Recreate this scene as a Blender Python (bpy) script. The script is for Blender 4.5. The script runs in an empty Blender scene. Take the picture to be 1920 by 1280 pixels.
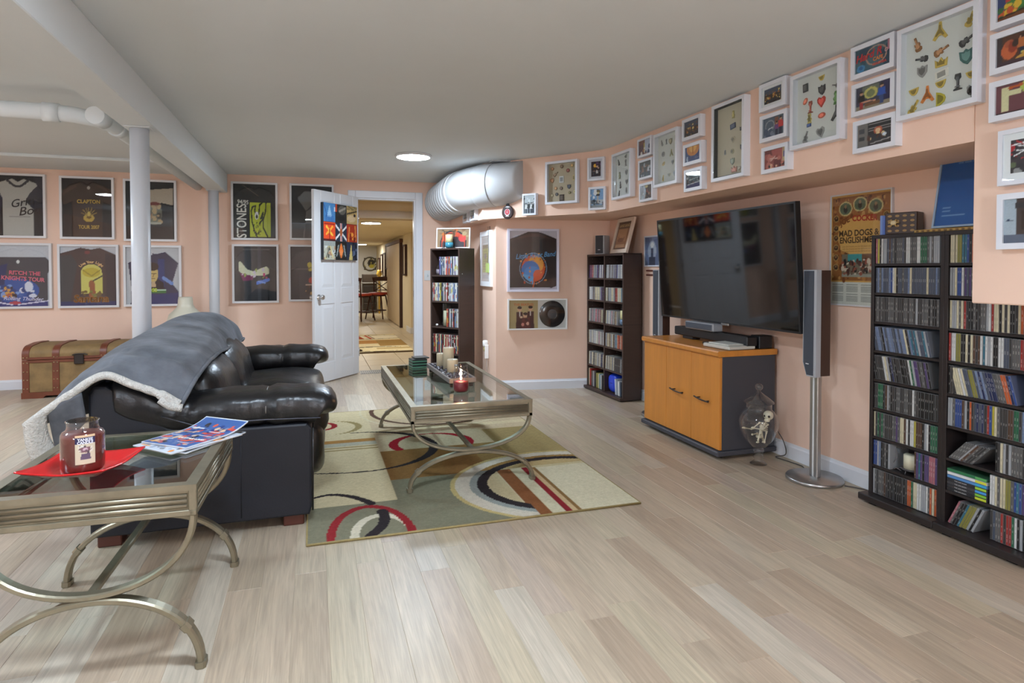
import bpy, bmesh, math, random
import numpy as np
from mathutils import Vector, Matrix
SC = bpy.context.scene
COL = SC.collection
PI = math.pi

# ------------------------------------------------------------------ camera, world, exposure
cam_d = bpy.data.cameras.new('camera')
cam = bpy.data.objects.new('camera', cam_d)
COL.objects.link(cam)
cam.location = (0, 0, 1.18)
cam.rotation_euler = (math.radians(90 - 1.3), 0, -math.radians(17.727))
cam_d.sensor_width = 36
cam_d.lens = 21.94
cam_d.shift_y = -0.0565
cam_d.clip_start = 0.05
SC.camera = cam
world = bpy.data.worlds.new('world')
SC.world = world
world.use_nodes = True
world.node_tree.nodes['Background'].inputs[0].default_value = (1.0, 0.97, 0.93, 1)
world.node_tree.nodes['Background'].inputs[1].default_value = 0.3
SC.view_settings.view_transform = 'Standard'
SC.view_settings.look = 'None'
SC.view_settings.gamma = 1
SC.view_settings.use_curve_mapping = False
SC.view_settings.exposure = 2.12
LAMP = 50.0          # radiance of the main room's ceiling lamps
FILL_GLOBE = 24.0         # radiance of the added fill globes behind the viewpoint
LAMP_WARM = 27.0      # radiance of the corridor lamps
SC.cycles.transparent_max_bounces = 24
SC.cycles.max_bounces = 10
SC.cycles.diffuse_bounces = 6
SC.cycles.caustics_reflective = False
SC.cycles.caustics_refractive = False

# ------------------------------------------------------------------ colour and material helpers
def lin(v):
    v /= 255.0
    return v / 12.92 if v <= 0.04045 else ((v + 0.055) / 1.055) ** 2.4
def S(r, g, b):
    return (lin(r), lin(g), lin(b))
WHITE = S(232, 232, 230)
BLACK = S(22, 21, 22)

MATS = {}
def M(name, col=None, rough=0.5, metal=0.0, spec=0.5, coat=0.0, noise=None, bump=None, stretch=(1, 1, 1),
      rand=0.0, sheen=0.0, emit=None, coords='Object'):
    """Principled material; col None reads the mesh's own colour attribute."""
    m = bpy.data.materials.new(name)
    m.use_nodes = True
    nt = m.node_tree
    N, L = nt.nodes, nt.links
    b = N['Principled BSDF']
    b.inputs['Roughness'].default_value = rough
    b.inputs['Metallic'].default_value = metal
    b.inputs['Specular IOR Level'].default_value = spec
    b.inputs['Coat Weight'].default_value = coat
    b.inputs['Coat Roughness'].default_value = 0.15
    if sheen:
        b.inputs['Sheen Weight'].default_value = sheen
        b.inputs['Sheen Roughness'].default_value = 0.4
    if col is None:
        a = N.new('ShaderNodeAttribute')
        a.attribute_name = 'Col'
        src = a.outputs['Color']
    else:
        a = N.new('ShaderNodeRGB')
        a.outputs[0].default_value = (*col, 1)
        src = a.outputs[0]
    if noise or bump:
        if coords == 'World':
            tc = N.new('ShaderNodeNewGeometry').outputs['Position']
        else:
            tc = N.new('ShaderNodeTexCoord').outputs['Object']
        mp = N.new('ShaderNodeMapping')
        mp.inputs['Scale'].default_value = stretch
        L.new(tc, mp.inputs['Vector'])
    def mul(src, fac):
        mx = N.new('ShaderNodeMix')
        mx.data_type = 'RGBA'
        mx.blend_type = 'MULTIPLY'
        mx.inputs[0].default_value = 1.0
        L.new(src, mx.inputs[6])
        L.new(fac, mx.inputs[7])
        return mx.outputs[2]
    if noise:
        sc, amt = noise[:2]
        t = N.new('ShaderNodeTexNoise')
        t.inputs['Scale'].default_value = sc
        t.inputs['Detail'].default_value = 6
        t.inputs['Roughness'].default_value = 0.6
        L.new(mp.outputs[0], t.inputs['Vector'])
        r = N.new('ShaderNodeMapRange')
        r.inputs[1].default_value = 0.3
        r.inputs[2].default_value = 0.7
        r.inputs[3].default_value = 1 - amt
        r.inputs[4].default_value = 1 + amt
        L.new(t.outputs[0], r.inputs[0])
        src = mul(src, r.outputs[0])
    if rand:
        o = N.new('ShaderNodeObjectInfo')
        r = N.new('ShaderNodeMapRange')
        r.inputs[3].default_value = 1 - rand
        r.inputs[4].default_value = 1 + rand
        L.new(o.outputs['Random'], r.inputs[0])
        src = mul(src, r.outputs[0])
    L.new(src, b.inputs['Base Color'])
    if bump:
        t = N.new('ShaderNodeTexNoise')
        t.inputs['Scale'].default_value = bump[0]
        t.inputs['Detail'].default_value = 4
        L.new(mp.outputs[0], t.inputs['Vector'])
        bp = N.new('ShaderNodeBump')
        bp.inputs['Strength'].default_value = bump[1]
        bp.inputs['Distance'].default_value = bump[2] if len(bump) > 2 else 0.01
        L.new(t.outputs[0], bp.inputs['Height'])
        L.new(bp.outputs[0], b.inputs['Normal'])
    if emit:
        b.inputs['Emission Color'].default_value = (*emit[0], 1)
        b.inputs['Emission Strength'].default_value = emit[1]
    MATS[name] = m
    return m

def glass(name, tint=(1, 1, 1), gloss=1.0, rough=0.0, base=0.022, edge=None, power=4.0):
    """Thin clear pane: transparent straight through, mirror by Fresnel."""
    m = bpy.data.materials.new(name)
    m.use_nodes = True
    nt = m.node_tree
    N, L = nt.nodes, nt.links
    N.remove(N['Principled BSDF'])
    t = N.new('ShaderNodeBsdfTransparent')
    t.inputs[0].default_value = (*tint, 1)
    g = N.new('ShaderNodeBsdfGlossy')
    g.inputs['Roughness'].default_value = rough
    g.inputs['Color'].default_value = (gloss, gloss, gloss, 1)
    lw = N.new('ShaderNodeLayerWeight')
    lw.inputs[0].default_value = .5
    pw_ = N.new('ShaderNodeMath'); pw_.operation = 'POWER'; pw_.inputs[1].default_value = power
    L.new(lw.outputs['Facing'], pw_.inputs[0])
    fm = N.new('ShaderNodeMath'); fm.operation = 'MULTIPLY_ADD'; fm.inputs[1].default_value = .9; fm.inputs[2].default_value = base
    L.new(pw_.outputs[0], fm.inputs[0])
    x = N.new('ShaderNodeMixShader')
    L.new(fm.outputs[0], x.inputs[0])
    if edge is not None:
        e3 = N.new('ShaderNodeMath'); e3.operation = 'POWER'; e3.inputs[1].default_value = 2.5
        L.new(lw.outputs['Facing'], e3.inputs[0])
        mx = N.new('ShaderNodeMix'); mx.data_type = 'RGBA'
        mx.inputs[6].default_value = (*tint, 1); mx.inputs[7].default_value = (*edge, 1)
        L.new(e3.outputs[0], mx.inputs[0]); L.new(mx.outputs[2], t.inputs[0])
    L.new(t.outputs[0], x.inputs[1])
    L.new(g.outputs[0], x.inputs[2])
    L.new(x.outputs[0], N['Material Output'].inputs[0])
    MATS[name] = m
    return m

# ------------------------------------------------------------------ mesh builder
class MB:
    def __init__(s):
        s.v, s.f, s.c, s.sm = [], [], [], []
    def add(s, vs, fs, col, smooth=False):
        k = len(s.v)
        s.v += [tuple(p) for p in vs]
        s.f += [tuple(i + k for i in f) for f in fs]
        s.c += [col] * len(fs) if not isinstance(col, list) else col
        s.sm += [smooth] * len(fs)
        return s
    def box(s, x0, x1, y0, y1, z0, z1, col=(.5, .5, .5), bev=0.0):
        if bev <= 0:
            vs = [(x, y, z) for x in (x0, x1) for y in (y0, y1) for z in (z0, z1)]
            fs = [(0, 1, 3, 2), (4, 6, 7, 5), (0, 4, 5, 1), (2, 3, 7, 6), (0, 2, 6, 4), (1, 5, 7, 3)]
            return s.add(vs, fs, col)
        X, Y, Z = (x0, x1), (y0, y1), (z0, z1)
        idx, vs = {}, []
        for i in (0, 1):
            for j in (0, 1):
                for k in (0, 1):
                    a, b, c = X[i], Y[j], Z[k]
                    da, db, dc = (bev if i == 0 else -bev), (bev if j == 0 else -bev), (bev if k == 0 else -bev)
                    idx[i, j, k, 0] = len(vs); vs.append((a, b + db, c + dc))
                    idx[i, j, k, 1] = len(vs); vs.append((a + da, b, c + dc))
                    idx[i, j, k, 2] = len(vs); vs.append((a + da, b + db, c))
        fs = []
        for i in (0, 1):
            fs.append([idx[i, j, k, 0] for j, k in ((0, 0), (1, 0), (1, 1), (0, 1))])
            fs.append([idx[j, i, k, 1] for j, k in ((0, 0), (1, 0), (1, 1), (0, 1))])
            fs.append([idx[j, k, i, 2] for j, k in ((0, 0), (1, 0), (1, 1), (0, 1))])
        for i in (0, 1):
            for j in (0, 1):
                fs.append([idx[i, j, 0, 0], idx[i, j, 1, 0], idx[i, j, 1, 1], idx[i, j, 0, 1]])
                fs.append([idx[i, 0, j, 0], idx[i, 1, j, 0], idx[i, 1, j, 2], idx[i, 0, j, 2]])
                fs.append([idx[0, i, j, 1], idx[1, i, j, 1], idx[1, i, j, 2], idx[0, i, j, 2]])
                for k in (0, 1):
                    fs.append([idx[i, j, k, 0], idx[i, j, k, 1], idx[i, j, k, 2]])
        return s.add(vs, fs, col)
    def lathe(s, prof, c=(0, 0, 0), n=24, col=(.5, .5, .5), smooth=True, axis='z'):
        vs, fs = [], []
        for r, z in prof:
            for i in range(n):
                a = 2 * PI * i / n
                p = (r * math.cos(a), r * math.sin(a), z)
                if axis == 'y': p = (p[0], p[2], p[1])
                if axis == 'x': p = (p[2], p[0], p[1])
                vs.append((p[0] + c[0], p[1] + c[1], p[2] + c[2]))
        m = len(prof)
        for j in range(m - 1):
            for i in range(n):
                fs.append((j * n + i, j * n + (i + 1) % n, (j + 1) * n + (i + 1) % n, (j + 1) * n + i))
        s.add(vs, fs, col, smooth)
        k = len(s.v) - len(vs)
        for j in (0, m - 1):
            if prof[j][0] > 1e-5:
                s.f.append(tuple(k + j * n + i for i in range(n))); s.c.append(col if not isinstance(col, list) else col[0]); s.sm.append(False)
        return s
    def cyl(s, c, r, h, n=24, col=(.5, .5, .5), axis='z', r2=None):
        return s.lathe([(r, 0), (r if r2 is None else r2, h)], c, n, col, True, axis)
    def tube(s, pts, r, n=8, col=(.5, .5, .5), closed=False, sect=None, up=None, smooth=True, rs=None):
        P = [Vector(p) for p in pts]
        m = len(P)
        T = []
        for i in range(m):
            a = P[(i - 1) % m] if (closed or i > 0) else P[i]
            b = P[(i + 1) % m] if (closed or i < m - 1) else P[i]
            T.append((b - a).normalized())
        u = Vector(up) if up else (Vector((0, 0, 1)) if abs(T[0].z) < .9 else Vector((1, 0, 0)))
        if sect is None:
            sect = [(r * math.cos(2 * PI * i / n), r * math.sin(2 * PI * i / n)) for i in range(n)]
        n = len(sect)
        vs, fs = [], []
        for i in range(m):
            if not up:
                u = (u - T[i] * u.dot(T[i])).normalized()
            else:
                u = (Vector(up) - T[i] * Vector(up).dot(T[i])).normalized()
            w = T[i].cross(u)
            q = rs[i] if rs else 1.0
            for a, b in sect:
                vs.append(P[i] + u * (a * q) + w * (b * q))
        for i in range(m if closed else m - 1):
            j = (i + 1) % m
            for k in range(n):
                fs.append((i * n + k, i * n + (k + 1) % n, j * n + (k + 1) % n, j * n + k))
        s.add(vs, fs, col, smooth)
        if not closed:
            k0 = len(s.v) - len(vs)
            s.f.append(tuple(k0 + k for k in range(n))); s.f.append(tuple(k0 + (m - 1) * n + k for k in range(n)))
            s.c += [col, col]; s.sm += [False, False]
        return s
    def prism(s, poly, a0, a1, axis='y', col=(.5, .5, .5), smooth=False):
        n = len(poly)
        def P(p, a):
            return {'y': (p[0], a, p[1]), 'x': (a, p[0], p[1]), 'z': (p[0], p[1], a)}[axis]
        vs = [P(p, a0) for p in poly] + [P(p, a1) for p in poly]
        s.add(vs, [(i, (i + 1) % n, n + (i + 1) % n, n + i) for i in range(n)], col, smooth)
        k = len(s.v) - 2 * n
        s.f += [tuple(k + i for i in range(n)), tuple(k + n + i for i in range(n))]
        s.c += [col, col]; s.sm += [False, False]
        return s
    def grid(s, nu, nv, fn, col=(.5, .5, .5), smooth=True, cfn=None):
        vs = [fn(i / (nu - 1), j / (nv - 1)) for j in range(nv) for i in range(nu)]
        fs = [(j * nu + i, j * nu + i + 1, (j + 1) * nu + i + 1, (j + 1) * nu + i) for j in range(nv - 1) for i in range(nu - 1)]
        return s.add(vs, fs, col, smooth)
    def puff(s, c, h, e=0.45, nu=32, nv=20, col=(.5, .5, .5), fn=None):
        """cushion: superellipsoid with half sizes h"""
        def sp(v, p): return math.copysign(abs(v) ** p, v)
        vs, fs = [], []
        for j in range(nv + 1):
            la = -PI / 2 + PI * j / nv
            for i in range(nu):
                lo = 2 * PI * i / nu
                x = sp(math.cos(la), e) * sp(math.cos(lo), e)
                y = sp(math.cos(la), e) * sp(math.sin(lo), e)
                z = sp(math.sin(la), e)
                p = Vector((c[0] + h[0] * x, c[1] + h[1] * y, c[2] + h[2] * z))
                if fn: p = fn(p, (x, y, z))
                vs.append(p)
        for j in range(nv):
            for i in range(nu):
                fs.append((j * nu + i, j * nu + (i + 1) % nu, (j + 1) * nu + (i + 1) % nu, (j + 1) * nu + i))
        return s.add(vs, fs, col, True)
    def ring(s, w, h, b, y0, y1, col, z0=0.0, bx=None):
        """rectangular picture-frame moulding in the local x-z plane, mitred, from depth y0 (front) to y1"""
        o = [(-w / 2, z0), (w / 2, z0), (w / 2, z0 + h), (-w / 2, z0 + h)]
        i = [(-w / 2 + b, z0 + b), (w / 2 - b, z0 + b), (w / 2 - b, z0 + h - b), (-w / 2 + b, z0 + h - b)]
        vs = [(x, y0, z) for x, z in o] + [(x, y0, z) for x, z in i] + [(x, y1, z) for x, z in o] + [(x, y1, z) for x, z in i]
        fs = []
        for k in range(4):
            n = (k + 1) % 4
            fs += [(k, n, 4 + n, 4 + k), (8 + k, 12 + k, 12 + n, 8 + n), (k, 8 + k, 8 + n, n), (4 + k, 4 + n, 12 + n, 12 + k)]
        return s.add(vs, fs, col)
    def xf(s, m, start=0):
        for i in range(start, len(s.v)):
            s.v[i] = tuple(m @ Vector(s.v[i]))
        return s
    def build(s, name, mat, parent=None, world=False, loc=None, fix=True):
        me = bpy.data.meshes.new(name)
        vs = s.v
        if world and parent is not None:
            o = parent.location
            g = parent.parent
            ox, oy, oz = o
            while g is not None:
                ox += g.location[0]; oy += g.location[1]; oz += g.location[2]
                g = g.parent
            vs = [(x - ox, y - oy, z - oz) for x, y, z in vs]
        me.from_pydata([tuple(p) for p in vs], [], s.f)
        if fix:
            bm = bmesh.new(); bm.from_mesh(me)
            bmesh.ops.recalc_face_normals(bm, faces=bm.faces)
            bm.to_mesh(me); bm.free()
        me.polygons.foreach_set('use_smooth', s.sm)
        at = me.color_attributes.new('Col', 'FLOAT_COLOR', 'CORNER')
        buf = np.empty((len(me.loops), 4), dtype=np.float32)
        k = 0
        for f, c in zip(s.f, s.c):
            buf[k:k + len(f), :3] = c[:3]; k += len(f)
        buf[:, 3] = 1
        at.data.foreach_set('color', buf.ravel())
        me.materials.append(mat if not isinstance(mat, str) else MATS[mat])
        o = bpy.data.objects.new(name, me)
        if parent is not None: o.parent = parent
        if loc: o.location = loc
        COL.objects.link(o)
        return o

def tag(o, label=None, cat=None, group=None, kind=None):
    if label: o['label'] = label
    if cat: o['category'] = cat
    if group: o['group'] = group
    if kind: o['kind'] = kind
    return o
def thing(name, label, cat, loc=(0, 0, 0), rz=0.0, group=None, kind=None):
    o = bpy.data.objects.new(name, None)
    o.empty_display_size = 0.05
    o.location = loc
    o.rotation_euler = (0, 0, rz)
    COL.objects.link(o)
    return tag(o, label, cat, group, kind)
def crom(P, n):
    """Catmull-Rom through points P, n samples per span"""
    P = [Vector(p) for p in P]
    Q = [P[0] * 2 - P[1]] + P + [P[-1] * 2 - P[-2]]
    out = []
    for i in range(1, len(Q) - 2):
        a, b, c, d = Q[i - 1:i + 3]
        for k in range(n):
            t = k / n
            out.append(.5 * ((2 * b) + (c - a) * t + (2 * a - 5 * b + 4 * c - d) * t * t + (3 * b - a - 3 * c + d) * t ** 3))
    out.append(P[-1])
    return out
def hn(x, y, z=0.0):
    """cheap smooth pseudo noise in -1..1"""
    return (math.sin(x * 1.7 + 2.1 * math.sin(y * 1.3 + z)) + math.sin(y * 2.3 + 1.7 * math.sin(z * 1.9 + x * .7)) + math.sin(z * 2.9 + x * 1.1 + y * .6)) / 3

# ------------------------------------------------------------------ printed pictures: colours on a fine grid of real vertices
class Cv:
    def __init__(s, w, h, bg=(.5, .5, .5)):
        s.w, s.h = w, h
        s.a = np.zeros((h, w, 3)); s.a[:] = bg
        s.g = np.zeros((h, w))
        s.X, s.Y = np.meshgrid((np.arange(w)) / (w - 1), (np.arange(h)) / (h - 1))
    def m(s, k, col, g=None):
        s.a[k] = col
        if g is not None: s.g[k] = g
        return s
    def e(s, cx, cy, rx, ry, col, r0=0.0, g=None):
        d = ((s.X - cx) / rx) ** 2 + ((s.Y - cy) / ry) ** 2
        return s.m((d <= 1) & (d >= r0 * r0), col, g)
    def r(s, x0, y0, x1, y1, col, g=None):
        return s.m((s.X >= x0) & (s.X <= x1) & (s.Y >= y0) & (s.Y <= y1), col, g)
    def p(s, poly, col, g=None):
        k = np.zeros_like(s.X, dtype=bool)
        n = len(poly)
        for i in range(n):
            x1, y1 = poly[i]; x2, y2 = poly[(i + 1) % n]
            if y1 == y2: continue
            c = ((y1 > s.Y) != (y2 > s.Y)) & (s.X < (x2 - x1) * (s.Y - y1) / (y2 - y1) + x1)
            k ^= c
        return s.m(k, col, g)
    def l(s, x0, y0, x1, y1, wd, col, asp=1.0):
        dx, dy = x1 - x0, (y1 - y0) * asp
        L = dx * dx + dy * dy + 1e-9
        t = np.clip(((s.X - x0) * dx + (s.Y - y0) * asp * dy) / L, 0, 1)
        d = np.hypot(s.X - x0 - t * dx, (s.Y - y0) * asp - t * dy)
        return s.m(d <= wd, col)
    def n(s, amt, seed=0):
        r = np.random.RandomState(seed)
        s.a *= 1 + amt * (r.rand(s.h, s.w, 1) - .5) * 2
        return s
    def blobs(s, n, cols, seed, box=(0, 0, 1, 1), sz=(.03, .1), asp=1.0):
        R = random.Random(seed)
        for _ in range(n):
            q = R.uniform(*sz)
            s.e(R.uniform(box[0], box[2]), R.uniform(box[1], box[3]), q, q * R.uniform(.6, 1.6) * asp, R.choice(cols))
        return s
    def person(s, x, y, h, top, skin=S(200, 150, 120), leg=S(40, 45, 70), hair=S(50, 35, 25), asp=1.0):
        w = h * .22 / asp
        s.r(x - w * .5, y, x + w * .5, y + h * .45, leg)
        s.p([(x - w * .9, y + h * .42), (x + w * .9, y + h * .42), (x + w * .7, y + h * .8), (x - w * .7, y + h * .8)], top)
        s.e(x, y + h * .9, w * .42, h * .1, skin)
        s.e(x, y + h * .96, w * .44, h * .06, hair)
        return s
    def build(s, name, mat, parent, w, h, x=0.0, y=0.0, z=0.0, rel=0.0, M4=None):
        """x centre, z bottom, at local depth y; rel = how far the g channel stands proud"""
        me = bpy.data.meshes.new(name)
        V = np.stack([(s.X - .5) * w + x, y - s.g * rel, s.Y * h + z], -1).reshape(-1, 3)
        if M4 is not None:
            Mx = np.array(M4)
            V = V @ Mx[:3, :3].T + Mx[:3, 3]
        i = np.arange(s.w * s.h).reshape(s.h, s.w)
        F = np.stack([i[:-1, :-1], i[:-1, 1:], i[1:, 1:], i[1:, :-1]], -1).reshape(-1, 4)
        me.vertices.add(len(V)); me.vertices.foreach_set('co', V.astype(np.float32).ravel())
        me.loops.add(F.size); me.loops.foreach_set('vertex_index', F.ravel().astype(np.int32))
        me.polygons.add(len(F)); me.polygons.foreach_set('loop_start', np.arange(0, F.size, 4, dtype=np.int32))
        me.update(calc_edges=True)
        at = me.color_attributes.new('Col', 'FLOAT_COLOR', 'POINT')
        at.data.foreach_set('color', np.concatenate([np.clip(s.a, 0, 1).reshape(-1, 3), np.ones((len(V), 1))], 1).astype(np.float32).ravel())
        me.materials.append(MATS[mat] if isinstance(mat, str) else mat)
        o = bpy.data.objects.new(name, me)
        if parent is not None: o.parent = parent
        COL.objects.link(o)
        return o

def text(name, s, size, x, z, y, col, parent, rot=0.0, sx=1.0, shear=0.0, bold=0.0, align='CENTER', mat='print', M4=None):
    """flat printed lettering in the local x-z plane, facing -y"""
    cu = bpy.data.curves.new(name, 'FONT')
    cu.body = s; cu.size = size; cu.align_x = align; cu.align_y = 'CENTER'; cu.shear = shear; cu.offset = bold
    cu.resolution_u = 3
    t = bpy.data.objects.new(name, cu)
    me = bpy.data.meshes.new_from_object(t)
    bpy.data.objects.remove(t); bpy.data.curves.remove(cu)
    T = Matrix.Translation((x, y, z)) @ Matrix.Rotation(-rot, 4, 'Y') @ Matrix.Rotation(PI / 2, 4, 'X') @ Matrix.Diagonal((sx, 1, 1, 1))
    if M4 is not None: T = M4 @ T
    me.transform(T)
    at = me.color_attributes.new('Col', 'FLOAT_COLOR', 'POINT')
    at.data.foreach_set('color', np.tile(np.array([*col, 1], dtype=np.float32), (len(me.vertices), 1)).ravel())
    me.materials.clear(); me.materials.append(MATS[mat])
    o = bpy.data.objects.new(name, me)
    if parent is not None: o.parent = parent
    COL.objects.link(o)
    return o

# ------------------------------------------------------------------ materials
M('wall_paint', S(231, 198, 177), rough=.75, spec=.25, noise=(1.3, .03), bump=(90, .06, .004))
M('corridor_paint', S(222, 208, 178), rough=.75, spec=.25, noise=(1.3, .03))
M('grey_paint', S(222, 222, 220), rough=.75, spec=.25)
M('ceiling_paint', S(217, 222, 223), rough=.85, spec=.2, noise=(.9, .025), bump=(60, .05, .004))
M('white_trim', S(220, 222, 227), rough=.4, noise=(3, .02))
M('white_gloss', S(214, 214, 215), rough=.3)
def floor_material():
    m = bpy.data.materials.new('floor_wood'); m.use_nodes = True
    N, L = m.node_tree.nodes, m.node_tree.links
    b = N['Principled BSDF']; b.inputs['Roughness'].default_value = .37; b.inputs['Specular IOR Level'].default_value = .36
    oi = N.new('ShaderNodeObjectInfo'); pos = N.new('ShaderNodeNewGeometry')
    off = N.new('ShaderNodeVectorMath'); off.operation = 'SCALE'; off.inputs[0].default_value = (13.7, 31.1, 5.0); L.new(oi.outputs['Random'], off.inputs[3])
    add = N.new('ShaderNodeVectorMath'); add.operation = 'ADD'; L.new(pos.outputs['Position'], add.inputs[0]); L.new(off.outputs[0], add.inputs[1])
    def noise(scale, stretch, detail, dist=0.0):
        mp = N.new('ShaderNodeMapping'); mp.inputs['Scale'].default_value = stretch; L.new(add.outputs[0], mp.inputs[0])
        t = N.new('ShaderNodeTexNoise'); t.inputs['Scale'].default_value = scale; t.inputs['Detail'].default_value = detail; t.inputs['Distortion'].default_value = dist
        L.new(mp.outputs[0], t.inputs['Vector']); return t.outputs[0]
    r1 = N.new('ShaderNodeValToRGB'); L.new(oi.outputs['Random'], r1.inputs[0])
    cr = r1.color_ramp; cr.interpolation = 'CONSTANT'
    tones = [S(174, 155, 134), S(178, 162, 140), S(167, 148, 127), S(183, 171, 153), S(175, 157, 136), S(173, 156, 139), S(178, 164, 140), S(168, 151, 130)]
    while len(cr.elements) < len(tones): cr.elements.new(.5)
    for i, c in enumerate(tones): cr.elements[i].position = i / len(tones); cr.elements[i].color = (*c, 1)
    def layer(src, fac, lo, hi, a, b_):
        r = N.new('ShaderNodeMapRange'); r.inputs[1].default_value = lo; r.inputs[2].default_value = hi; r.inputs[3].default_value = a; r.inputs[4].default_value = b_
        L.new(fac, r.inputs[0])
        mx = N.new('ShaderNodeMix'); mx.data_type = 'RGBA'; mx.blend_type = 'MULTIPLY'; mx.inputs[0].default_value = 1
        L.new(src, mx.inputs[6]); L.new(r.outputs[0], mx.inputs[7]); return mx.outputs[2]
    fine = noise(1.0, (120, 4.0, 40), 6, 1.1)
    wide = noise(1.0, (19, 1.6, 9), 3, 2.2)
    c = layer(r1.outputs[0], fine, .3, .7, .86, 1.10)
    c = layer(c, wide, .3, .7, .88, 1.10)
    L.new(c, b.inputs['Base Color'])
    bp = N.new('ShaderNodeBump'); bp.inputs['Strength'].default_value = .12; bp.inputs['Distance'].default_value = .002
    L.new(fine, bp.inputs['Height']); L.new(bp.outputs[0], b.inputs['Normal'])
    MATS['floor_wood'] = m
floor_material()
M('under_floor', S(120, 98, 80), rough=.9)
M('tile', S(205, 188, 158), rough=.35, noise=(3.0, .06), rand=.07, coords='World')
M('grout', S(150, 135, 112), rough=.9)
M('paint', rough=.55)
M('print', rough=.6, spec=.3)
M('satin', rough=.35)
M('gloss', rough=.16, spec=.6)
M('plastic_black', S(24, 24, 26), rough=.4)
M('rack_wood', S(38, 31, 30), rough=.38, noise=(3, .12), stretch=(1, 1, 14))
M('espresso', S(62, 46, 40), rough=.42, noise=(4, .10), stretch=(1, 1, 12))
M('shelf_dark', S(34, 31, 33), rough=.5)
M('orange_wood', S(198, 128, 52), rough=.33, noise=(2.2, .10), stretch=(10, 10, .9))
M('charcoal', S(62, 62, 68), rough=.55)
M('leather', S(27, 26, 27), rough=.33, spec=.5, noise=(5, .18), bump=(9, .42, .022))
M('leather_flat', S(27, 29, 36), rough=.5, spec=.35, noise=(6, .08), bump=(160, .12, .003))
M('fleece_grey', S(100, 103, 109), rough=.95, spec=.1, noise=(4.2, .5), sheen=.12, bump=(7, .4, .02))
M('sherpa', S(206, 203, 196), rough=1.0, spec=.05, noise=(60, .12), bump=(140, .9, .012))
M('pewter', S(142, 134, 114), rough=.40, metal=.7, noise=(14, .14))
M('steel', S(176, 174, 172), rough=.3, metal=.9)
M('chrome', S(205, 205, 205), rough=.12, metal=1.0)
M('dark_metal', S(48, 38, 34), rough=.5, metal=.3)
M('carpet', rough=.98, spec=.05, noise=(55, .10), bump=(260, .5, .006))
M('mahogany', S(78, 36, 24), rough=.4)
M('trunk_canvas', S(134, 106, 66), rough=.7, noise=(9, .25), bump=(40, .2, .005))
M('trunk_leather', S(110, 56, 34), rough=.45, noise=(8, .15))
M('brass', S(190, 170, 130), rough=.35, metal=.9)
M('screen', S(6, 6, 8), rough=.05, spec=.7, coat=.15)
M('wax', rough=.5, spec=.4)
M('bone', S(214, 206, 180), rough=.55)
M('column_paint', S(198, 200, 204), rough=.4, noise=(3, .02))
M('white_duct', S(188, 189, 190), rough=.42, noise=(2, .03))
M('lamp_on', S(255, 255, 255), emit=((.84, 1.015, 1.21), LAMP))
M('fill_globe_glow', S(255, 255, 255), emit=((.84, 1.015, 1.21), FILL_GLOBE))
M('lamp_warm', S(255, 255, 255), emit=((1.0, 1.0, .95), LAMP_WARM))
M('flame', S(255, 200, 120), emit=((1.0, .62, .25), 14))
glass('pane', (.975, .985, .98))
glass('table_glass', (.70, .79, .775), gloss=1.0)
glass('jar_glass', (.96, .965, .965), base=.06, edge=(.88, .89, .89), power=3.0)
# ================================================================== ROOM
ZC, YD, XT = 2.2, 7.314, 2.84          # ceiling height, door wall, TV wall
XL, YB = -4.3, -2.2                    # left wall, wall behind the camera
def structure(name, mb, mat, label, parent=None, cat='room'):
    o = mb.build(name, mat, parent)
    if parent is None: tag(o, label, cat, None, 'structure')
    return o

# floor: slab plus laminate boards, each its own board with chamfered edges
fl = structure('floor', MB().box(XL, XT, YB, YD + .06, -.12, -.016), 'under_floor', 'pale bleached oak laminate floor of the basement den', cat='floor')
R = random.Random(11)
PW = 0.1165
boards = []
nx = int((XT - XL) / PW) + 1
for i in range(nx):
    x0 = XT - (i + 1) * PW
    y = YB + R.uniform(-.9, 0)
    while y < YD + .04:
        ln = R.choice((.62, .9, .9, 1.2, 1.2))
        y0, y1 = max(y, YB), min(y + ln, YD + .05)
        if y1 - y0 > .02:
            boards.append((max(x0, XL), x0 + PW, y0, y1))
        y += ln
def seen(b):
    cx, cy = (b[0] + b[1]) / 2, (b[2] + b[3]) / 2
    if b[3] < 1.35: return False
    if -.95 < cx < -.1 and 3.05 < cy < 4.9: return False
    if 0 < cx < 1.5 and 3.0 < b[2] and b[3] < 5.2: return False
    xc, zc = cx * .9525 - cy * .3045, cx * .3045 + cy * .9525
    return zc > .5 and -1.0 < xc / zc < .95
near = sorted([b for b in boards if seen(b)], key=lambda b: (b[0] + b[1]) ** 2 / 4 + (b[2] + b[3]) ** 2 / 4)[:300]
nearset = set(near)
rest = MB()
wood_tints = [(1, 1, 1)]
for b in boards:
    if b in nearset:
        MB().box(b[0], b[1], b[2], b[3], -.016, 0, bev=.0009).build('plank', 'floor_wood', fl)
    else:
        rest.box(b[0], b[1], b[2], b[3], -.016, 0, bev=.0009)
tag(rest.build('planks', 'floor_wood', fl, fix=False), None, None, None, 'stuff')

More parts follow.
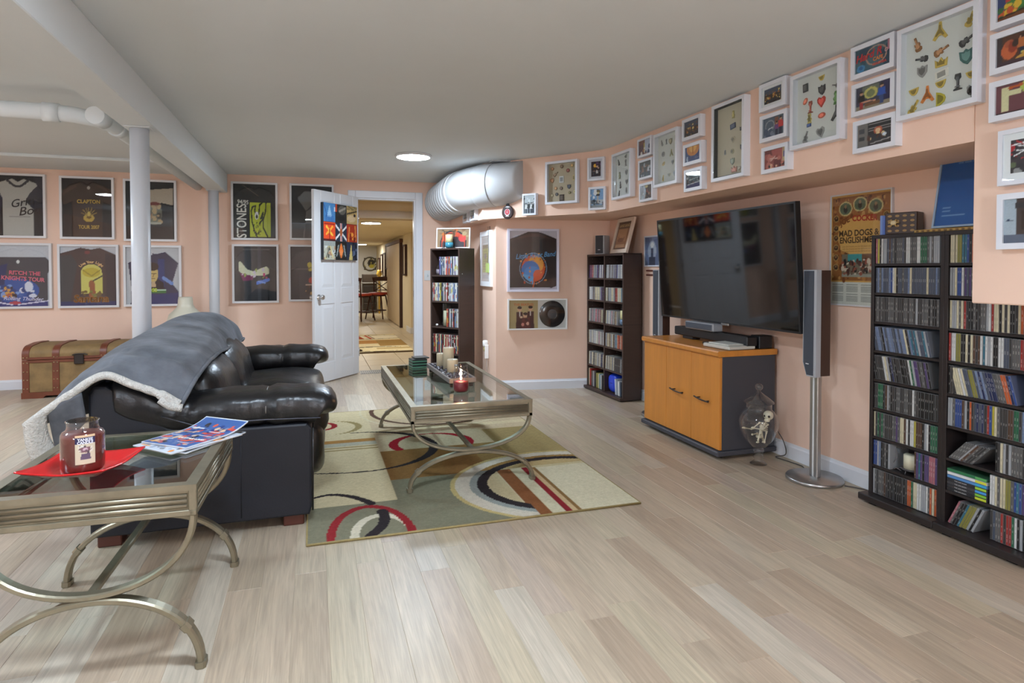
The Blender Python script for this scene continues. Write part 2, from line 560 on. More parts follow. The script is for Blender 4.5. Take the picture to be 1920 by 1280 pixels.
# ceiling and walls
structure('ceiling', MB().box(XL, 3.3, YB, YD + .1, ZC, ZC + .1), 'ceiling_paint', 'flat off-white painted ceiling of the basement den', cat='ceiling')
DX0, DX1, DZ = .468, 1.152, 1.995      # doorway
wd = MB().box(XL, DX0, YD, YD + .1, 0, ZC).box(DX1, 1.9, YD, YD + .1, 0, ZC).box(DX0, DX1, YD, YD + .1, DZ, ZC)
structure('wall_far', wd, 'wall_paint', 'peach wall with the framed T-shirts and the white doorway', cat='wall')
structure('wall_recess', MB().prism([(1.702, 5.83), (1.76, YD), (1.95, YD), (1.95, 5.9)], 0, ZC, 'z'), 'wall_paint', 'narrow peach wall behind the corner bookcase', cat='wall')
structure('wall_alcove', MB().prism([(1.70, 5.831), (2.845, 5.66), (2.9, 5.9), (1.9, 6.0)], 0, ZC, 'z'), 'wall_paint', 'peach alcove wall with the framed black T-shirt', cat='wall')
structure('wall_right', MB().box(XT, XT + .1, YB, 5.8, 0, ZC), 'wall_paint', 'peach wall behind the television and the disc racks', cat='wall')
structure('wall_left', MB().box(XL - .1, XL, YB, YD + .1, 0, ZC), 'wall_paint', 'peach side wall beyond the left edge', cat='wall')
structure('wall_back', MB().box(XL, XT, YB - .1, YB, 0, ZC), 'wall_paint', 'peach wall behind the viewpoint', cat='wall')

# boxed soffit: straight along the TV wall, rounding into a diagonal, then back along the recess
XS = 2.39
pts = [(XS, 1.73)]
pts += [(p.x, p.y) for p in crom([(2.39, 4.45, 0), (2.39, 4.62, 0), (2.375, 4.80, 0), (2.31, 4.94, 0), (2.2, 5.085, 0)], 6)]
A0, DT = Vector((1.573, 5.85)), Vector((0.61493, -0.78858))
pts += [(1.573, 5.85), (1.575, YD), (1.95, YD), (2.9, 5.8), (2.9, 1.73)]
structure('wall_soffit', MB().prism(pts, 1.665, ZC, 'z', smooth=False), 'wall_paint', 'long peach soffit box carrying the row of white frames', cat='wall')
structure('wall_bulkhead', MB().box(XS, XT, YB, 1.73, 1.052, ZC, bev=.004), 'wall_paint', 'deep peach bulkhead hanging over the right end of the disc rack', cat='wall')

# ceiling beam, boxed strip over the shirt wall
structure('ceiling_beam', MB().box(-1.035, -.862, YB, YD, 2.0, ZC, bev=.004), 'ceiling_paint', 'white boxed ceiling beam running over the sofa', cat='beam')
structure('trim_1', MB().box(XL, -1.035, 6.55, YD, 2.172, ZC, bev=.004), 'ceiling_paint', 'shallow boxed strip along the ceiling above the T-shirts', cat='trim')

# baseboards
def baseboard(name, p0, p1, label, h=.095, t=.014):
    d = Vector((p1[0] - p0[0], p1[1] - p0[1], 0)); L = d.length; a = math.atan2(d.y, d.x)
    mb = MB().prism([(-t, 0), (0, 0), (0, h), (-t * .35, h), (-t * .6, h - .012), (-t, h - .02)], 0, L, 'x')
    mb.xf(Matrix.Translation((p0[0], p0[1], 0)) @ Matrix.Rotation(a, 4, 'Z'))
    structure(name, mb, 'white_trim', label, cat='baseboard')
baseboard('baseboard_far', (XL, YD), (.385, YD), 'white baseboard along the T-shirt wall beside the trunk')
baseboard('baseboard_alcove', (1.702, 5.829), (2.83, 5.66), 'white baseboard under the framed record')
baseboard('baseboard_right', (XT, 5.66), (XT, YB), 'white baseboard along the TV wall behind the steel speaker stand')

# doorway casing
trim = tag(bpy.data.objects.new('trim_2', None), 'white casing around the open doorway', 'trim', None, 'structure')
COL.objects.link(trim); trim.location = (.81, YD, 0)
cw = .082
for nm, x0, x1, z0, z1 in (('jamb', DX0 - cw, DX0, 0, DZ + cw), ('jamb', DX1, DX1 + cw, 0, DZ + cw), ('head', DX0, DX1, DZ, DZ + cw)):
    MB().box(x0, x1, YD - .018, YD, z0, z1, bev=.005).build(nm, 'white_trim', trim, world=True)
for nm, x0, x1, z0, z1 in (('jamb', DX0, DX0 + .018, 0, DZ), ('jamb', DX1 - .018, DX1, 0, DZ), ('head', DX0 + .018, DX1 - .018, DZ - .018, DZ)):
    MB().box(x0, x1, YD, YD + .1, z0, z1, bev=.002).build(nm, 'white_trim', trim, world=True)
MB().box(DX1 - .021, DX1 - .018, YD + .03, YD + .055, .86, .93).build('strike_plate', 'chrome', trim, world=True)

# open six-panel door
DW = .777
DP = (.02, 6.615)
DA = math.atan2(.615, .475)
dr = thing('door_1', 'white six-panel door standing open with a canvas hung on it', 'door', (DP[0], DP[1], 0), DA, kind='structure')
mb = MB().box(0, DW, .006, .029, .012, 1.992)
for f in (0, 1):
    y0, y1 = (0, .007) if f == 0 else (.028, .035)
    for x0, x1 in ((0, .105), (.336, .441), (DW - .105, DW)):
        mb.box(x0, x1, y0, y1, .012, 1.992, bev=.0025)
    for z0, z1 in ((.012, .21), (.82, .985), (1.625, 1.70), (1.885, 1.992)):
        for x0, x1 in ((.105, .336), (.441, DW - .105)):
            mb.box(x0, x1, y0, y1, z0, z1, bev=.0025)
mb.build('slab', 'white_gloss', dr)
for x0, x1 in ((.105, .336), (.441, DW - .105)):
    for z0, z1 in ((.21, .82), (.985, 1.625), (1.70, 1.885)):
        q = MB()
        for ya, yb in ((.006, .001), (.029, .034)):
            a, b = .012, .042
            o = [(x0 + a, z0 + a), (x1 - a, z0 + a), (x1 - a, z1 - a), (x0 + a, z1 - a)]
            i = [(x0 + b, z0 + b), (x1 - b, z0 + b), (x1 - b, z1 - b), (x0 + b, z1 - b)]
            vs = [(x, ya, z) for x, z in o] + [(x, yb, z) for x, z in i]
            q.add(vs, [(k, (k + 1) % 4, 4 + (k + 1) % 4, 4 + k) for k in range(4)] + [(4, 5, 6, 7), (3, 2, 1, 0)], (.5, .5, .5))
        q.build('panel', 'white_gloss', dr, fix=False)
for sgn, yy in ((-1, 0), (1, .035)):
    q = MB().lathe([(.030, 0), (.030, .005), (.012, .008), (.011, .03), (.024, .038), (.027, .05), (.022, .062), (.0, .066)], (0, 0, 0), 20, axis='y')
    q.xf(Matrix.Translation((.062, yy, .895)) @ Matrix.Diagonal((1, sgn, 1, 1)))
    q.build('door_knob', 'chrome', dr)
for z in (.25, 1.0, 1.75):
    MB().cyl((DW + .004, .0, z - .045), .006, .09, 10).build('hinge', 'chrome', dr)

# canvas of nine painted squares hanging on the door
cn = thing('canvas_print', 'colourful nine-square canvas print hanging on the open door', 'canvas', (DP[0] + .475 / DW * .40, DP[1] + .615 / DW * .40, 1.28), DA)
cwid, chgt, cdep = .60, .59, .035
yoff = -.001
MB().box(-cwid / 2, cwid / 2, -cdep, yoff, 0, chgt, S(28, 32, 38), bev=.003).build('stretcher_frame', 'paint', cn)
tiles = []
for k in range(9):
    c = Cv(26, 26, BLACK); R = random.Random(k + 40)
    if k == 0: c.a[:] = S(176, 176, 158); c.blobs(40, [S(70, 70, 64), S(150, 144, 124), S(206, 196, 130), S(170, 130, 100), S(196, 200, 196)], 1, sz=(.03, .09)); c.r(0, .75, 1, 1, S(150, 156, 150)); c.l(.2, .1, .5, .7, .04, S(90, 90, 80)); c.l(.8, .1, .55, .7, .04, S(206, 190, 130))
    if k == 1: c.a[:] = S(30, 30, 28); c.e(.5, .5, .3, .42, S(60, 62, 58)); c.p([(.5, .95), (.7, .5), (.5, .05), (.3, .5)], S(226, 120, 50)); c.e(.5, .4, .14, .16, S(235, 140, 80)); c.l(.1, .2, .25, .8, .04, S(150, 160, 160)); c.l(.9, .2, .75, .8, .04, S(150, 160, 160))
    if k == 2: c.a[:] = S(40, 50, 70); c.p([(.2, 0), (.55, 0), (.42, .95)], S(200, 180, 110)); c.blobs(14, [S(20, 24, 34), S(90, 104, 130)], 5, (.5, 0, 1, 1), (.05, .12))
    if k == 3: c.a[:] = S(226, 80, 40); c.l(.25, .75, .75, .3, .06, S(245, 190, 70)); c.l(.75, .75, .25, .35, .06, S(245, 170, 60)); c.r(.47, .1, .53, .6, S(150, 40, 30)); c.r(0, 0, 1, .1, S(90, 30, 30)); c.l(.1, .9, .9, .9, .04, S(160, 40, 30))
    if k == 4: c.a[:] = S(40, 48, 64); [c.l(.5, .5, .5 + math.cos(t) * .7, .5 + math.sin(t) * .7, .055, S(226, 226, 224)) for t in (.6, 2.5, 3.8, 5.6)]; c.r(.42, 0, .58, 1, S(226, 226, 224)); c.r(.45, 0, .55, 1, S(190, 60, 50)); c.e(.5, .5, .14, .2, S(170, 90, 50))
    if k == 5: c.a[:] = S(166, 52, 30); c.l(.15, 0, .25, .8, .05, S(216, 130, 60)); c.l(.85, .1, .8, .9, .05, S(216, 140, 70)); c.blobs(9, [S(230, 150, 60), S(120, 30, 20)], 3, (.3, 0, .8, .5), (.05, .11))
    if k == 6: c.a[:] = S(74, 130, 182); c.p([(.5, .9), (.72, .25), (.28, .25)], S(150, 190, 222)); [c.l(.2 + .12 * i, 0, .2 + .12 * i, .3, .022, S(36, 76, 150)) for i in range(6)]; c.l(0, .95, .3, .3, .03, S(40, 84, 150)); c.r(.9, .6, 1, .8, S(210, 220, 230))
    if k == 7: c.a[:] = S(46, 44, 42); c.e(.6, .7, .34, .24, S(96, 92, 84)); c.l(.35, .62, .9, .85, .06, S(150, 144, 130)); c.r(0, .6, .12, 1, S(190, 70, 40)); c.e(.5, .25, .4, .14, S(36, 36, 34))
    if k == 8: c.a[:] = S(190, 160, 104); c.l(.05, .55, .95, .75, .05, S(70, 60, 40)); c.e(.45, .3, .4, .2, S(206, 180, 140)); [c.l(.1 + .13 * i, .8, .14 + .13 * i, 1, .03, S(60, 70, 50)) for i in range(7)]; c.e(.75, .5, .1, .1, S(40, 30, 30))
    c.n(.10, k)
    t = cwid / 3
    c.build('painted_square', 'print', cn, t - .004, chgt / 3 - .004, (k % 3 - 1) * t, -cdep - .0012, (k // 3) * chgt / 3 + .002)
# move the canvas root forward onto the door face
cn.location.x += math.sin(DA) * .0012; cn.location.y -= math.cos(DA) * .0012

# floor register in the doorway
g = thing('floor_register', 'grey slotted metal floor register in the open doorway', 'vent', (.75, 7.27, 0))
MB().box(-.24, .36, -.07, .16, 0, .004, S(158, 154, 148), bev=.0015).build('plate', 'satin', g)
for k in range(26):
    MB().box(-.225 + k * .0225, -.217 + k * .0225, -.055, .145, .004, .0065, S(104, 100, 96)).build('slat', 'satin', g)

# white support columns under the beam
def column(x, y, zt, label):
    c = thing('support_column', label, 'column', (x, y, 0), kind='structure')
    MB().cyl((0, 0, 0), .05, zt, 32).build('shaft', 'column_paint', c)
    MB().box(-.075, .075, -.075, .075, 0, .012, bev=.002).build('base_plate', 'column_paint', c)
    MB().box(-.066, .066, -.066, .066, zt - .004, zt + .001, bev=.001).build('cap_plate', 'ceiling_paint', c)
column(-.951, 4.126, 1.998, 'nearer white steel column rising behind the blanket-covered sofa')
column(-.972, 7.12, 1.998, 'farther white steel column at the end of the ceiling beam')

# painted pipes under the left ceiling
p = thing('ceiling_pipe', 'fat white pipe elbowing under the ceiling left of the beam', 'pipe', (-1.17, 4.3, 2.06), kind='structure')
MB().tube([(XL, 4.17, 2.075), (-1.42, 4.2, 2.075), (-1.30, 4.215, 2.07), (-1.2, 4.27, 2.062), (-1.16, 4.4, 2.06), (-1.155, 4.6, 2.06), (-1.15, 7.314, 2.06)], .046, 20).build('run', 'ceiling_paint', p, world=True)
for a, b in (((-1.45, 4.2, 2.075), (-1.37, 4.206, 2.074)), ((-1.157, 4.45, 2.06), (-1.156, 4.53, 2.06))):
    MB().tube([a, b], .053, 20).build('collar', 'ceiling_paint', p, world=True)
MB().tube([(-1.185, 4.16, 2.066), (-1.18, 4.30, 2.066)], .050, 24).build('clean_out', 'ceiling_paint', p, world=True)
for y in (5.2, 6.4):
    MB().box(-1.165, -1.14, y, y + .03, 2.1, 2.2).build('hanger', 'ceiling_paint', p, world=True)

# ceiling lamps: one in view, the others light the rest of the basement
def lamp(x, y, z, r, label, mat, group=None):
    l = thing('ceiling_lamp', label, 'lamp', (x, y, z), group=group)
    MB().lathe([(r * 1.03, 0), (r * 1.06, -.006), (r * 1.05, -.018), (r * .98, -.022)], n=40).build('rim', 'white_gloss', l)
    MB().lathe([(0.0, -.026), (r * .55, -.0255), (r * .9, -.0235), (r * .985, -.020)], n=40).build('diffuser', mat, l)
lamp(.865, 5.60, ZC, .155, 'round glowing ceiling lamp in front of the doorway', 'lamp_on')
for x, y in ((.0, 1.35), (-2.6, 4.9), (-2.7, 2.7)):
    lamp(x, y, ZC, .155, 'round ceiling lamp outside the picture', 'lamp_on', 'ceiling lamps outside the view')
for x, y in ((.9, -1.5), (-2.36, -.9)):  # unseen globes on stems, added as fill light to brighten the walls
    l = thing('fill_globe', 'white globe floor lamp outside the picture', 'lamp', (x, y, 0), group='globe lamps outside the view')
    MB().puff((0, 0, 1.3), (.15, .15, .15), 1, 28, 18).build('globe', 'fill_globe_glow', l)
    MB().cyl((0, 0, .0), .012, 1.16, 10).build('stem', 'steel', l)
    MB().cyl((0, 0, .0), .14, .02, 24).build('base', 'steel', l)

# big white insulated duct turning into the soffit
d = thing('air_duct', 'fat white insulated air duct bending into the peach soffit', 'duct', (1.5, 6.3, 1.98))
ctr = crom([(1.475, YD - .002, 1.965), (1.47, 6.85, 1.97), (1.472, 6.4, 1.975), (1.50, 6.1, 1.98), (1.585, 5.875, 1.983), (1.69, 5.74, 1.985)], 10)
DR = .208
k1 = 24
cor = ctr[:k1 + 1]
q = MB(); fine = []
for i in range(len(cor) - 1):
    for t in (0, .2, .4, .6, .8): fine.append(cor[i].lerp(cor[i + 1], t))
fine.append(cor[-1])
q.tube(fine, DR, 36, rs=[1 + .032 * math.cos(i * PI / 6) for i in range(len(fine))])
q.build('flexible_section', 'white_duct', d, world=True)
for i in range(9):
    j_ = 2 + i * 2.4; a_ = ctr[int(j_)].lerp(ctr[int(j_) + 1], j_ - int(j_)); t_ = (ctr[int(j_) + 1] - ctr[int(j_)]).normalized(); n_ = Vector((-t_.y, t_.x, 0)).normalized()
    MB().tube([a_ + n_ * (DR * 1.035 * math.cos(b_)) + Vector((0, 0, DR * 1.035 * math.sin(b_))) for b_ in np.linspace(0, 2 * PI, 41)[:-1]], .009, 6, closed=True).build('rib', 'white_duct', d, world=True)
MB().tube(ctr[k1 - 1:k1 + 2], DR * 1.035, 36).build('clamp_ring', 'white_gloss', d, world=True)
MB().tube(ctr[k1:42], DR * 1.0, 36).build('elbow', 'white_duct', d, world=True)
MB().tube(ctr[40:], DR * 1.02, 36).build('collar', 'white_duct', d, world=True)
nd = Vector((DT.x, DT.y, 0))
e0 = ctr[-1]
# oval boot that tapers onto the soffit face
sect = []
q = MB()
N = 36
rows = []
for s_ in range(9):
    t = s_ / 8
    c = Vector((e0.x, e0.y, 1.985)) + nd * (.30 * t)
    row = []
    for i in range(N):
        a = 2 * PI * i / N
        out = math.cos(a) * DR * (1 - .0 * t)
        up = math.sin(a) * DR
        cut = .24 + .06 * math.sin(a)
        f = min(1.0, t * .30 / cut)
        n = Vector((-.78858, -.61493, 0))
        row.append(c * 1.0 + n * (out * (1 - .25 * t * t) - .02 * t) + Vector((0, 0, up * (1 - .16 * t * t) + .03 * t * t)))
    rows.append(row)
q.add([p for r in rows for p in r], [(j * N + i, j * N + (i + 1) % N, (j + 1) * N + (i + 1) % N, (j + 1) * N + i) for j in range(8) for i in range(N)] + [tuple(8 * N + i for i in range(N))], (.8, .8, .8), True)
q.build('boot', 'white_duct', d, world=True)
MB().box(1.60, 1.86, 5.60, 5.72, 2.19, 2.2).build('flange', 'white_duct', d, world=True)
# ================================================================== CORRIDOR BEYOND THE DOOR
YE = 18.6
fc = structure('floor_corridor', MB().box(-1.2, 2.6, YD + .05, YE, -.12, -.012), 'grout', 'beige tiled corridor floor beyond the doorway', cat='floor')
R = random.Random(5)
TS = .45
ts = MB()
for i in range(9):
    for j in range(26):
        x, y = -1.1 + i * TS - .05, YD + .052 + j * TS
        if x > 2.5 or y > YE - .1: continue
        if .3 < x < 1.8 and y < 13:
            MB().box(x, x + TS - .005, y, y + TS - .005, -.012, 0, bev=.002).build('tile', 'tile', fc)
        else:
            ts.box(x, x + TS - .005, y, y + TS - .005, -.012, 0, bev=.002)
tag(ts.build('tiles', 'tile', fc, fix=False), kind='stuff')
structure('ceiling_corridor', MB().box(-1.3, 2.6, YD + .1, 8.75, ZC, ZC + .1).box(-1.3, 2.6, 8.75, YE, 1.857, 2.3), 'corridor_paint', 'warm cream corridor ceiling with a lowered stretch', cat='ceiling')
WR = [(1.80, YD + .1), (1.80, 11.48), (1.722, 11.48), (1.79, YE), (2.6, YE), (2.6, YD + .1)]
structure('wall_corridor_right', MB().prism(WR, 0, ZC, 'z'), 'corridor_paint', 'ochre corridor wall hung with dark frames', cat='wall')
structure('wall_corridor_left', MB().box(-1.3, -1.2, YD + .1, YE, 0, ZC), 'corridor_paint', 'cream corridor wall hidden by the open door', cat='wall')
structure('wall_corridor_end', MB().box(-1.3, 2.6, YE, YE + .1, 0, ZC), 'grey_paint', 'pale grey end wall of the corridor', cat='wall')
MBb = MB().box(1.722, 1.80, 11.466, 11.48, 0, .11, bev=.003)
structure('baseboard_corridor', MBb, 'white_trim', 'short white baseboard at the corridor corner', cat='baseboard')
def wx(y): return 1.722 + .068 * (y - 11.48) / (YE - 11.48)
q = MB().prism([(wx(11.5) - .014, 11.48), (wx(12.05) - .014, 12.05), (wx(12.05), 12.05), (wx(11.5), 11.48)], 0, .1, 'z')
structure('baseboard_corridor_2', q, 'white_trim', 'white baseboard stub before the sliding door', cat='baseboard')
lamp(.80, 9.1, 1.857, .14, 'thin oval of light on the lowered corridor ceiling, nearer one', 'lamp_warm')
lamp(1.22, 16.9, 1.857, .15, 'small glowing lamp at the far end of the corridor', 'lamp_warm')
lamp(.2, 12.6, 1.857, .15, 'round corridor lamp hidden behind the open door', 'lamp_warm')
p = thing('corridor_pipe', 'white pipe crossing under the corridor ceiling', 'pipe', (1.0, 8.5, 1.9))
MB().tube([(-1.2, 8.45, 1.905), (1.8, 8.36, 1.905)], .052, 20).build('run', 'white_trim', p, world=True)
MB().box(1.475, 1.505, 8.355, 8.40, 1.95, 2.2).build('hanger', 'white_trim', p, world=True)
# sliding plank door on its rail
sd = thing('sliding_door', 'pale plank sliding door with dark edge on the corridor wall', 'door', (wx(12.7), 12.7, 0))
for k in range(6):
    y0 = 12.78 + k * .40; y1 = y0 + .393
    MB().prism([(wx(y0) - .05, y0), (wx(y1) - .05, y1), (wx(y1) - .02, y1), (wx(y0) - .02, y0)], .02, 1.72, 'z', S(206, 184, 150)).build('plank', 'paint', sd, world=True)
MB().box(wx(12.7) - .055, wx(12.7), 12.68, 12.775, 0, 1.80, S(58, 30, 18)).build('stile', 'paint', sd, world=True)
MB().prism([(wx(12.6) - .07, 12.6), (wx(15.2) - .07, 15.2), (wx(15.2), 15.2), (wx(12.6), 12.6)], 1.725, 1.79, 'z', S(88, 52, 34)).build('rail', 'paint', sd, world=True)
# dark frames along the ochre wall
for k, (y0, y1, z0, z1, lab) in enumerate(((11.98, 12.32, 1.06, 1.66, 'dark frame on the ochre corridor wall right of the sliding door'), (15.25, 15.65, 1.18, 1.80, 'tall dark frame on the ochre wall just left of the sliding door'), (15.8, 16.35, .98, 1.60, 'second dark frame left of the sliding door on the ochre wall'), (16.55, 17.0, 1.1, 1.58, 'third dark frame left of the sliding door, deep in the corridor'), (17.35, 17.75, 1.08, 1.5, 'dark frame hung deepest in the corridor'))):
    f = thing('wall_frame', lab, 'frame', (wx((y0 + y1) / 2) - .0, (y0 + y1) / 2, z0), math.atan2(-(YE - 11.48), -.068), 'dark frames in the corridor')
    MB().ring(y1 - y0, z1 - z0, .035, -.045, -.005, S(60, 34, 22)).build('moulding', 'paint', f)
    MB().box(-(y1 - y0) / 2 + .03, (y1 - y0) / 2 - .03, -.03, -.006, .03, z1 - z0 - .03, S(206, 192, 170)).build('picture', 'print', f)
# round picture on the end wall
f = thing('round_picture', 'round dark picture on the grey wall at the corridor end', 'picture', (1.60, YE, 1.13))
MB().lathe([(.19, 0), (.21, -.02), (.19, -.035), (.17, -.02)], (0, 0, .21), 40, S(96, 88, 72), axis='y').build('moulding', 'paint', f)
c = Cv(24, 24, S(210, 208, 196)); c.e(.6, .55, .3, .36, S(60, 56, 50)); c.e(.62, .3, .2, .16, S(190, 176, 60)); c.blobs(14, [S(120, 120, 110), S(60, 60, 50), S(160, 150, 80)], 3)
k_ = (c.X - .5) ** 2 + (c.Y - .5) ** 2 > .25
c.a[k_] = S(96, 88, 72)
c.build('picture', 'print', f, .345, .345, 0, -.022, .0375)
# dark counter cabinet, brass vase
cb = thing('dark_cabinet', 'dark tall cabinet at the end of the corridor', 'cabinet', (1.46, 17.4, 0))
MB().box(-.17, .2, -.2, .2, .03, 1.05, S(66, 54, 44), bev=.006).build('body', 'paint', cb)
MB().box(-.19, .22, -.22, .2, .8, .83, S(150, 146, 140), bev=.004).build('top', 'paint', cb)
for k in range(3): MB().box(-.15, .17, -.215, -.2, .06 + k * .235, .27 + k * .235, S(48, 40, 34), bev=.004).build('drawer', 'paint', cb)
v = thing('brass_vase', 'small yellow vase behind the corridor bar chair', 'vase', (1.695, 16.95, .0))
MB().lathe([(.02, 0), (.02, .02), (.02, .04), (.02, .98), (.05, 1.0), (.075, 1.06), (.05, 1.13), (.05, 1.17)], n=20, col=S(206, 168, 70)).build('body', 'satin', v)
# bar chairs
def bar_chair(x, y, rz, label):
    t = thing('bar_chair', label, 'chair', (x, y, 0), rz, 'bar chairs in the corridor')
    w = S(66, 30, 20)
    MB().puff((0, 0, .60), (.21, .21, .035), .5, 20, 10, S(190, 74, 56)).build('cushion', 'paint', t)
    MB().lathe([(0, .535), (.19, .54), (.2, .555), (.19, .575), (0, .575)], n=24, col=w).build('seat', 'satin', t)
    for sx in (-1, 1):
        for sy in (-1, 1):
            MB().tube([(sx * .14, sy * .14, .55), (sx * .22, sy * .22, 0)], .016, 8, w).build('leg', 'satin', t)
    MB().tube([(.195 * math.cos(a), .195 * math.sin(a), .2) for a in np.linspace(0, 2 * PI, 25)[:-1]], .011, 6, w, closed=True).build('foot_ring', 'satin', t)
    for sx in (-1, 1):
        MB().tube([(sx * .17, .18, .55), (sx * .2, .23, .98)], .016, 8, w).build('back_post', 'satin', t)
    MB().prism([(-.22, .90), (.22, .90), (.24, .99), (0, 1.005), (-.24, .99)], .215, .24, 'y', w).build('crest_rail', 'satin', t)
    for a, b in (((-.18, .20, .66), (.19, .22, .9)), ((.18, .20, .66), (-.19, .22, .9)), ((-.18, .2, .68), (.18, .2, .68))):
        MB().tube([a, b], .011, 6, w).build('cross_slat', 'satin', t)
bar_chair(1.49, 15.25, -.5, 'dark wooden bar chair with red cushion and cross back at the corridor end')
bar_chair(1.06, 14.75, 2.3, 'second bar chair with red cushion, half hidden by the open door')
# runner rug
rr = Cv(110, 96, S(226, 210, 168))
rr.r(0, .44, 1, .63, S(190, 140, 84)); rr.r(.62, .30, 1, .62, S(170, 136, 82))
rr.e(.62, .82, .5, .13, S(58, 42, 30)); rr.e(.64, .82, .48, .115, S(238, 228, 200))
for x0, x1, cc in ((.34, .42, S(176, 84, 52)), (.46, .49, S(226, 214, 180)), (.50, .54, S(196, 84, 56)), (.56, .58, S(120, 70, 46))):
    rr.p([(x0 + .06, .71), (x1 + .06, .71), (x1, .93), (x0, .93)], cc)
rr.e(.55, .16, .42, .12, S(60, 46, 34)); rr.e(.6, .155, .42, .1, S(228, 212, 168)); rr.r(.55, .14, 1, .2, S(180, 150, 92)); rr.r(.55, .155, 1, .175, S(220, 200, 150))
rr.e(.3, .13, .05, .06, S(60, 46, 34)); rr.r(0, 0, 1, .035, S(66, 50, 36))
ru = thing('runner_rug', 'cream runner rug with brown bands on the corridor floor', 'rug', (.85, 10.2, 0))
ob = rr.build('pile', 'carpet', ru, 1.1, 2.5, 0, 0, 0, M4=Matrix.Translation((0, -1.25, .0095)) @ Matrix.Rotation(-PI / 2, 4, 'X'))
MB().box(-.555, .555, -1.26, 1.26, .0, .009, S(96, 76, 50), bev=.002).build('backing', 'carpet', ru)
# ================================================================== FRAMES
def frame(name, label, cat, loc, rz, w, h, d=.04, b=.022, mould=S(218, 221, 228), cv=None, back=None, matw=0.0, matcol=S(236, 238, 240), group=None, recess=.012, pane=True, rel=0.0, mmat='satin'):
    """framed picture: root at the bottom centre on the wall; local x to the viewer's right, local y into the wall"""
    f = thing(name, label, cat, loc, rz, group)
    MB().ring(w, h, b, -d, 0, mould).build('moulding', mmat, f)
    yb = -d + recess
    MB().box(-w / 2 + b * .5, w / 2 - b * .5, yb + .0005, -.001, b * .5, h - b * .5, back or S(200, 200, 196)).build('backing', 'print', f)
    iw, ih = w - 2 * b, h - 2 * b
    if matw > 0:
        MB().ring(iw, ih, matw, yb - .002, yb + .0005, matcol, b).build('passepartout', 'print', f)
    if cv is not None:
        cv.build('picture', 'print', f, iw - 2 * matw, ih - 2 * matw, 0, yb - .0008, b + matw, rel)
    if pane:
        MB().box(-iw / 2, iw / 2, -d + .001, -d + .0025, b, h - b).build('glass_pane', 'pane', f)
    return f
RZ_TV = -PI / 2
RZ_DIAG = math.atan2(DT.y, DT.x)

# pin shapes for the shadow boxes (unit size outlines)
def circ(r, n=12, x=0, y=0, sq=1.0): return [(x + r * math.cos(2 * PI * i / n), y + sq * r * math.sin(2 * PI * i / n)) for i in range(n)]
PINS = {
    'guitar': [(-.07, .5), (.07, .5), (.06, .06), (.17, .1), (.2, -.05), (.13, -.14), (.24, -.28), (.2, -.44), (0, -.5), (-.2, -.44), (-.24, -.28), (-.13, -.14), (-.2, -.05), (-.17, .1), (-.06, .06)],
    'heart': [(0, -.5), (.42, -.02), (.46, .26), (.28, .44), (.08, .36), (0, .22), (-.08, .36), (-.28, .44), (-.46, .26), (-.42, -.02)],
    'shield': [(-.42, .4), (-.15, .32), (0, .46), (.15, .32), (.42, .4), (.4, -.1), (.2, -.36), (0, -.5), (-.2, -.36), (-.4, -.1)],
    'disc': circ(.42, 14), 'oval': circ(.5, 14, sq=.6),
    'cup': [(-.5, .3), (.5, .3), (.4, 0), (.22, -.26), (0, -.34), (-.22, -.26), (-.4, 0)],
    'vee': [(-.06, .5), (.06, .5), (.1, .12), (.44, -.42), (.3, -.5), (.1, -.28), (-.1, -.28), (-.3, -.5), (-.44, -.42), (-.1, .12)],
    'flag': [(-.5, .28), (.5, .34), (.5, -.3), (-.5, -.36)], 'crown': [(-.45, -.3), (-.5, .3), (-.24, .05), (0, .42), (.24, .05), (.5, .3), (.45, -.3)],
    'totem': [(-.1, .5), (.12, .5), (.2, .3), (.14, .1), (.3, -.1), (.2, -.3), (.26, -.5), (-.24, -.5), (-.16, -.25), (-.28, -.05), (-.12, .12), (-.2, .32)],
    'mic': [(-.16, .5), (.16, .5), (.2, .25), (.08, .1), (.06, -.34), (.26, -.42), (.26, -.5), (-.26, -.5), (-.26, -.42), (-.06, -.34), (-.08, .1), (-.2, .25)],
    'card': [(-.36, .46), (.36, .46), (.36, -.46), (-.36, -.46)],
}
G_, SV, RD, GN, BR, DK, BL, OR = S(206, 178, 84), S(150, 150, 148), S(188, 60, 48), S(86, 130, 70), S(150, 104, 62), S(58, 58, 60), S(64, 88, 140), S(220, 132, 60)
def pins(f, lst, w, h, b, y):
    """lst: (shape, u, v, size, turn, colour); u, v in 0..1 across the backing"""
    for sh, u, v, sz, rot, c in lst:
        x, z = (u - .5) * (w - 2 * b), b + v * (h - 2 * b)
        sz *= .74
        ca, sa = math.cos(rot), math.sin(rot)
        q = [(x + sz * (px * ca - pz * sa), z + sz * (px * sa + pz * ca)) for px, pz in PINS[sh]]
        qi = [(x + .62 * sz * (px * ca - pz * sa), z + .62 * sz * (px * sa + pz * ca)) for px, pz in PINS[sh]]
        mb = MB().prism(q, y - .004, y, 'y', c)
        lc = tuple(min(1, k * 1.7 + .06) for k in c) if sum(c) < .9 else tuple(k * .45 for k in c)
        mb.prism(qi, y - .0055, y - .003, 'y', lc)
        mb.build('pin_badge', 'satin', f)

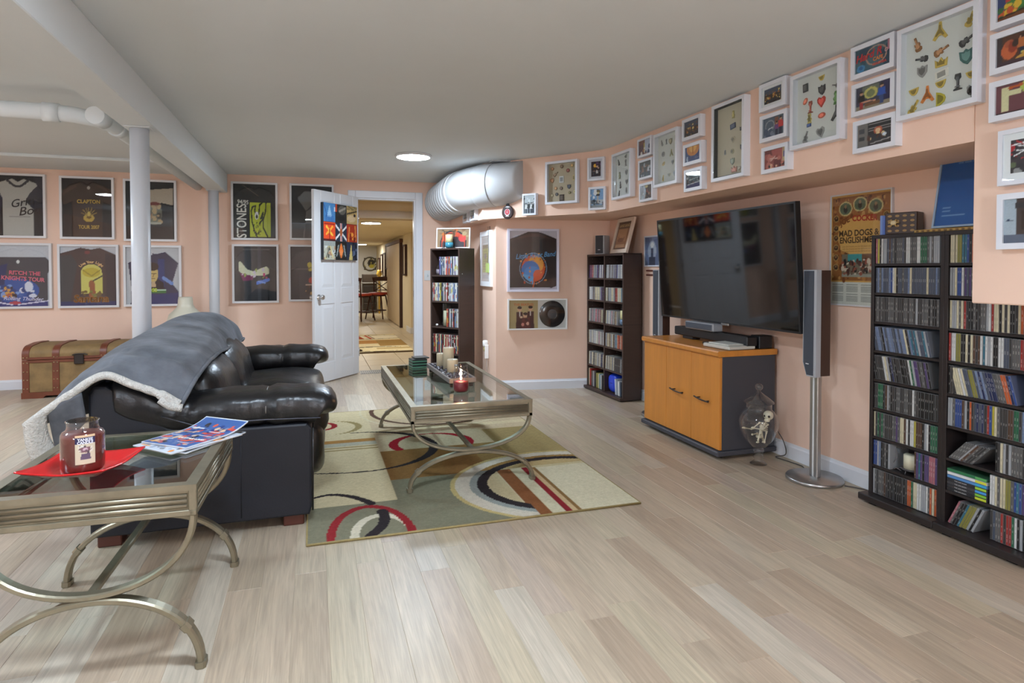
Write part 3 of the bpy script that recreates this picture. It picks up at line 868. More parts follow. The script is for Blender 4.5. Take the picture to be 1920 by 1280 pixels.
# --- shadow boxes of pins on the soffit
def pinbox(label, y0, y1, z0, z1, lst, loc=None, rz=RZ_TV, back=S(214, 218, 214), d=.045, b=.02, liner=None, deep=.03):
    w, h = abs(y0 - y1), z1 - z0
    f = frame('pin_display', label, 'pin display', loc or (XS, (y0 + y1) / 2, z0), rz, w, h, d, b, back=back, recess=deep, group='shadow boxes of pins along the soffit')
    if liner: MB().ring(w - 2 * b, h - 2 * b, .004, -d + .006, -d + deep, liner, b).build('liner', 'print', f)
    pins(f, lst, w, h, b, -d + deep)
    return f
pinbox('largest white shadow box of guitar pins, with the Irish-coloured flag pin, near the right corner', 2.026, 1.689, 1.801, 2.179, [
    ('guitar', .17, .83, .085, .35, BR), ('vee', .5, .90, .095, .0, G_), ('guitar', .9, .9, .08, -.4, G_), ('guitar', .86, .68, .085, -1.1, DK), ('guitar', .52, .66, .085, -1.2, BR),
    ('guitar', .24, .64, .075, 1.4, DK), ('shield', .86, .50, .085, .1, S(70, 112, 108)), ('crown', .52, .52, .07, 0, G_), ('shield', .25, .49, .07, 0, SV), ('flag', .53, .385, .072, .1, S(226, 224, 214)),
    ('cup', .93, .28, .06, .1, G_), ('cup', .52, .27, .06, .1, G_), ('cup', .13, .27, .06, .1, G_), ('mic', .75, .24, .085, 0, DK), ('vee', .33, .2, .09, 0, OR),
    ('cup', .52, .1, .08, 1.57, S(190, 176, 60)), ('guitar', .13, .08, .09, -.6, G_), ('disc', .93, .1, .055, 0, DK), ('totem', .92, .1, .06, .5, SV)])
pinbox('white shadow box with a red heart pin in the middle', 2.642, 2.320, 1.791, 2.167, [
    ('card', .2, .84, .06, .05, DK), ('cup', .57, .9, .05, .1, G_), ('shield', .58, .73, .07, .1, DK), ('guitar', .9, .72, .075, 1.3, SV), ('guitar', .97, .92, .06, .2, DK),
    ('oval', .2, .64, .05, .9, S(206, 110, 84)), ('heart', .57, .56, .075, 0, RD), ('totem', .89, .55, .085, 0, GN), ('mic', .32, .53, .08, 0, S(150, 76, 60)),
    ('oval', .58, .36, .06, .1, S(196, 96, 74)), ('totem', .3, .37, .07, 0, S(190, 176, 110)), ('vee', .9, .34, .1, 0, DK), ('flag', .29, .27, .035, 0, BL), ('guitar', .22, .1, .085, -.3, SV), ('heart', .56, .12, .075, .2, SV), ('disc', .97, .1, .045, 0, DK)])
pinbox('tall white shadow box with a cream back and a black liner', 3.306, 3.001, 1.716, 2.178, [
    ('totem', .58, .85, .06, 0, S(170, 160, 100)), ('flag', .57, .69, .065, .1, S(70, 80, 104)), ('crown', .88, .62, .05, 0, DK), ('heart', .57, .5, .055, 0, S(196, 188, 166)),
    ('disc', .55, .34, .05, 0, S(176, 170, 140)), ('shield', .9, .36, .06, 0, DK), ('shield', .56, .2, .06, 0, S(120, 128, 110)), ('crown', .62, .08, .07, 0, S(176, 110, 84)), ('cup', .8, .08, .05, 0, S(150, 140, 120)), ('totem', .3, .35, .04, 0, SV)],
    back=S(204, 198, 178), liner=S(40, 42, 44))
pinbox('white shadow box of small silver pins, fourth largest, left of the three stacked photos', 3.995, 3.689, 1.766, 2.144, [
    ('guitar', .2, .86, .06, .3, SV), ('mic', .42, .86, .05, .1, SV), ('shield', .62, .84, .06, 0, S(150, 140, 110)), ('card', .88, .88, .05, 0, SV), ('disc', .26, .62, .06, 0, SV), ('vee', .66, .6, .065, 0, S(170, 160, 110)),
    ('oval', .28, .42, .05, .6, G_), ('totem', .9, .45, .05, 0, DK), ('heart', .72, .4, .045, 0, SV), ('guitar', .26, .12, .06, -.2, G_), ('cup', .55, .16, .05, 0, S(180, 176, 150)), ('shield', .82, .16, .055, 0, SV)])
pinbox('white shadow box of pins just past the bend of the soffit', 4.654, 4.335, 1.748, 2.119, [
    ('guitar', .2, .84, .07, .4, DK), ('cup', .62, .93, .05, .4, SV), ('mic', .62, .78, .07, .1, SV), ('totem', .25, .52, .075, 0, S(140, 140, 110)), ('shield', .66, .55, .06, 0, SV), ('guitar', .9, .55, .05, 0, S(170, 170, 150)),
    ('guitar', .3, .28, .075, .1, DK), ('heart', .68, .32, .06, 0, SV), ('totem', .92, .36, .06, .1, SV), ('guitar', .22, .08, .07, -.3, DK), ('totem', .66, .12, .06, 0, SV)])
def diag(s, z): return (A0.x + DT.x * s, A0.y + DT.y * s, z)
fI = pinbox('white shadow box with tan back and a small black-framed card, on the diagonal soffit', 0, .323, 1.760, 2.137, [
    ('disc', .14, .88, .05, 0, BR), ('disc', .48, .92, .055, 0, S(104, 80, 56)), ('disc', .84, .92, .05, 0, S(170, 140, 90)), ('disc', .7, .8, .055, 0, S(120, 60, 50)), ('guitar', .26, .73, .08, -.9, S(120, 96, 70)),
    ('card', .47, .58, .085, 0, S(206, 206, 206)), ('shield', .13, .57, .06, .2, BR), ('totem', .9, .6, .065, 0, S(196, 180, 130)), ('shield', .74, .38, .06, 0, S(66, 70, 84)), ('disc', .26, .36, .05, 0, S(160, 120, 80)),
    ('disc', .46, .35, .05, 0, S(90, 70, 56)), ('disc', .3, .2, .05, 0, DK), ('disc', .12, .18, .05, 0, S(160, 150, 120)), ('disc', .76, .22, .04, 0, S(110, 100, 60)), ('disc', .93, .23, .035, 0, S(236, 226, 160)),
    ('card', .48, .1, .085, 0, S(60, 42, 26))], loc=diag(.893, 1.760), rz=RZ_DIAG, back=S(176, 162, 138))

# --- small framed photographs
def photo(kind, seed, w=42, h=30, asp=1.4):
    c = Cv(w, h, BLACK); R = random.Random(seed)
    if kind == 'bar':       # lit bar front at dusk
        c.a[:] = S(44, 46, 60); c.r(0, .62, 1, 1, S(70, 80, 104)); c.r(0, .25, 1, .62, S(70, 52, 40))
        c.blobs(26, [S(226, 176, 80), S(190, 120, 60), S(240, 214, 130), S(120, 70, 50)], seed, (.05, .2, .95, .8), (.02, .06), asp)
        c.l(.1, .7, .9, .86, .03, S(90, 84, 84)); c.r(0, 0, 1, .16, S(36, 30, 32)); c.blobs(8, [S(60, 50, 60), S(150, 110, 70)], seed + 1, (0, 0, 1, .2), (.03, .06), asp)
    if kind == 'sign':      # red neon script over a ring
        c.a[:] = S(52, 84, 100); c.r(0, 0, 1, .3, S(60, 100, 118)); c.blobs(12, [S(40, 70, 90), S(76, 106, 118)], seed, sz=(.08, .2), asp=asp)
        c.e(.60, .55, .30, .40, S(190, 150, 130), r0=.88); c.e(.16, .18, .12, .16, S(70, 140, 190)); c.e(.16, .2, .06, .08, S(40, 100, 160)); c.r(.92, .6, 1, 1, S(190, 130, 150))
    if kind == 'street':
        c.a[:] = S(60, 60, 66); c.r(0, .0, .3, 1, S(120, 116, 114)); c.r(.04, .3, .2, .45, S(66, 68, 72)); c.r(.04, .6, .2, .8, S(70, 72, 78)); c.r(.3, .5, 1, 1, S(50, 48, 50))
        for i in range(5): c.r(.34, .56 + i * .09, 1, .585 + i * .09, S(150, 146, 146))
        c.e(.6, .62, .12, .16, S(190, 96, 66)); c.e(.6, .62, .08, .1, S(226, 190, 150)); c.blobs(12, [S(200, 130, 60), S(226, 200, 150), S(90, 60, 50)], seed, (.32, .25, .8, .5), (.02, .06), asp); c.e(.78, .4, .06, .08, S(220, 226, 236)); c.r(.3, 0, 1, .2, S(66, 60, 62)); c.l(.4, .1, .95, .2, .02, S(170, 166, 166))
    if kind == 'couple':
        c.a[:] = S(64, 66, 84); c.r(.72, 0, 1, 1, S(48, 44, 84)); c.r(0, 0, 1, .2, S(150, 140, 120)); c.r(.18, .45, .68, .98, S(110, 116, 104)); c.e(.43, .66, .2, .24, S(196, 190, 110)); c.e(.43, .64, .12, .16, S(120, 130, 90))
        c.person(.16, .05, .75, S(36, 34, 36), leg=S(170, 50, 50), asp=asp); c.person(.74, .1, .82, S(50, 90, 180), leg=S(60, 80, 130), asp=asp); c.l(.2, .34, .55, .3, .03, S(206, 150, 120)); c.r(.25, .12, .7, .26, S(120, 86, 60))
    if kind == 'ring':      # grey emblem ring and two people
        c.a[:] = S(90, 104, 120); c.e(.32, .58, .22, .3, S(150, 156, 164), r0=.82); c.l(.22, .4, .42, .46, .03, S(210, 214, 220)); c.r(.55, .35, .72, .95, S(140, 90, 70)); c.person(.82, .02, .9, S(206, 60, 60), asp=asp); c.person(.64, .02, .7, S(120, 70, 130), asp=asp); c.blobs(10, [S(70, 84, 110), S(120, 130, 150)], seed, (0, 0, .5, .3), (.05, .12), asp)
    if kind == 'pink':
        c.a[:] = S(150, 78, 74); c.blobs(16, [S(176, 96, 92), S(120, 60, 60), S(196, 120, 110)], seed, sz=(.06, .18), asp=asp); c.l(.25, .55, .6, .5, .03, S(220, 180, 170)); c.l(.3, .42, .5, .62, .03, S(220, 180, 170)); c.r(.84, .3, .96, 1, S(196, 176, 140)); c.r(.88, .5, .93, .8, S(90, 90, 160)); c.blobs(9, [S(60, 40, 44), S(230, 180, 150)], seed + 2, (.2, 0, 1, .22), (.03, .07), asp)
    if kind == 'sun':       # orange emblem on blue
        c.a[:] = S(76, 100, 150); c.e(.5, .85, .42, .5, S(220, 150, 90)); c.e(.5, .95, .25, .35, S(240, 190, 110)); c.l(.5, .5, .5, 1, .02, S(190, 110, 50)); c.blobs(16, [S(110, 120, 160), S(80, 90, 140)], seed, (0, 0, 1, .4), (.04, .1), asp); c.e(.12, .2, .05, .2, S(190, 210, 230))
    if kind == 'crowd':
        c.a[:] = S(74, 84, 96); c.blobs(34, [S(40, 44, 56), S(130, 140, 146), S(90, 110, 120), S(190, 196, 200), S(120, 90, 84)], seed, sz=(.03, .1), asp=asp); c.r(0, 0, 1, .25, S(60, 60, 110)); c.l(.1, .22, .9, .32, .03, S(200, 204, 214)); c.l(.2, .5, .8, .6, .02, S(190, 200, 200))
    if kind == 'porch':
        c.a[:] = S(190, 200, 224); c.r(0, 0, .5, 1, S(120, 64, 54)); c.r(0, 0, .35, .7, S(90, 50, 70)); c.r(.4, .2, .5, .8, S(190, 170, 80)); c.blobs(12, [S(60, 70, 110), S(180, 120, 80), S(230, 226, 220)], seed, (0, 0, .9, .5), (.04, .1), asp)
    if kind == 'band':
        c.a[:] = S(66, 66, 70); [c.person(x, .02, .75, cc, asp=asp) for x, cc in ((.25, S(150, 110, 90)), (.5, S(60, 50, 50)), (.75, S(206, 210, 216)))]; c.blobs(14, [S(180, 184, 190), S(40, 36, 40), S(120, 80, 66)], seed, (0, .1, 1, .8), (.03, .08), asp)
    if kind == 'hall':
        c.a[:] = S(96, 80, 74); c.r(.3, .3, .7, .9, S(60, 56, 60)); c.e(.5, .9, .14, .1, S(226, 206, 150)); c.blobs(20, [S(150, 80, 70), S(60, 70, 80), S(180, 170, 150), S(50, 46, 46)], seed, (0, .0, 1, .7), (.03, .09), asp)
    if kind == 'bw':
        c.a[:] = S(150, 160, 170); c.r(0, .6, 1, 1, S(190, 196, 200)); [c.person(x, .02, hh, S(t, t, t), S(190, 180, 174), S(60, 64, 76), S(40, 40, 44), asp) for x, hh, t in ((.2, .55, 220), (.45, .62, 50), (.7, .58, 226), (.88, .6, 40))]; c.blobs(8, [S(90, 100, 110), S(220, 226, 230)], seed, (0, .5, 1, .95), (.04, .1), asp)
    if kind == 'night':
        c.a[:] = S(50, 34, 44); c.e(.4, .72, .16, .12, S(236, 180, 60)); c.blobs(14, [S(160, 60, 60), S(90, 60, 110), S(206, 170, 150), S(60, 50, 60)], seed, sz=(.04, .11), asp=asp); c.r(.0, .3, 1, .36, S(90, 90, 100)); c.person(.6, .02, .45, S(210, 206, 206), asp=asp); c.person(.3, .02, .4, S(60, 56, 66), asp=asp)
    if kind == 'tower':
        c.a[:] = S(130, 170, 214); c.r(0, .2, 1, .42, S(190, 198, 206)); c.p([(.5, .2), (.62, .2), (.62, .7), (.5, .7)], S(190, 180, 170)); c.r(.42, .62, .72, .72, S(70, 66, 70)); c.e(.57, .86, .18, .1, S(120, 106, 84)); c.e(.57, .78, .12, .06, S(210, 196, 150)); c.blobs(18, [S(50, 54, 60), S(110, 110, 116), S(80, 96, 110)], seed, (.05, .15, .95, .42), (.04, .1), asp); c.r(0, 0, 1, .14, S(150, 156, 160)); c.blobs(5, [S(226, 230, 236)], seed + 3, (0, .5, .45, .95), (.06, .14), asp)
    if kind == 'stall':
        c.a[:] = S(60, 70, 120); c.person(.25, .3, .7, S(206, 70, 60), hair=S(190, 60, 50), asp=asp); c.e(.4, .45, .28, .2, S(70, 130, 60)); c.blobs(14, [S(210, 90, 50), S(230, 190, 60), S(60, 110, 60)], seed, (0, .1, .5, .5), (.04, .09), asp); c.r(.6, .2, 1, 1, S(150, 184, 210)); c.r(0, 0, 1, .16, S(120, 70, 40)); c.l(0, .12, .6, .2, .03, S(60, 40, 30))
    if kind == 'dance':
        c.a[:] = S(90, 56, 40); c.r(0, 0, .1, 1, S(60, 50, 54)); c.e(.25, .5, .16, .3, S(206, 104, 60)); c.e(.25, .72, .1, .12, S(176, 90, 60)); c.person(.5, .2, .75, S(190, 110, 60), asp=asp); c.blobs(16, [S(210, 160, 70), S(150, 60, 40), S(196, 190, 110), S(60, 40, 36)], seed, (.3, .1, 1, .9), (.04, .1), asp); c.r(0, 0, 1, .14, S(70, 50, 60))
    if kind == 'letter':
        c.a[:] = S(112, 66, 74); c.r(.12, .08, .26, .92, S(216, 212, 166)); c.r(.12, .62, .5, .76, S(216, 212, 166)); c.e(.72, .82, .24, .26, S(176, 196, 90)); c.e(.72, .84, .14, .16, S(220, 232, 220)); c.person(.66, .02, .6, S(36, 34, 38), asp=asp); c.person(.88, .02, .55, S(206, 190, 170), asp=asp); c.l(.28, .86, .5, .9, .04, S(190, 90, 40)); c.r(0, 0, 1, .06, S(50, 40, 40))
    if kind == 'stage':
        c.a[:] = S(70, 62, 66); c.blobs(40, [S(176, 44, 50), S(226, 226, 230), S(120, 36, 44), S(50, 46, 52), S(150, 140, 140)], seed, (0, .3, 1, 1), (.03, .09), asp); [c.l(R.random(), R.uniform(.4, 1), R.random(), R.uniform(.4, 1), .018, R.choice([S(230, 230, 232), S(190, 50, 54)])) for _ in range(12)]; c.r(0, .0, 1, .28, S(60, 56, 60)); c.person(.55, 0, .45, S(190, 120, 100), asp=asp); c.blobs(8, [S(150, 150, 150), S(100, 110, 80)], seed + 1, (0, 0, 1, .28), (.04, .09), asp)
    if kind == 'cafe':
        c.a[:] = S(70, 60, 58); c.r(0, .2, .2, 1, S(170, 184, 196)); c.r(.03, .5, .17, .52, S(110, 120, 130)); c.e(.08, .52, .03, .03, S(40, 60, 90)); c.r(.2, .78, 1, .92, S(52, 52, 56)); c.r(.3, .3, .7, .72, S(52, 40, 36)); c.e(.75, 1.0, .3, .1, S(206, 204, 176)); c.r(0, 0, 1, .2, S(96, 106, 124)); c.person(.5, .08, .62, S(206, 210, 216), leg=S(150, 160, 180), hair=S(210, 206, 200), asp=asp); c.person(.68, .08, .66, S(196, 120, 60), leg=S(150, 160, 186), asp=asp)
    return c.n(.06, seed)
PH = 'small framed photographs along the soffit'
def small(label, y0, y1, z0, z1, kind, seed, matw=0.0, b=.021, loc=None, rz=RZ_TV, d=.04, wh=(42, 30), asp=1.4, matcol=S(236, 238, 240)):
    return frame('photo_frame', label, 'photo frame', loc or (XS, (y0 + y1) / 2, z0), rz, abs(y0 - y1), z1 - z0, d, b, cv=photo(kind, seed, *wh, asp), matw=matw, group=PH, recess=.008, matcol=matcol)
f = small('small framed photo of a red neon sign reading Hard R, above two others', 2.268, 2.044, 2.041, 2.188, 'sign', 1)
text('lettering', 'Hard R', .046, -.022, .088, -.0335, S(196, 40, 44), f, rot=.06, shear=.25, bold=.0012)
text('lettering', 'o', .034, .068, .088, -.0335, S(226, 170, 180), f, rot=.06, shear=.2)
text('lettering', 'CAFE', .022, .028, .062, -.0335, S(226, 130, 60), f, bold=.0008)
text('lettering', 'NIAGARA', .016, .035, .040, -.0335, S(206, 66, 50), f, bold=.0006)
small('small framed photo of a person in blue at a lit sign, middle of its column', 2.262, 2.040, 1.873, 2.018, 'couple', 2)
small('small framed photo of a grey street and round sign, lowest beside the largest pin box', 2.251, 2.032, 1.705, 1.849, 'street', 3)
small('small framed photo of a yellow-lit bar, with a mat, topmost beside the heart pin box', 2.883, 2.683, 2.041, 2.190, 'bar', 4, matw=.014)
small('small framed photo of a grey ring emblem and two people, middle of its column', 2.876, 2.671, 1.873, 2.018, 'ring', 5)
small('small framed pinkish red photo, lowest beside the heart pin box', 2.861, 2.661, 1.701, 1.843, 'pink', 6)
small('small framed dusk bar photo, topmost left of the tall black-lined pin box', 3.636, 3.430, 2.030, 2.170, 'bar', 7)
small('small framed photo of an orange sunburst over blue, left of the tall pin box', 3.622, 3.416, 1.863, 2.001, 'sun', 8)
small('small framed blue-grey crowd photo, lowest left of the tall pin box', 3.610, 3.410, 1.691, 1.835, 'crowd', 9)
small('small framed photo of a red and blue porch, topmost of column near the soffit bend', 4.236, 4.036, 2.019, 2.158, 'porch', 10, b=.016)
small('small framed photo of a three-person band, middle of the column near the soffit bend', 4.222, 4.022, 1.852, 1.996, 'band', 11, b=.016)
small('small framed photo of a dim reddish hall, lowest of the column near the soffit bend', 4.206, 4.010, 1.685, 1.821, 'hall', 12, b=.018)
dia = .158
small('upright small frame with a purple night photo, upper on the diagonal soffit', 0, dia, 1.937, 2.132, 'night', 13, loc=diag(1.230, 1.937), rz=RZ_DIAG, matw=.018, b=.016, wh=(28, 38), asp=.75, matcol=S(206, 208, 220))
small('upright small frame with a sky and tower photo, lower on the diagonal soffit', 0, .160, 1.687, 1.882, 'tower', 14, loc=diag(1.241, 1.687), rz=RZ_DIAG, b=.018, wh=(30, 40), asp=.75)
small('upright small frame with a black and white group, under the end of the duct', 0, .148, 1.675, 1.871, 'bw', 15, loc=diag(.556, 1.675), rz=RZ_DIAG, b=.016, wh=(28, 38), asp=.75)
for y, sd_, lab in ((6.43, 16, 'white frame seen edge-on under the duct, left one'), (6.12, 17, 'white frame seen edge-on under the duct, right one')):
    small(lab, 0, .20, 1.672, 1.865, 'bw', sd_, loc=(1.5735, y, 1.672), rz=RZ_TV, b=.018, wh=(28, 38), asp=.75)
BK = 'framed photographs on the right bulkhead'
for lab, z0, z1, kind, sd_ in (('frame with a person in red behind green produce, cut by the top right corner', 2.046, 2.19, 'stall', 18), ('frame with a warm orange photo of dancers at the right edge', 1.883, 2.029, 'dance', 19), ('frame with a photo of a giant pale letter F at the right edge', 1.713, 1.857, 'letter', 20)):
    g = small(lab, 1.650, 1.44, z0, z1, kind, sd_); g['group'] = BK
g = small('white frame with wide mat around a red and white stage photo, right edge', 1.616, 1.38, 1.479, 1.675, 'stage', 21, matw=.024, b=.016, wh=(40, 40), asp=1); g['group'] = BK
g = small('white frame with a photo of two people outside a cafe, right edge lowest', 1.616, 1.38, 1.252, 1.449, 'cafe', 22, b=.021, wh=(46, 40), asp=1.2); g['group'] = BK
text('lettering', 'CEOL BUNA', .016, .02, .153, -.0335, S(226, 226, 210), g)

# --- round hanging badge on the diagonal soffit
bd = thing('round_plaque', 'round dark plaque with red and white centre hanging below the duct', 'plaque', diag(.298, 1.655), RZ_DIAG)
MB().lathe([(0, -.014), (.058, -.014), (.064, -.01), (.064, 0), (0, 0)], (0, 0, .062), 32, S(58, 44, 42), axis='y').build('body', 'satin', bd)
c = Cv(30, 30, S(58, 44, 42)); c.e(.5, .5, .36, .36, S(206, 190, 190)); c.e(.5, .52, .29, .29, S(170, 40, 52)); c.e(.5, .54, .12, .14, S(216, 170, 170)); c.e(.5, .54, .07, .09, S(150, 40, 50)); c.p([(.3, .05), (.7, .05), (.62, .2), (.38, .2)], S(220, 214, 210))
c.a[(c.X - .5) ** 2 + (c.Y - .5) ** 2 > .23] = S(58, 44, 42)
c.build('emblem', 'print', bd, .088, .088, 0, -.0148, .018)
MB().lathe([(.0, -.012), (.016, -.012), (.016, 0), (0, 0)], (0, 0, .132), 12, S(80, 84, 96), axis='y').build('top_ring', 'satin', bd)
MB().tube([(0, -.005, .145), (.002, -.003, .215)], .0018, 6, S(60, 40, 36)).build('cord', 'paint', bd)

# ------------------------------------------------------------------ framed T-shirts
TS_ = 'framed T-shirts on the far wall'
def tee(c, col, neck=.93, shade=None, sl=True, bottom=-.05, tilt=0.0):
    P = [(.2, bottom), (.8, bottom), (.8, .62), (.98, .55), (1.03, .72), (.86, .88), (.62, .95), (.5, .90), (.38, .95), (.14, .88), (-.03, .72), (.02, .55), (.2, .62)]
    c.p(P, col, .8)
    if shade: c.e(.5, .93, .13, .05, shade)
    c.g += .25 * np.sin(c.X * 17 + 3 * np.sin(c.Y * 5)) * (c.g > .5) * .5
    return c
def shirt(label, x0, x1, z0, z1, cv, b=.021, back=S(26, 24, 24), mould=S(214, 212, 212), loc=None, rz=0.0, d=.042, group=TS_):
    w, h = abs(x1 - x0), z1 - z0
    return frame('shirt_frame', label, 'framed shirt', loc or ((x0 + x1) / 2, YD, z0), rz, w, h, d, b, mould, cv, back, recess=.02, rel=.008, group=group)
def words(f, lst, y=-.0335):
    for s, size, x, z, c, kw in lst: text('lettering', s, size, x, z, y, c, f, **kw)
W_, H_ = 64, 86
# cream raglan
c = Cv(W_, H_, S(34, 31, 34)); tee(c, S(176, 172, 164)); c.p([(.8, .98), (1.1, .98), (1.1, .42), (.86, .40), (.64, .58), (.74, .72), (.88, .84)], S(52, 48, 58)); c.p([(.0, .98), (-.1, .3), (.14, .32), (.2, .62), (.1, .8)], S(52, 46, 62))
for i in range(20): c.e(.28 + .44 * i / 19, .94 - .12 * math.sin(PI * i / 19), .03, .018, S(52, 48, 54))
c.r(.96, 0, 1, .4, S(36, 34, 38)); c.r(.32, .31, .74, .322, S(130, 126, 124))
f = shirt('framed cream raglan shirt with dark sleeves and script, cut by the left edge', -2.964, -2.502, 1.488, 2.115, c.n(.03, 1))
words(f, [("Griti's", .105, .06, .35, S(44, 36, 36), dict(rot=.22, shear=.35, bold=.001)), ('Bon', .115, .09, .265, S(44, 36, 36), dict(rot=.16, shear=.35, bold=.001))])
# brown shirt with gold print
c = Cv(W_, H_, S(40, 30, 27)); tee(c, S(66, 46, 36), shade=S(54, 36, 32), bottom=-.1); c.p([(0, .8), (.3, .9), (.3, .86), (.0, .7)], S(84, 62, 50)); c.p([(1, .82), (.7, .91), (.7, .87), (1, .74)], S(80, 58, 46)); c.e(.53, .85, .03, .03, S(170, 160, 150))
c.e(.53, .33, .11, .07, S(190, 156, 66)); c.e(.53, .345, .05, .03, S(120, 88, 36)); [c.l(.53, .36, .53 + .17 * math.cos(a), .36 + .15 * math.sin(a), .008, S(150, 122, 60)) for a in (.4, .8, 1.2, 1.57, 1.95, 2.35, 2.75)]; c.e(.53, .40, .03, .04, S(206, 176, 90))
f = shirt('framed dark brown shirt with gold print, upper row, second from the left edge', -2.386, -1.914, 1.484, 2.109, c.n(.05, 2))
words(f, [('CLAPTON', .052, .013, .375, S(190, 154, 66), dict(bold=.0016, sx=.85)), ('TOUR 2007', .050, .013, .12, S(190, 154, 66), dict(bold=.0014, sx=.72))])
# white top behind the column
c = Cv(W_, H_, S(34, 30, 29)); c.p([(.3, .2), (.3, .85), (.98, .9), (.98, .6), (.72, .64), (.7, .24)], S(176, 162, 144), .8); c.p([(.3, .64), (.66, .64), (.98, .58), (.98, 0), (.3, 0)], S(46, 40, 40), .5); c.e(.58, .45, .16, .2, S(110, 108, 92)); c.blobs(22, [S(176, 150, 110), S(70, 60, 50), S(150, 120, 90)], 4, (.44, .3, .72, .6), (.02, .05), .8); c.e(.58, .62, .13, .03, S(120, 56, 50)); c.r(.45, .26, .72, .3, S(170, 166, 150))
shirt('framed pale top with arched print, upper row, partly hidden by the nearer column', -1.831, -1.347, 1.471, 2.104, c.n(.05, 3))
# lime print
c = Cv(W_ + 16, H_ + 20, S(36, 34, 33)); tee(c, S(46, 43, 42), bottom=-.1)
lime = S(182, 190, 52)
c.r(.38, .02, .88, .66, lime); ink = S(40, 42, 24)
for P in ([(.42, .5), (.45, .58), (.52, .6), (.5, .5), (.54, .42)], [(.6, .46), (.62, .62), (.68, .66)], [(.77, .66), (.76, .5), (.7, .34), (.7, .2), (.8, .04)], [(.42, .5), (.44, .3), (.5, .12), (.56, .02)], [(.64, .36), (.7, .48), (.68, .34), (.62, .28)]):
    for a, b_ in zip(P, P[1:]): c.l(*a, *b_, .016, ink)
R = random.Random(6)
for _ in range(26):
    u, v = R.uniform(.46, .68), R.uniform(.05, .28); c.l(u, v, u + R.uniform(-.02, .02), v + .025, .007, ink)
c.e(.55, .42, .045, .075, S(222, 222, 226)); c.e(.55, .40, .03, .03, ink); c.l(.55, .45, .55, .36, .006, ink); c.l(.22, .98, .6, .78, .006, S(110, 100, 84))
f = shirt('framed black shirt with lime green print and tall white side lettering', -.824, -.358, 1.497, 2.120, c)
words(f, [('STONES', .135, -.125, .205, S(220, 216, 206), dict(rot=PI / 2, sx=.75, bold=.002)), ('94/95', .062, -.115, .405, S(220, 216, 206), dict(sx=.8, bold=.001, rot=-.06))])
# grey shirt behind the door
c = Cv(W_, H_, S(40, 37, 38)); c.p([(.14, .76), (.32, .9), (.7, .9), (1, .6), (1, 0), (.3, 0), (.36, .52)], S(112, 110, 110), .8); c.r(0, 0, 1, .28, S(74, 74, 76)); c.l(0, .285, 1, .285, .008, S(104, 112, 130)); c.l(.36, .52, .6, .68, .012, S(58, 56, 58)); c.e(.2, .76, .05, .05, S(112, 110, 110))
shirt('framed shirt with a plain grey shape, upper row, behind the open door', -.234, .232, 1.505, 2.123, c.n(.03, 5))
# lower row
c = Cv(W_ + 10, H_, S(188, 188, 194)); tee(c, S(62, 58, 66), bottom=-.2); c.a[c.Y > .80] = S(190, 190, 196); c.p([(.1, .78), (.4, .80), (.46, .7), (.6, .78), (.96, .70), (.97, 0), (0, 0), (0, .7)], S(64, 60, 68), .8); c.e(.46, .73, .03, .03, S(216, 216, 214))
c.r(.0, 0, .96, .09, S(40, 44, 110)); c.e(.4, .26, .42, .2, S(46, 78, 150)); c.blobs(26, [S(120, 150, 206), S(206, 206, 220), S(60, 90, 160), S(40, 60, 120)], 8, (.08, .16, .72, .36), (.03, .08), .8); c.blobs(12, [S(176, 90, 56), S(60, 40, 40), S(206, 150, 70)], 9, (.18, .16, .42, .34), (.02, .05), .8); c.e(.4, .055, .1, .03, S(176, 60, 70)); c.l(0, .09, .35, .03, .01, S(206, 200, 220)); c.l(.45, .03, 1, .09, .01, S(206, 200, 220)); c.p([(.0, .62), (.28, .7), (.22, .36), (0, .3)], S(44, 46, 90))
f = shirt('framed dark shirt with blue group print and pink lettering, lower left edge', -2.983, -2.461, .797, 1.438, c.n(.04, 7), back=S(190, 190, 196))
words(f, [('RITCH THE', .052, .035, .345, S(206, 90, 110), dict(bold=.002, rot=-.06)), ('KNIGHTS TOUR', .054, .02, .29, S(206, 96, 116), dict(bold=.002, rot=-.08, sx=.92)), ('Rolling Thunder', .05, .02, .095, S(206, 200, 226), dict(shear=.3, bold=.0006, rot=-.05))])
c = Cv(W_ + 10, H_ + 6, S(190, 190, 196)); c.p([(0, 0), (1, 0), (1, .86), (.7, .98), (.55, .95), (.36, .98), (.0, .88)], S(70, 50, 48), .8); c.p([(0, 0), (.16, .0), (.3, .7), (.2, .86), (0, .84)], S(64, 60, 62)); c.p([(1, 0), (.82, 0), (.8, .9), (1, .84)], S(52, 40, 44)); c.e(.48, .9, .05, .03, S(120, 56, 54)); c.r(0, 0, 1, .07, S(40, 44, 90))
c.r(.36, .2, .74, .55, S(206, 194, 96)); c.e(.55, .55, .19, .15, S(206, 194, 96)); c.e(.55, .56, .16, .08, S(190, 166, 50)); c.l(.55, .5, .4, .6, .01, S(150, 130, 40)); c.l(.55, .5, .7, .6, .01, S(150, 130, 40)); c.e(.55, .36, .055, .07, S(150, 84, 46)); c.p([(.5, .15), (.63, .15), (.6, .36), (.52, .36)], S(150, 80, 44)); c.l(.58, .42, .74, .5, .012, S(60, 56, 40)); c.blobs(14, [S(120, 116, 50), S(110, 84, 40)], 3, (.37, .15, .73, .25), (.015, .03), .8)
f = shirt('framed maroon shirt with a yellow arched print of a guitarist, lower row', -2.411, -1.882, .795, 1.431, c.n(.04, 8), back=S(190, 190, 196))
for i, ch in enumerate('Live Your Light'):
    a = math.radians(140 - 100 * i / 14)
    text('lettering', ch, .036, .025 + .125 * math.cos(a), .345 + .115 * math.sin(a), -.0335, S(226, 180, 120), f, rot=a - PI / 2, bold=.001)
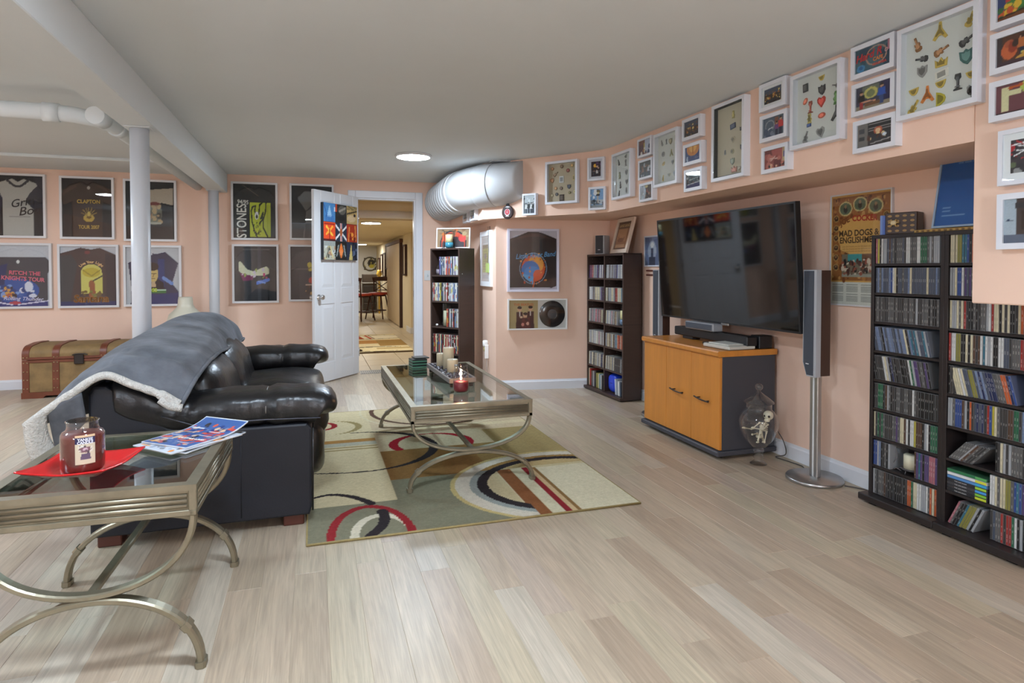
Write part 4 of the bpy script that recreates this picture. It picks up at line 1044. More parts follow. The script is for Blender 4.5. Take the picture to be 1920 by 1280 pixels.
words(f, [('Santana', .105, .02, .088, S(230, 150, 70), dict(bold=.003, shear=.1, sx=.95)), ('Santana', .105, .02, .088, S(240, 206, 130), dict(bold=.0002, shear=.1, sx=.95))])
f.children[-1].location.y = -.0006
c = Cv(W_ + 10, H_ + 6, S(188, 188, 192)); c.p([(.08, 0), (.1, .3), (.04, .72), (.26, .86), (.4, .92), (.56, .88), (.74, .92), (.98, .72), (.86, .36), (.98, .22), (.98, 0)], S(50, 48, 74), .8); c.r(.6, .3, .72, .8, S(46, 56, 110)); c.p([(.1, .0), (.98, .0), (.98, .2), (.6, .17), (.1, .2)], S(44, 48, 100)); c.e(.46, .88, .04, .015, S(206, 206, 210))
c.p([(.28, .24), (.72, .24), (.7, .38), (.6, .44), (.42, .44), (.3, .36)], S(44, 30, 32)); c.e(.50, .53, .10, .15, S(206, 176, 110)); c.e(.50, .66, .115, .07, S(50, 34, 28)); c.p([(.4, .6), (.4, .42), (.45, .40), (.44, .6)], S(90, 56, 40)); c.r(.43, .53, .57, .545, S(70, 44, 34)); c.r(.47, .45, .54, .46, S(90, 50, 40)); c.l(.52, .53, .5, .48, .008, S(140, 100, 60)); c.p([(.45, .3), (.56, .3), (.54, .4), (.48, .4)], S(196, 166, 130)); c.l(.7, .46, .86, .36, .03, S(110, 140, 200)); c.r(.3, .19, .74, .26, S(60, 110, 50)); c.r(.52, .235, .74, .26, S(190, 214, 190))
f = shirt('framed navy shirt with a printed face, lower row, partly hidden by the nearer column', -1.839, -1.308, .800, 1.429, c.n(.04, 9), back=S(188, 188, 192))
words(f, [('BOSS', .05, -.02, .165, S(190, 206, 60), dict(bold=.002))])
c = Cv(W_, H_, S(38, 37, 40)); tee(c, S(46, 46, 50), bottom=-.1); c.r(.55, 0, .62, 1, S(66, 66, 72)); c.r(.2, .93, .84, .945, S(110, 108, 106)); c.p([(.1, .7), (.14, .73), (.3, .58), (.46, .54), (.62, .6), (.76, .63), (.82, .58), (.82, .5), (.66, .46), (.46, .46), (.2, .48), (.1, .56)], S(206, 206, 176)); c.p([(.12, .52), (.3, .48), (.46, .46), (.42, .38), (.2, .37)], S(120, 44, 84)); c.blobs(14, [S(206, 190, 206), S(190, 60, 110), S(150, 160, 80)], 4, (.12, .42, .8, .58), (.015, .03), .8); c.l(.54, .33, .8, .385, .03, S(84, 120, 206)); c.l(.56, .36, .72, .33, .015, S(130, 160, 226))
shirt('framed black shirt with a pale swooping print and blue mark, lower row', -.820, -.352, .817, 1.451, c.n(.05, 10))
c = Cv(W_, H_, S(44, 38, 42)); tee(c, S(56, 50, 54), bottom=-.1); c.l(.05, .58, .5, .58, .008, S(110, 100, 96)); c.blobs(9, [S(200, 180, 60), S(150, 120, 40)], 5, (.4, .54, .6, .66), (.03, .06), .8); c.e(.56, .36, .13, .07, S(190, 60, 40)); c.l(.36, .28, .7, .28, .01, S(190, 160, 140)); c.blobs(26, [S(150, 100, 60), S(206, 160, 90), S(90, 56, 40), S(60, 44, 40)], 6, (.28, .06, .8, .26), (.02, .05), .8)
shirt('framed black shirt with red and gold print, lower row, behind the open door', -.251, .228, .828, 1.452, c.n(.05, 11))

# alcove wall: black band shirt and framed record
AW0, AW1 = Vector((1.702, 5.831)), Vector((2.845, 5.66))
AU = (AW1 - AW0).normalized()
RZ_A = math.atan2(AU.y, AU.x)
def alc(s, z): return (AW0.x + AU.x * s, AW0.y + AU.y * s, z)
c = Cv(80, 100, S(196, 192, 204)); c.p([(.0, .04), (.9, .03), (1, .06), (1, .87), (.72, .96), (.62, .98), (.38, .98), (.0, .86)], S(40, 32, 33), .9); c.p([(.04, .84), (.4, .95), (.66, .95), (.98, .84), (.66, .9), (.4, .9)], S(66, 46, 46)); c.p([(.08, .8), (.78, .86), (.8, .15), (.1, .1)], S(33, 29, 31))
c.e(.5, .36, .25, .23, S(206, 84, 36)); c.e(.55, .43, .17, .15, S(226, 150, 50)); c.e(.44, .34, .19, .15, S(40, 104, 176)); c.e(.48, .30, .17, .10, S(58, 130, 200)); c.p([(.25, .28), (.5, .22), (.5, .1), (.34, .18)], S(90, 160, 214)); c.e(.6, .25, .1, .09, S(214, 90, 50)); c.e(.5, .36, .29, .27, S(130, 150, 176), r0=.95); c.blobs(26, [S(214, 96, 40), S(226, 160, 70), S(176, 70, 40)], 5, (.22, .1, .8, .62), (.008, .02), .8); c.l(.52, .12, .5, .05, .012, S(206, 90, 40))
k_ = ((c.X - .5) / .29) ** 2 + ((c.Y - .36) / .27) ** 2 < .9
f = shirt('large framed black shirt with a blue and orange round print on the alcove wall', 0, .512, .962, 1.576, c, b=.022, back=S(196, 192, 204), mould=S(208, 206, 220), loc=alc(.362, .962), rz=RZ_A, group=None)
words(f, [('Little River Band', .068, .02, .355, S(90, 150, 200), dict(shear=.35, rot=.08, bold=.0008, sx=.86)), ('~~~', .06, -.04, .30, S(50, 100, 160), dict(rot=.15))])
# framed LP with cover
fr = thing('framed_record', 'white frame holding an album cover beside a black record, under the large shirt', 'framed record', alc(.408, .590), RZ_A + .02)
fw, fh = .598, .302
MB().ring(fw, fh, .013, -.03, 0, S(226, 224, 220)).build('moulding', 'satin', fr)
MB().box(-fw / 2 + .01, fw / 2 - .01, -.012, -.001, .01, fh - .01, S(206, 204, 200)).build('backing', 'print', fr)
c = Cv(60, 60, S(176, 156, 110)); [(c.e(x, y, .075, .085, S(206, 160, 130)), c.e(x, y + .055, .08, .055, S(44, 26, 22)), c.p([(x - .13, 0), (x + .13, 0), (x + .11, y - .1), (x - .11, y - .1)], S(70, 30, 30)), c.l(x, y - .1, x, y - .24, .02, S(216, 206, 196))) for x, y in ((.36, .68), (.74, .70))]; c.p([(.42, 0), (.74, 0), (.72, .38), (.45, .38)], S(96, 38, 36)); c.e(.55, .46, .075, .085, S(206, 160, 130)); c.e(.56, .52, .08, .05, S(44, 26, 22)); c.e(.47, .14, .05, .06, S(206, 130, 120)); c.e(.64, .17, .05, .06, S(214, 160, 140)); c.e(.6, .3, .06, .04, S(60, 26, 26)); c.e(.42, .4, .05, .035, S(214, 180, 150))
c.n(.04, 3).build('album_cover', 'print', fr, .285, .276, -.139, -.0135, .013)
text('lettering', 'THE BEATLES', .032, -.139, .245, -.0142, S(196, 110, 60), fr, bold=.0008, sx=1.05)
MB().lathe([(0, -.0145), (.018, -.0145), (.048, -.0150), (.05, -.0155), (.128, -.0155), (.131, -.013), (.131, -.012)], (.148, 0, .151), 48, S(26, 24, 25), axis='y').build('record', 'gloss', fr)
MB().lathe([(.003, -.0162), (.046, -.0162), (.047, -.0156)], (.148, 0, .151), 32, S(84, 80, 82), axis='y').build('record_label', 'print', fr)
MB().box(-fw / 2 + .013, fw / 2 - .013, -.026, -.0245, .013, fh - .013).build('glass_pane', 'pane', fr)

# hanging green poster frame on the recess wall
RW0, RW1 = Vector((1.702, 5.83)), Vector((1.76, YD))
c = Cv(30, 60, S(206, 210, 214)); c.r(.14, .2, .86, .80, S(142, 158, 66)); c.r(.14, .72, .86, .8, S(70, 84, 60)); [c.r(.22, .26 + .055 * i, .78, .285 + .055 * i, S(92, 110, 50)) for i in range(8)]; c.e(.5, .55, .14, .05, S(60, 80, 110)); c.r(.14, .06, .86, .15, S(170, 180, 190)); [c.r(.15, .86 + .035 * i, .85, .87 + .035 * i, S(150, 160, 160)) for i in range(3)]
ru_ = (RW0 - RW1).normalized()
gp = frame('poster_frame', 'white framed green poster seen at a slant beside the corner bookcase', 'poster', (1.724, 6.20, 1.008), math.atan2(ru_.y, ru_.x), .46, .565, .035, .05, S(232, 234, 236), c, recess=.006)
MB().box(.10, .20, -.05, -.036, .14, .235, S(170, 186, 110), bev=.002).build('green_tag', 'paint', gp)
MB().tube([(.15, -.04, .235), (.19, -.038, .36), (.16, -.037, .60)], .0018, 6, S(60, 66, 60)).build('tag_cord', 'paint', gp)
MB().tube([(.16, -.02, .565), (.16, -.02, .605)], .003, 6, S(40, 36, 34)).build('nail', 'paint', gp)
# outlet with plug-in on the recess wall
ot = thing('wall_outlet', 'wall outlet with a white plug-in warmer on the recess wall', 'outlet', (1.722, 6.18, .40), math.atan2(ru_.y, ru_.x))
MB().box(-.037, .037, -.006, 0, -.06, .06, S(206, 196, 184), bev=.002).build('plate', 'satin', ot)
MB().puff((.0, -.034, .02), (.026, .028, .034), .6, 20, 12, S(240, 240, 238)).build('plug_in', 'satin', ot)
MB().lathe([(.016, 0), (.02, .01), (.02, .04), (.014, .046), (0, .046)], (-.0, -.034, -.06), 16, S(190, 170, 110)).build('vial', 'satin', ot)
MB().box(.035, .055, -.05, -.01, -.13, .01, S(238, 238, 236), bev=.004).build('charger_arm', 'satin', ot)
MB().tube([(.045, -.03, -.13), (.05, -.03, -.24), (.04, -.02, -.39)], .003, 6, S(150, 140, 132)).build('cord', 'paint', ot)
# light switch beside the doorway
sw = thing('light_switch', 'pale light switch between the doorway and the corner bookcase', 'switch', (1.288, YD, 1.05))
MB().box(-.036, .036, -.007, 0, 0, .118, S(214, 214, 212), bev=.002).build('plate', 'satin', sw)
MB().box(-.006, .006, -.018, -.006, .048, .072, S(190, 200, 204), bev=.001).build('toggle', 'satin', sw)

# concert poster on the TV wall
c = Cv(96, 150, S(206, 158, 84)); pz = lambda: None
c.r(0, 0, 1, .205, S(206, 206, 196))
c.r(.02, .215, .98, .985, S(150, 96, 52)); c.blobs(150, [S(120, 70, 40), S(176, 120, 64), S(98, 58, 36), S(190, 140, 80)], 4, (.02, .22, .98, .98), (.012, .03), .62)
c.e(.52, .62, .40, .18, S(212, 164, 92)); c.r(.16, .50, .86, .74, S(212, 164, 92)); c.r(.13, .62, .9, .72, S(212, 164, 92)); c.e(.5, .52, .34, .06, S(214, 170, 100))
for x, yy in ((.25, .875), (.5, .905), (.76, .875)):
    c.e(x, yy, .12, .066, S(196, 176, 120)); c.e(x, yy, .1, .054, S(96, 104, 80)); c.e(x, yy - .01, .035, .03, S(70, 60, 50)); c.e(x, yy + .02, .022, .016, S(150, 120, 90))
for i in range(6):
    for x in (.085, .93):
        yy = .79 - i * .09
        c.e(x, yy, .05, .032, S(176, 140, 84)); c.e(x, yy, .036, .023, S(70, 48, 36)); c.e(x, yy + .006, .016, .01, S(150, 110, 80))
c.r(.2, .255, .96, .46, S(120, 110, 92)); c.r(.3, .38, .54, .46, S(70, 150, 150)); c.r(.54, .38, .8, .46, S(120, 84, 60)); c.e(.88, .44, .06, .02, S(80, 150, 140)); c.r(.2, .25, .96, .28, S(150, 150, 136)); c.blobs(110, [S(70, 44, 40), S(150, 84, 66), S(206, 190, 170), S(90, 60, 50), S(44, 40, 40)], 8, (.2, .275, .95, .4), (.012, .028), .7)
for x0 in (.03, .28, .53, .79):
    for i in range(11): c.r(x0, .03 + .0145 * i, x0 + (.2 if x0 < .7 else .18), .037 + .0145 * i, S(132, 134, 128))
    c.r(x0, .1, x0 + .2, .108, S(206, 206, 196))
po = frame('concert_poster', 'tall ochre concert poster with cameo portraits, left of the disc rack', 'poster', (XT, 2.655, .978), RZ_TV, .40, .622, .016, .008, S(206, 206, 208), c.n(.05, 2), recess=.005)
def pw(s, sz, x, z, col, **k): text('lettering', s, sz, x, z, -.0122, col, po, **k)
pw('MAD DOGS &', .046, -.01, .400, S(84, 62, 42), bold=.0014, sx=.92); pw('ENGLISHMEN', .046, -.01, .362, S(84, 62, 42), bold=.0014, sx=.90)
pw('JOE', .042, -.10, .468, S(126, 74, 40), bold=.0016, rot=.35); pw('COCKER', .042, .03, .478, S(170, 62, 44), bold=.0018, rot=-.03, sx=.95)
for i in range(3): pw('with the friends and the full band on the road', .0125, 0, .328 - .013 * i, S(140, 96, 50))
# half hidden framed photo and dark stripes behind the TV
c = Cv(24, 40, S(96, 108, 140)); c.e(.5, .5, .3, .36, S(150, 160, 180)); c.e(.5, .72, .12, .1, S(206, 206, 206)); c.r(.4, .2, .6, .6, S(60, 66, 90)); c.r(.3, 0, .7, .3, S(50, 54, 76))
fB = frame('photo_frame', 'blue-grey photo frame half hidden behind the television', 'photo frame', (XT, 4.82, 1.205), RZ_TV, .26, .27, .02, .012, S(200, 206, 216), c, recess=.005)
wr = thing('wall_rail', 'pair of thin dark rails on the wall between small rack and television', 'rail', (XT, 4.70, 1.125))
for z in (0, .038): MB().box(-.018, 0, -.55, .22, z, z + .013, S(86, 40, 32), bev=.002).build('rail', 'satin', wr)
# ================================================================== RUG
rx0, rx1, ry0, ry1 = -.03, 1.562, 2.77, 5.275
c = Cv(230, 362, S(206, 192, 156))
def U(x): return (x - rx0) / (rx1 - rx0)
def V(y): return (y - ry0) / (ry1 - ry0)
def rc(x0, y0, x1, y1, col): c.r(U(x0), V(y0), U(x1), V(y1), col)
def ee(x, y, r, col, r0=0.0, ry=None): c.e(U(x), V(y), r / (rx1 - rx0), (ry or r) / (ry1 - ry0), col, r0)
SAGE, BRN, OLV, PINKB = S(132, 129, 108), S(140, 104, 62), S(160, 142, 98), S(196, 178, 148)
CREAM, LCREAM, INK, RED, TAN, BLUE = S(208, 194, 158), S(212, 204, 182), S(52, 46, 48), S(146, 44, 48), S(140, 106, 68), S(140, 148, 144)
rc(.405, 4.05, 1.562, 4.90, PINKB); rc(.405, 4.90, 1.562, ry1, S(200, 184, 148)); rc(1.172, 3.4, 1.562, 4.40, OLV); rc(.405, 3.48, .98, 4.05, BRN); rc(.98, 3.48, 1.172, 4.05, S(146, 118, 74))
rc(rx0, ry0, .98, 3.175, SAGE); rc(.405, ry0, .98, 3.48, SAGE)
# far block
rc(.405, 4.52, 1.562, 4.60, CREAM); ee(.95, 5.15, .52, S(92, 70, 58), .93, .52); ee(.95, 5.15, .60, S(206, 196, 164), .97, .60)
# left stripes and rings
rc(rx0, 4.33, .405, 4.405, S(168, 126, 72)); rc(rx0, 4.245, .405, 4.325, S(176, 174, 156)); rc(rx0, 4.205, .405, 4.225, S(150, 132, 88)); rc(rx0, 4.15, .405, 4.165, S(150, 132, 88))
for i in range(40):
    a = 2 * PI * i / 40
    w = .004 + .022 * max(0, math.cos(a))
    ee(.12 + .2 * math.cos(a), 4.77 + .2 * math.sin(a), w, S(150, 136, 94))
    w = .008 + .014 * max(0, math.cos(a))
    ee(.03 + .12 * math.cos(a), 4.83 + .12 * math.sin(a), w, RED)
# red ring on the pink block (cut off by the brown block)
for i in range(90):
    a = 2 * PI * i / 90
    x, y = .76 + .255 * math.cos(a), 4.16 + .235 * math.sin(a)
    if y > 4.05: ee(x, y, .010 + .022 * abs(math.cos(a)) ** 1.4, S(150, 32, 44))
# big ink circle
for i in range(260):
    a = math.radians(-100 + 205 * i / 260 - 12)
    x, y = .27 + .49 * math.cos(a), 4.125 + .45 * math.sin(a)
    ee(x, y, .007 + .026 * max(0, math.cos(a)) ** 1.5, INK)
for i in range(60):
    x = rx0 + i * .0055; ee(x, 3.735 - .055 * math.sin(min(1, i / 50) * PI / 2), .007, INK)
# front red ring, cream ring, ink arc
bx, by = .243, 2.78
for i in range(150):
    a = PI * i / 149
    ee(bx + .052 + .125 * math.cos(a), by + .215 * math.sin(a), .020, LCREAM)
ee(bx + .045, by, .095, SAGE, 0, .15)
for i in range(150):
    a = PI * i / 149
    ee(bx + .175 * math.cos(a) , by + .345 * math.sin(a), .020, S(150, 48, 52))
for P, w0, w1 in (([(-.02, 3.315), (.05, 3.345), (.12, 3.335), (.20, 3.27), (.27, 3.17), (.31, 3.06), (.315, 2.95), (.29, 2.86), (.235, 2.775)], .010, .026),):
    pp = crom([(a, b, 0) for a, b in P], 16)
    for i, p_ in enumerate(pp):
        t = i / len(pp)
        on_ring = abs(math.hypot((p_.x - bx) / .175, (p_.y - by) / .345) - 1) < .12
        if not on_ring: ee(p_.x, p_.y, w0 + (w1 - w0) * min(1, 1.6 * t), INK)
# concentric arcs at the right
ax, ay = 1.345, 3.19
def arcfill(r, col): c.m((np.hypot((c.X * (rx1 - rx0) + rx0 - ax) / 1.17, (c.Y * (ry1 - ry0) + ry0 - ay)) < r), col)
arcfill(.560, S(192, 172, 118)); arcfill(.538, S(176, 170, 152)); arcfill(.532, S(206, 198, 182)); arcfill(.470, S(148, 154, 150)); arcfill(.435, INK); arcfill(.385, S(196, 182, 146))
up_ = (c.Y * (ry1 - ry0) + ry0) > 3.48
k_ = up_ & (np.hypot((c.X * (rx1 - rx0) + rx0 - ax) / 1.17, (c.Y * (ry1 - ry0) + ry0 - ay)) < .470) & (np.hypot((c.X * (rx1 - rx0) + rx0 - ax) / 1.17, (c.Y * (ry1 - ry0) + ry0 - ay)) > .435)
c.a[k_] = S(150, 118, 70)
k_ = up_ & (np.hypot((c.X * (rx1 - rx0) + rx0 - ax) / 1.17, (c.Y * (ry1 - ry0) + ry0 - ay)) < .385)
c.a[k_] = S(186, 164, 118)
rc(1.0, ry0, rx1, 3.45, S(204, 192, 160)); 
k_ = (np.hypot((c.X * (rx1 - rx0) + rx0 - ax) / 1.17, (c.Y * (ry1 - ry0) + ry0 - ay)) > .385) & (c.X * (rx1 - rx0) + rx0 < 1.1) & (c.X * (rx1 - rx0) + rx0 > .99) & (c.Y * (ry1 - ry0) + ry0 < 2.95)
rc(1.012, ry0, 1.095, 3.47, S(136, 88, 56)); rc(1.10, ry0, 1.16, 3.47, S(206, 198, 170)); rc(1.16, ry0, 1.20, 3.47, S(142, 46, 52)); rc(1.20, ry0, 1.222, 3.46, S(206, 180, 140)); rc(1.222, ry0, 1.247, 3.455, S(140, 108, 68)); rc(1.247, ry0, rx1, 3.45, S(208, 200, 172))
for r_, r2, col in ((.560, .538, S(192, 172, 118)), (.538, .470, S(206, 198, 182)), (.470, .435, S(148, 154, 150)), (.435, .385, INK)):
    D_ = np.hypot((c.X * (rx1 - rx0) + rx0 - ax) / 1.17, (c.Y * (ry1 - ry0) + ry0 - ay))
    c.a[(D_ < r_) & (D_ > r2) & (c.X * (rx1 - rx0) + rx0 < 1.03) & (~up_)] = col
c.a *= np.array([.90, .885, .86])
c.n(.05, 3)
rug = thing('area_rug', 'large patterned rug with red, black and cream rings under the glass coffee table', 'rug', ((rx0 + rx1) / 2, (ry0 + ry1) / 2, 0))
c.build('pile', 'carpet', rug, rx1 - rx0, ry1 - ry0, 0, 0, 0, M4=Matrix.Translation((0, -(ry1 - ry0) / 2, .0105)) @ Matrix.Rotation(-PI / 2, 4, 'X'))
MB().box(rx0, rx1, ry0, ry1, .0005, .0100, S(150, 136, 96), bev=.003).build('backing', 'carpet', rug, world=True)
e_ = MB()
e_.tube([(rx0, ry0, .006), (rx1, ry0, .006), (rx1, ry1, .006), (rx0, ry1, .006)], .006, 8, S(150, 134, 92), closed=True)
e_.build('bound_edge', 'carpet', rug, world=True)

# ================================================================== SOFA
sf = thing('sofa', 'black leather sofa seen from its arm end, back half covered by a grey blanket', 'sofa', (-.43, 3.98, 0))
SY0, SY1 = 3.0, 4.95
def rounded(mb, y0, y1, poly, r=.02, col=(.5, .5, .5)):
    """prism with softened end edges"""
    n = len(poly)
    cx = sum(p[0] for p in poly) / n; cz = sum(p[1] for p in poly) / n
    def off(d):
        out = []
        for i in range(n):
            a = Vector(poly[i - 1]); b = Vector(poly[i]); e = Vector(poly[(i + 1) % n])
            t = ((b - a).normalized() + (e - b).normalized())
            t = t.normalized() if t.length > 1e-6 else (e - a).normalized()
            nn = Vector((-t.y, t.x))
            if nn.dot(Vector((cx - b.x, cz - b.y))) < 0: nn = -nn
            out.append(b + nn * d)
        return out
    rows = [(y0, r), (y0 + r * .3, r * .3), (y0 + r, 0), (y1 - r, 0), (y1 - r * .3, r * .3), (y1, r)]
    vs = []
    for y, d in rows: vs += [(p.x, y, p.y) for p in off(d)]
    fs = [(j * n + i, j * n + (i + 1) % n, (j + 1) * n + (i + 1) % n, (j + 1) * n + i) for j in range(5) for i in range(n)]
    mb.add(vs, fs + [tuple(range(n)), tuple(5 * n + i for i in range(n))], col)
    return mb
MB().box(-.86, -.03, SY0 + .2, SY1 - .2, .06, .30, bev=.02).build('base', 'leather_flat', sf, world=True)
SIDE = [(-.895, .05), (-.02, .05), (-.008, .09), (-.008, .45), (-.03, .475), (-.50, .475), (-.60, .50), (-.70, .565), (-.77, .635), (-.83, .69), (-.875, .69), (-.895, .66)]
for y0, y1 in ((SY0, SY0 + .24), (SY1 - .24, SY1)):
    a = rounded(MB(), y0, y1, SIDE, .012).build('side_panel', 'leather_flat', sf, world=True)
    yo = y0 if y0 < 3.5 else y1
    for yy in (y0 + .004, y1 - .004):
        MB().tube([(-.006, yy, .07), (-.002, yy, .45)], .004, 6).build('piping', 'leather', a, world=True)
# seam line down the near side panel
MB().tube([(-.31, SY0 - .0005, .07), (-.31, SY0 - .0005, .45)], .0022, 6).build('seam', 'leather_flat', sf, world=True)
def sect2(w, h, n=24, e=.62):
    def sp(v, p): return math.copysign(abs(v) ** p, v)
    return [(h * sp(math.sin(2 * PI * i / n), e), w * sp(math.cos(2 * PI * i / n), e)) for i in range(n)]
for yc, nm in ((SY0 + .135, 0), (SY1 - .135, 1)):
    P = crom([(.050, yc, .495), (.040, yc, .53), (-.03, yc, .545), (-.20, yc, .548), (-.40, yc, .545), (-.53, yc, .543), (-.63, yc, .562), (-.71, yc, .60), (-.78, yc, .632), (-.83, yc, .63)], 6)
    rs = []
    for i, p_ in enumerate(P):
        t = i / (len(P) - 1)
        q = min(1, .35 + 6 * t) if t < .11 else 1.0
        q *= 1 - .14 * math.exp(-((p_.x + .205) / .012) ** 2) - .10 * math.exp(-((p_.x + .52) / .03) ** 2)
        q *= 1 + .035 * math.sin(p_.x * 34 + 1) * (1 if p_.x < .0 else 0)
        if t > .93: q *= 1 - .5 * (t - .93) / .07
        rs.append(q)
    ar = MB().tube(P, 1, sect=sect2(.152, .083), rs=rs).build('arm', 'leather', sf, world=True)
    MB().tube([(-.205, yc + .138 * math.cos(a), .548 + .076 * math.sin(a)) for a in np.linspace(-.2, PI + .2, 18)], .0028, 6, S(120, 116, 112)).build('stitching', 'paint', ar, world=True)
    yy = SY0 - .016 if nm == 0 else SY1 + .016
    MB().tube([(.03, yy, .500), (-.2, yy, .508), (-.5, yy, .506), (-.62, yy, .552)], .0022, 6, S(84, 88, 100)).build('stitching', 'paint', ar, world=True)
# back body
BK_ = [(-.89, .07), (-.50, .07), (-.50, .46), (-.55, .62), (-.62, .76), (-.70, .815), (-.79, .825), (-.86, .79), (-.885, .70)]
bk_ = MB()
YS_ = np.linspace(SY0 + .12, SY1 - .10, 16)
def bkz(z, y): return z if z < .46 else .46 + (z - .46) * (.72 + .28 * min(1, max(0, (y - 3.12) / .75)) - (.12 if y > SY1 - .12 else 0))
nb_ = len(BK_)
bk_.add([(x, y, bkz(z, y)) for y in YS_ for x, z in BK_], [(j * nb_ + i, j * nb_ + (i + 1) % nb_, (j + 1) * nb_ + (i + 1) % nb_, (j + 1) * nb_ + i) for j in range(15) for i in range(nb_)] + [tuple(range(nb_)), tuple(15 * nb_ + i for i in range(nb_))], (.5, .5, .5))
bk_.build('back', 'leather_flat', sf, world=True)
# seat and back cushions
def wr(amp, fr, seed):
    def f(p, n):
        d = amp * hn(p.x * fr + seed, p.y * fr, p.z * fr * 1.3)
        return Vector((p.x + n[0] * d, p.y + n[1] * d * .3, p.z + n[2] * d))
    return f
mid = (SY0 + .27 + SY1 - .27) / 2
for k, (y0, y1) in enumerate(((SY0 + .262, mid), (mid, SY1 - .262))):
    yc, hy = (y0 + y1) / 2, (y1 - y0) / 2 + .004
    def sh(p, n, k=k):
        q = wr(.010, 9, k * 3.1)(p, n)
        if p.x > -.1: q.x += .02 * max(0, n[0]) * (1 - n[2] ** 2)
        q.z += .018 * math.exp(-((p.x + .18) / .2) ** 2) * max(0, n[2])
        return q
    MB().puff((-.245, yc, .395), (.30, hy, .095), .42, 44, 26, fn=sh).build('seat_cushion', 'leather', sf, world=True)
    MB().puff((-.025, yc, .285), (.082, hy, .165), .55, 40, 26, fn=wr(.008, 10, k)).build('front_roll', 'leather', sf, world=True)
    def bs(p, n, k=k):
        q = wr(.012, 8, k * 2.2 + 5)(p, n)
        q.x -= .30 * (p.z - .5) - .012 * math.sin((p.z - .45) * 14)
        return q
    MB().puff((-.505, yc, .565), (.12, hy, .165 + .02 * k), .55, 44, 30, fn=bs).build('back_cushion', 'leather', sf, world=True)
for x in (-.83, -.09):
    for y in (SY0 + .07, SY1 - .07):
        MB().box(x - .045, x + .045, y - .045, y + .045, 0, .055, bev=.004).build('foot', 'mahogany', sf, world=True)

# blanket over the back
bl = thing('blanket', 'grey plush blanket with white fleece edge draped over the sofa back', 'blanket', (-.8, 3.9, .8))
ST = [
    (2.940, [(-.545, .600), (-.615, .648), (-.715, .695), (-.818, .738), (-.925, .672), (-1.015, .607), (-1.085, .550)]),
    (3.02, [(-.515, .668), (-.590, .705), (-.690, .740), (-.805, .764), (-.915, .715), (-1.01, .640), (-1.092, .530)]),
    (3.15, [(-.500, .708), (-.565, .750), (-.670, .778), (-.795, .792), (-.900, .755), (-.995, .675), (-1.075, .52)]),
    (3.45, [(-.490, .728), (-.550, .785), (-.655, .818), (-.785, .826), (-.880, .800), (-.955, .715), (-1.00, .50)]),
    (3.85, [(-.492, .716), (-.545, .790), (-.640, .836), (-.775, .850), (-.855, .828), (-.888, .735), (-.893, .48)]),
    (4.30, [(-.492, .694), (-.540, .785), (-.630, .848), (-.765, .866), (-.845, .842), (-.890, .735), (-.893, .48)]),
    (4.70, [(-.492, .680), (-.535, .780), (-.625, .850), (-.755, .872), (-.840, .842), (-.890, .735), (-.893, .48)]),
    (4.97, [(-.495, .668), (-.535, .762), (-.615, .830), (-.740, .852), (-.835, .825), (-.890, .72), (-.893, .48)]),
    (5.03, [(-.510, .648), (-.545, .722), (-.615, .775), (-.735, .795), (-.835, .772), (-.892, .69), (-.896, .47)])]
rows = [[Vector((x, y, z)) for x, z in pr] for y, pr in ST]
NV, NU = 12, 9
cols = [crom([r[k] for r in rows], NV) for k in range(7)]
fine = []
for j in range(len(cols[0])):
    fine.append(crom([cols[k][j] for k in range(7)], NU))
nj, ni = len(fine), len(fine[0])
for j in range(nj):
    for i in range(ni):
        p_ = fine[j][i]; u = i / (ni - 1); v = j / (nj - 1)
        edge = min(1, 6 * v, 6 * (1 - v) + .2)
        w = .006 * math.sin(9 * u + 17 * v + 2.5 * math.sin(7 * v)) + .009 * hn(u * 9, v * 13, 1.5)
        if u < .55: w += .020 * math.exp(-((v - .16 - .12 * u) / .035) ** 2) - .016 * math.exp(-((v - .24 - .1 * u) / .03) ** 2) + .012 * math.exp(-((v - .33 + .1 * u) / .03) ** 2)
        if u < .6: w += .010 * math.sin(30 * v + 5 * u) * max(0, 1 - v / .55) * (1 - u / .6)
        if u > .75: w *= .45
        nrm = Vector((-.45 if u > .55 else .5 - u, 0, .8)).normalized()
        fine[j][i] = p_ + nrm * (w * edge + .008)
mb = MB().add([p for r in fine for p in r], [(j * ni + i, j * ni + i + 1, (j + 1) * ni + i + 1, (j + 1) * ni + i) for j in range(nj - 1) for i in range(ni - 1)], (.5, .5, .5), True)
o = mb.build('cover', 'fleece_grey', bl, world=True, fix=False)
md = o.modifiers.new('thickness', 'SOLIDIFY'); md.thickness = .012; md.offset = 1
near_edge = [p + Vector((0, -.008, .0)) for p in fine[0]]
rs = [1.25 if i < 10 else 1.0 for i in range(len(near_edge))]
MB().tube(near_edge, .0165, 10, rs=[r * (1 + .08 * hn(i * .9, 2)) for i, r in enumerate(rs)]).build('fleece_edge', 'sherpa', bl, world=True)
fold = [near_edge[0] + Vector(d) for d in ((.012, -.006, -.012), (-.03, -.014, .0), (-.07, -.012, .030))]
MB().tube(crom(fold, 6), .017, 10).build('fleece_fold', 'sherpa', bl, world=True)
MB().tube([fine[j][0] + Vector((.004, 0, -.004)) for j in range(0, nj)], .009, 8).build('front_hem', 'fleece_grey', bl, world=True)
MB().tube([fine[nj - 1][i] for i in range(ni)], .012, 8).build('far_hem', 'fleece_grey', bl, world=True)
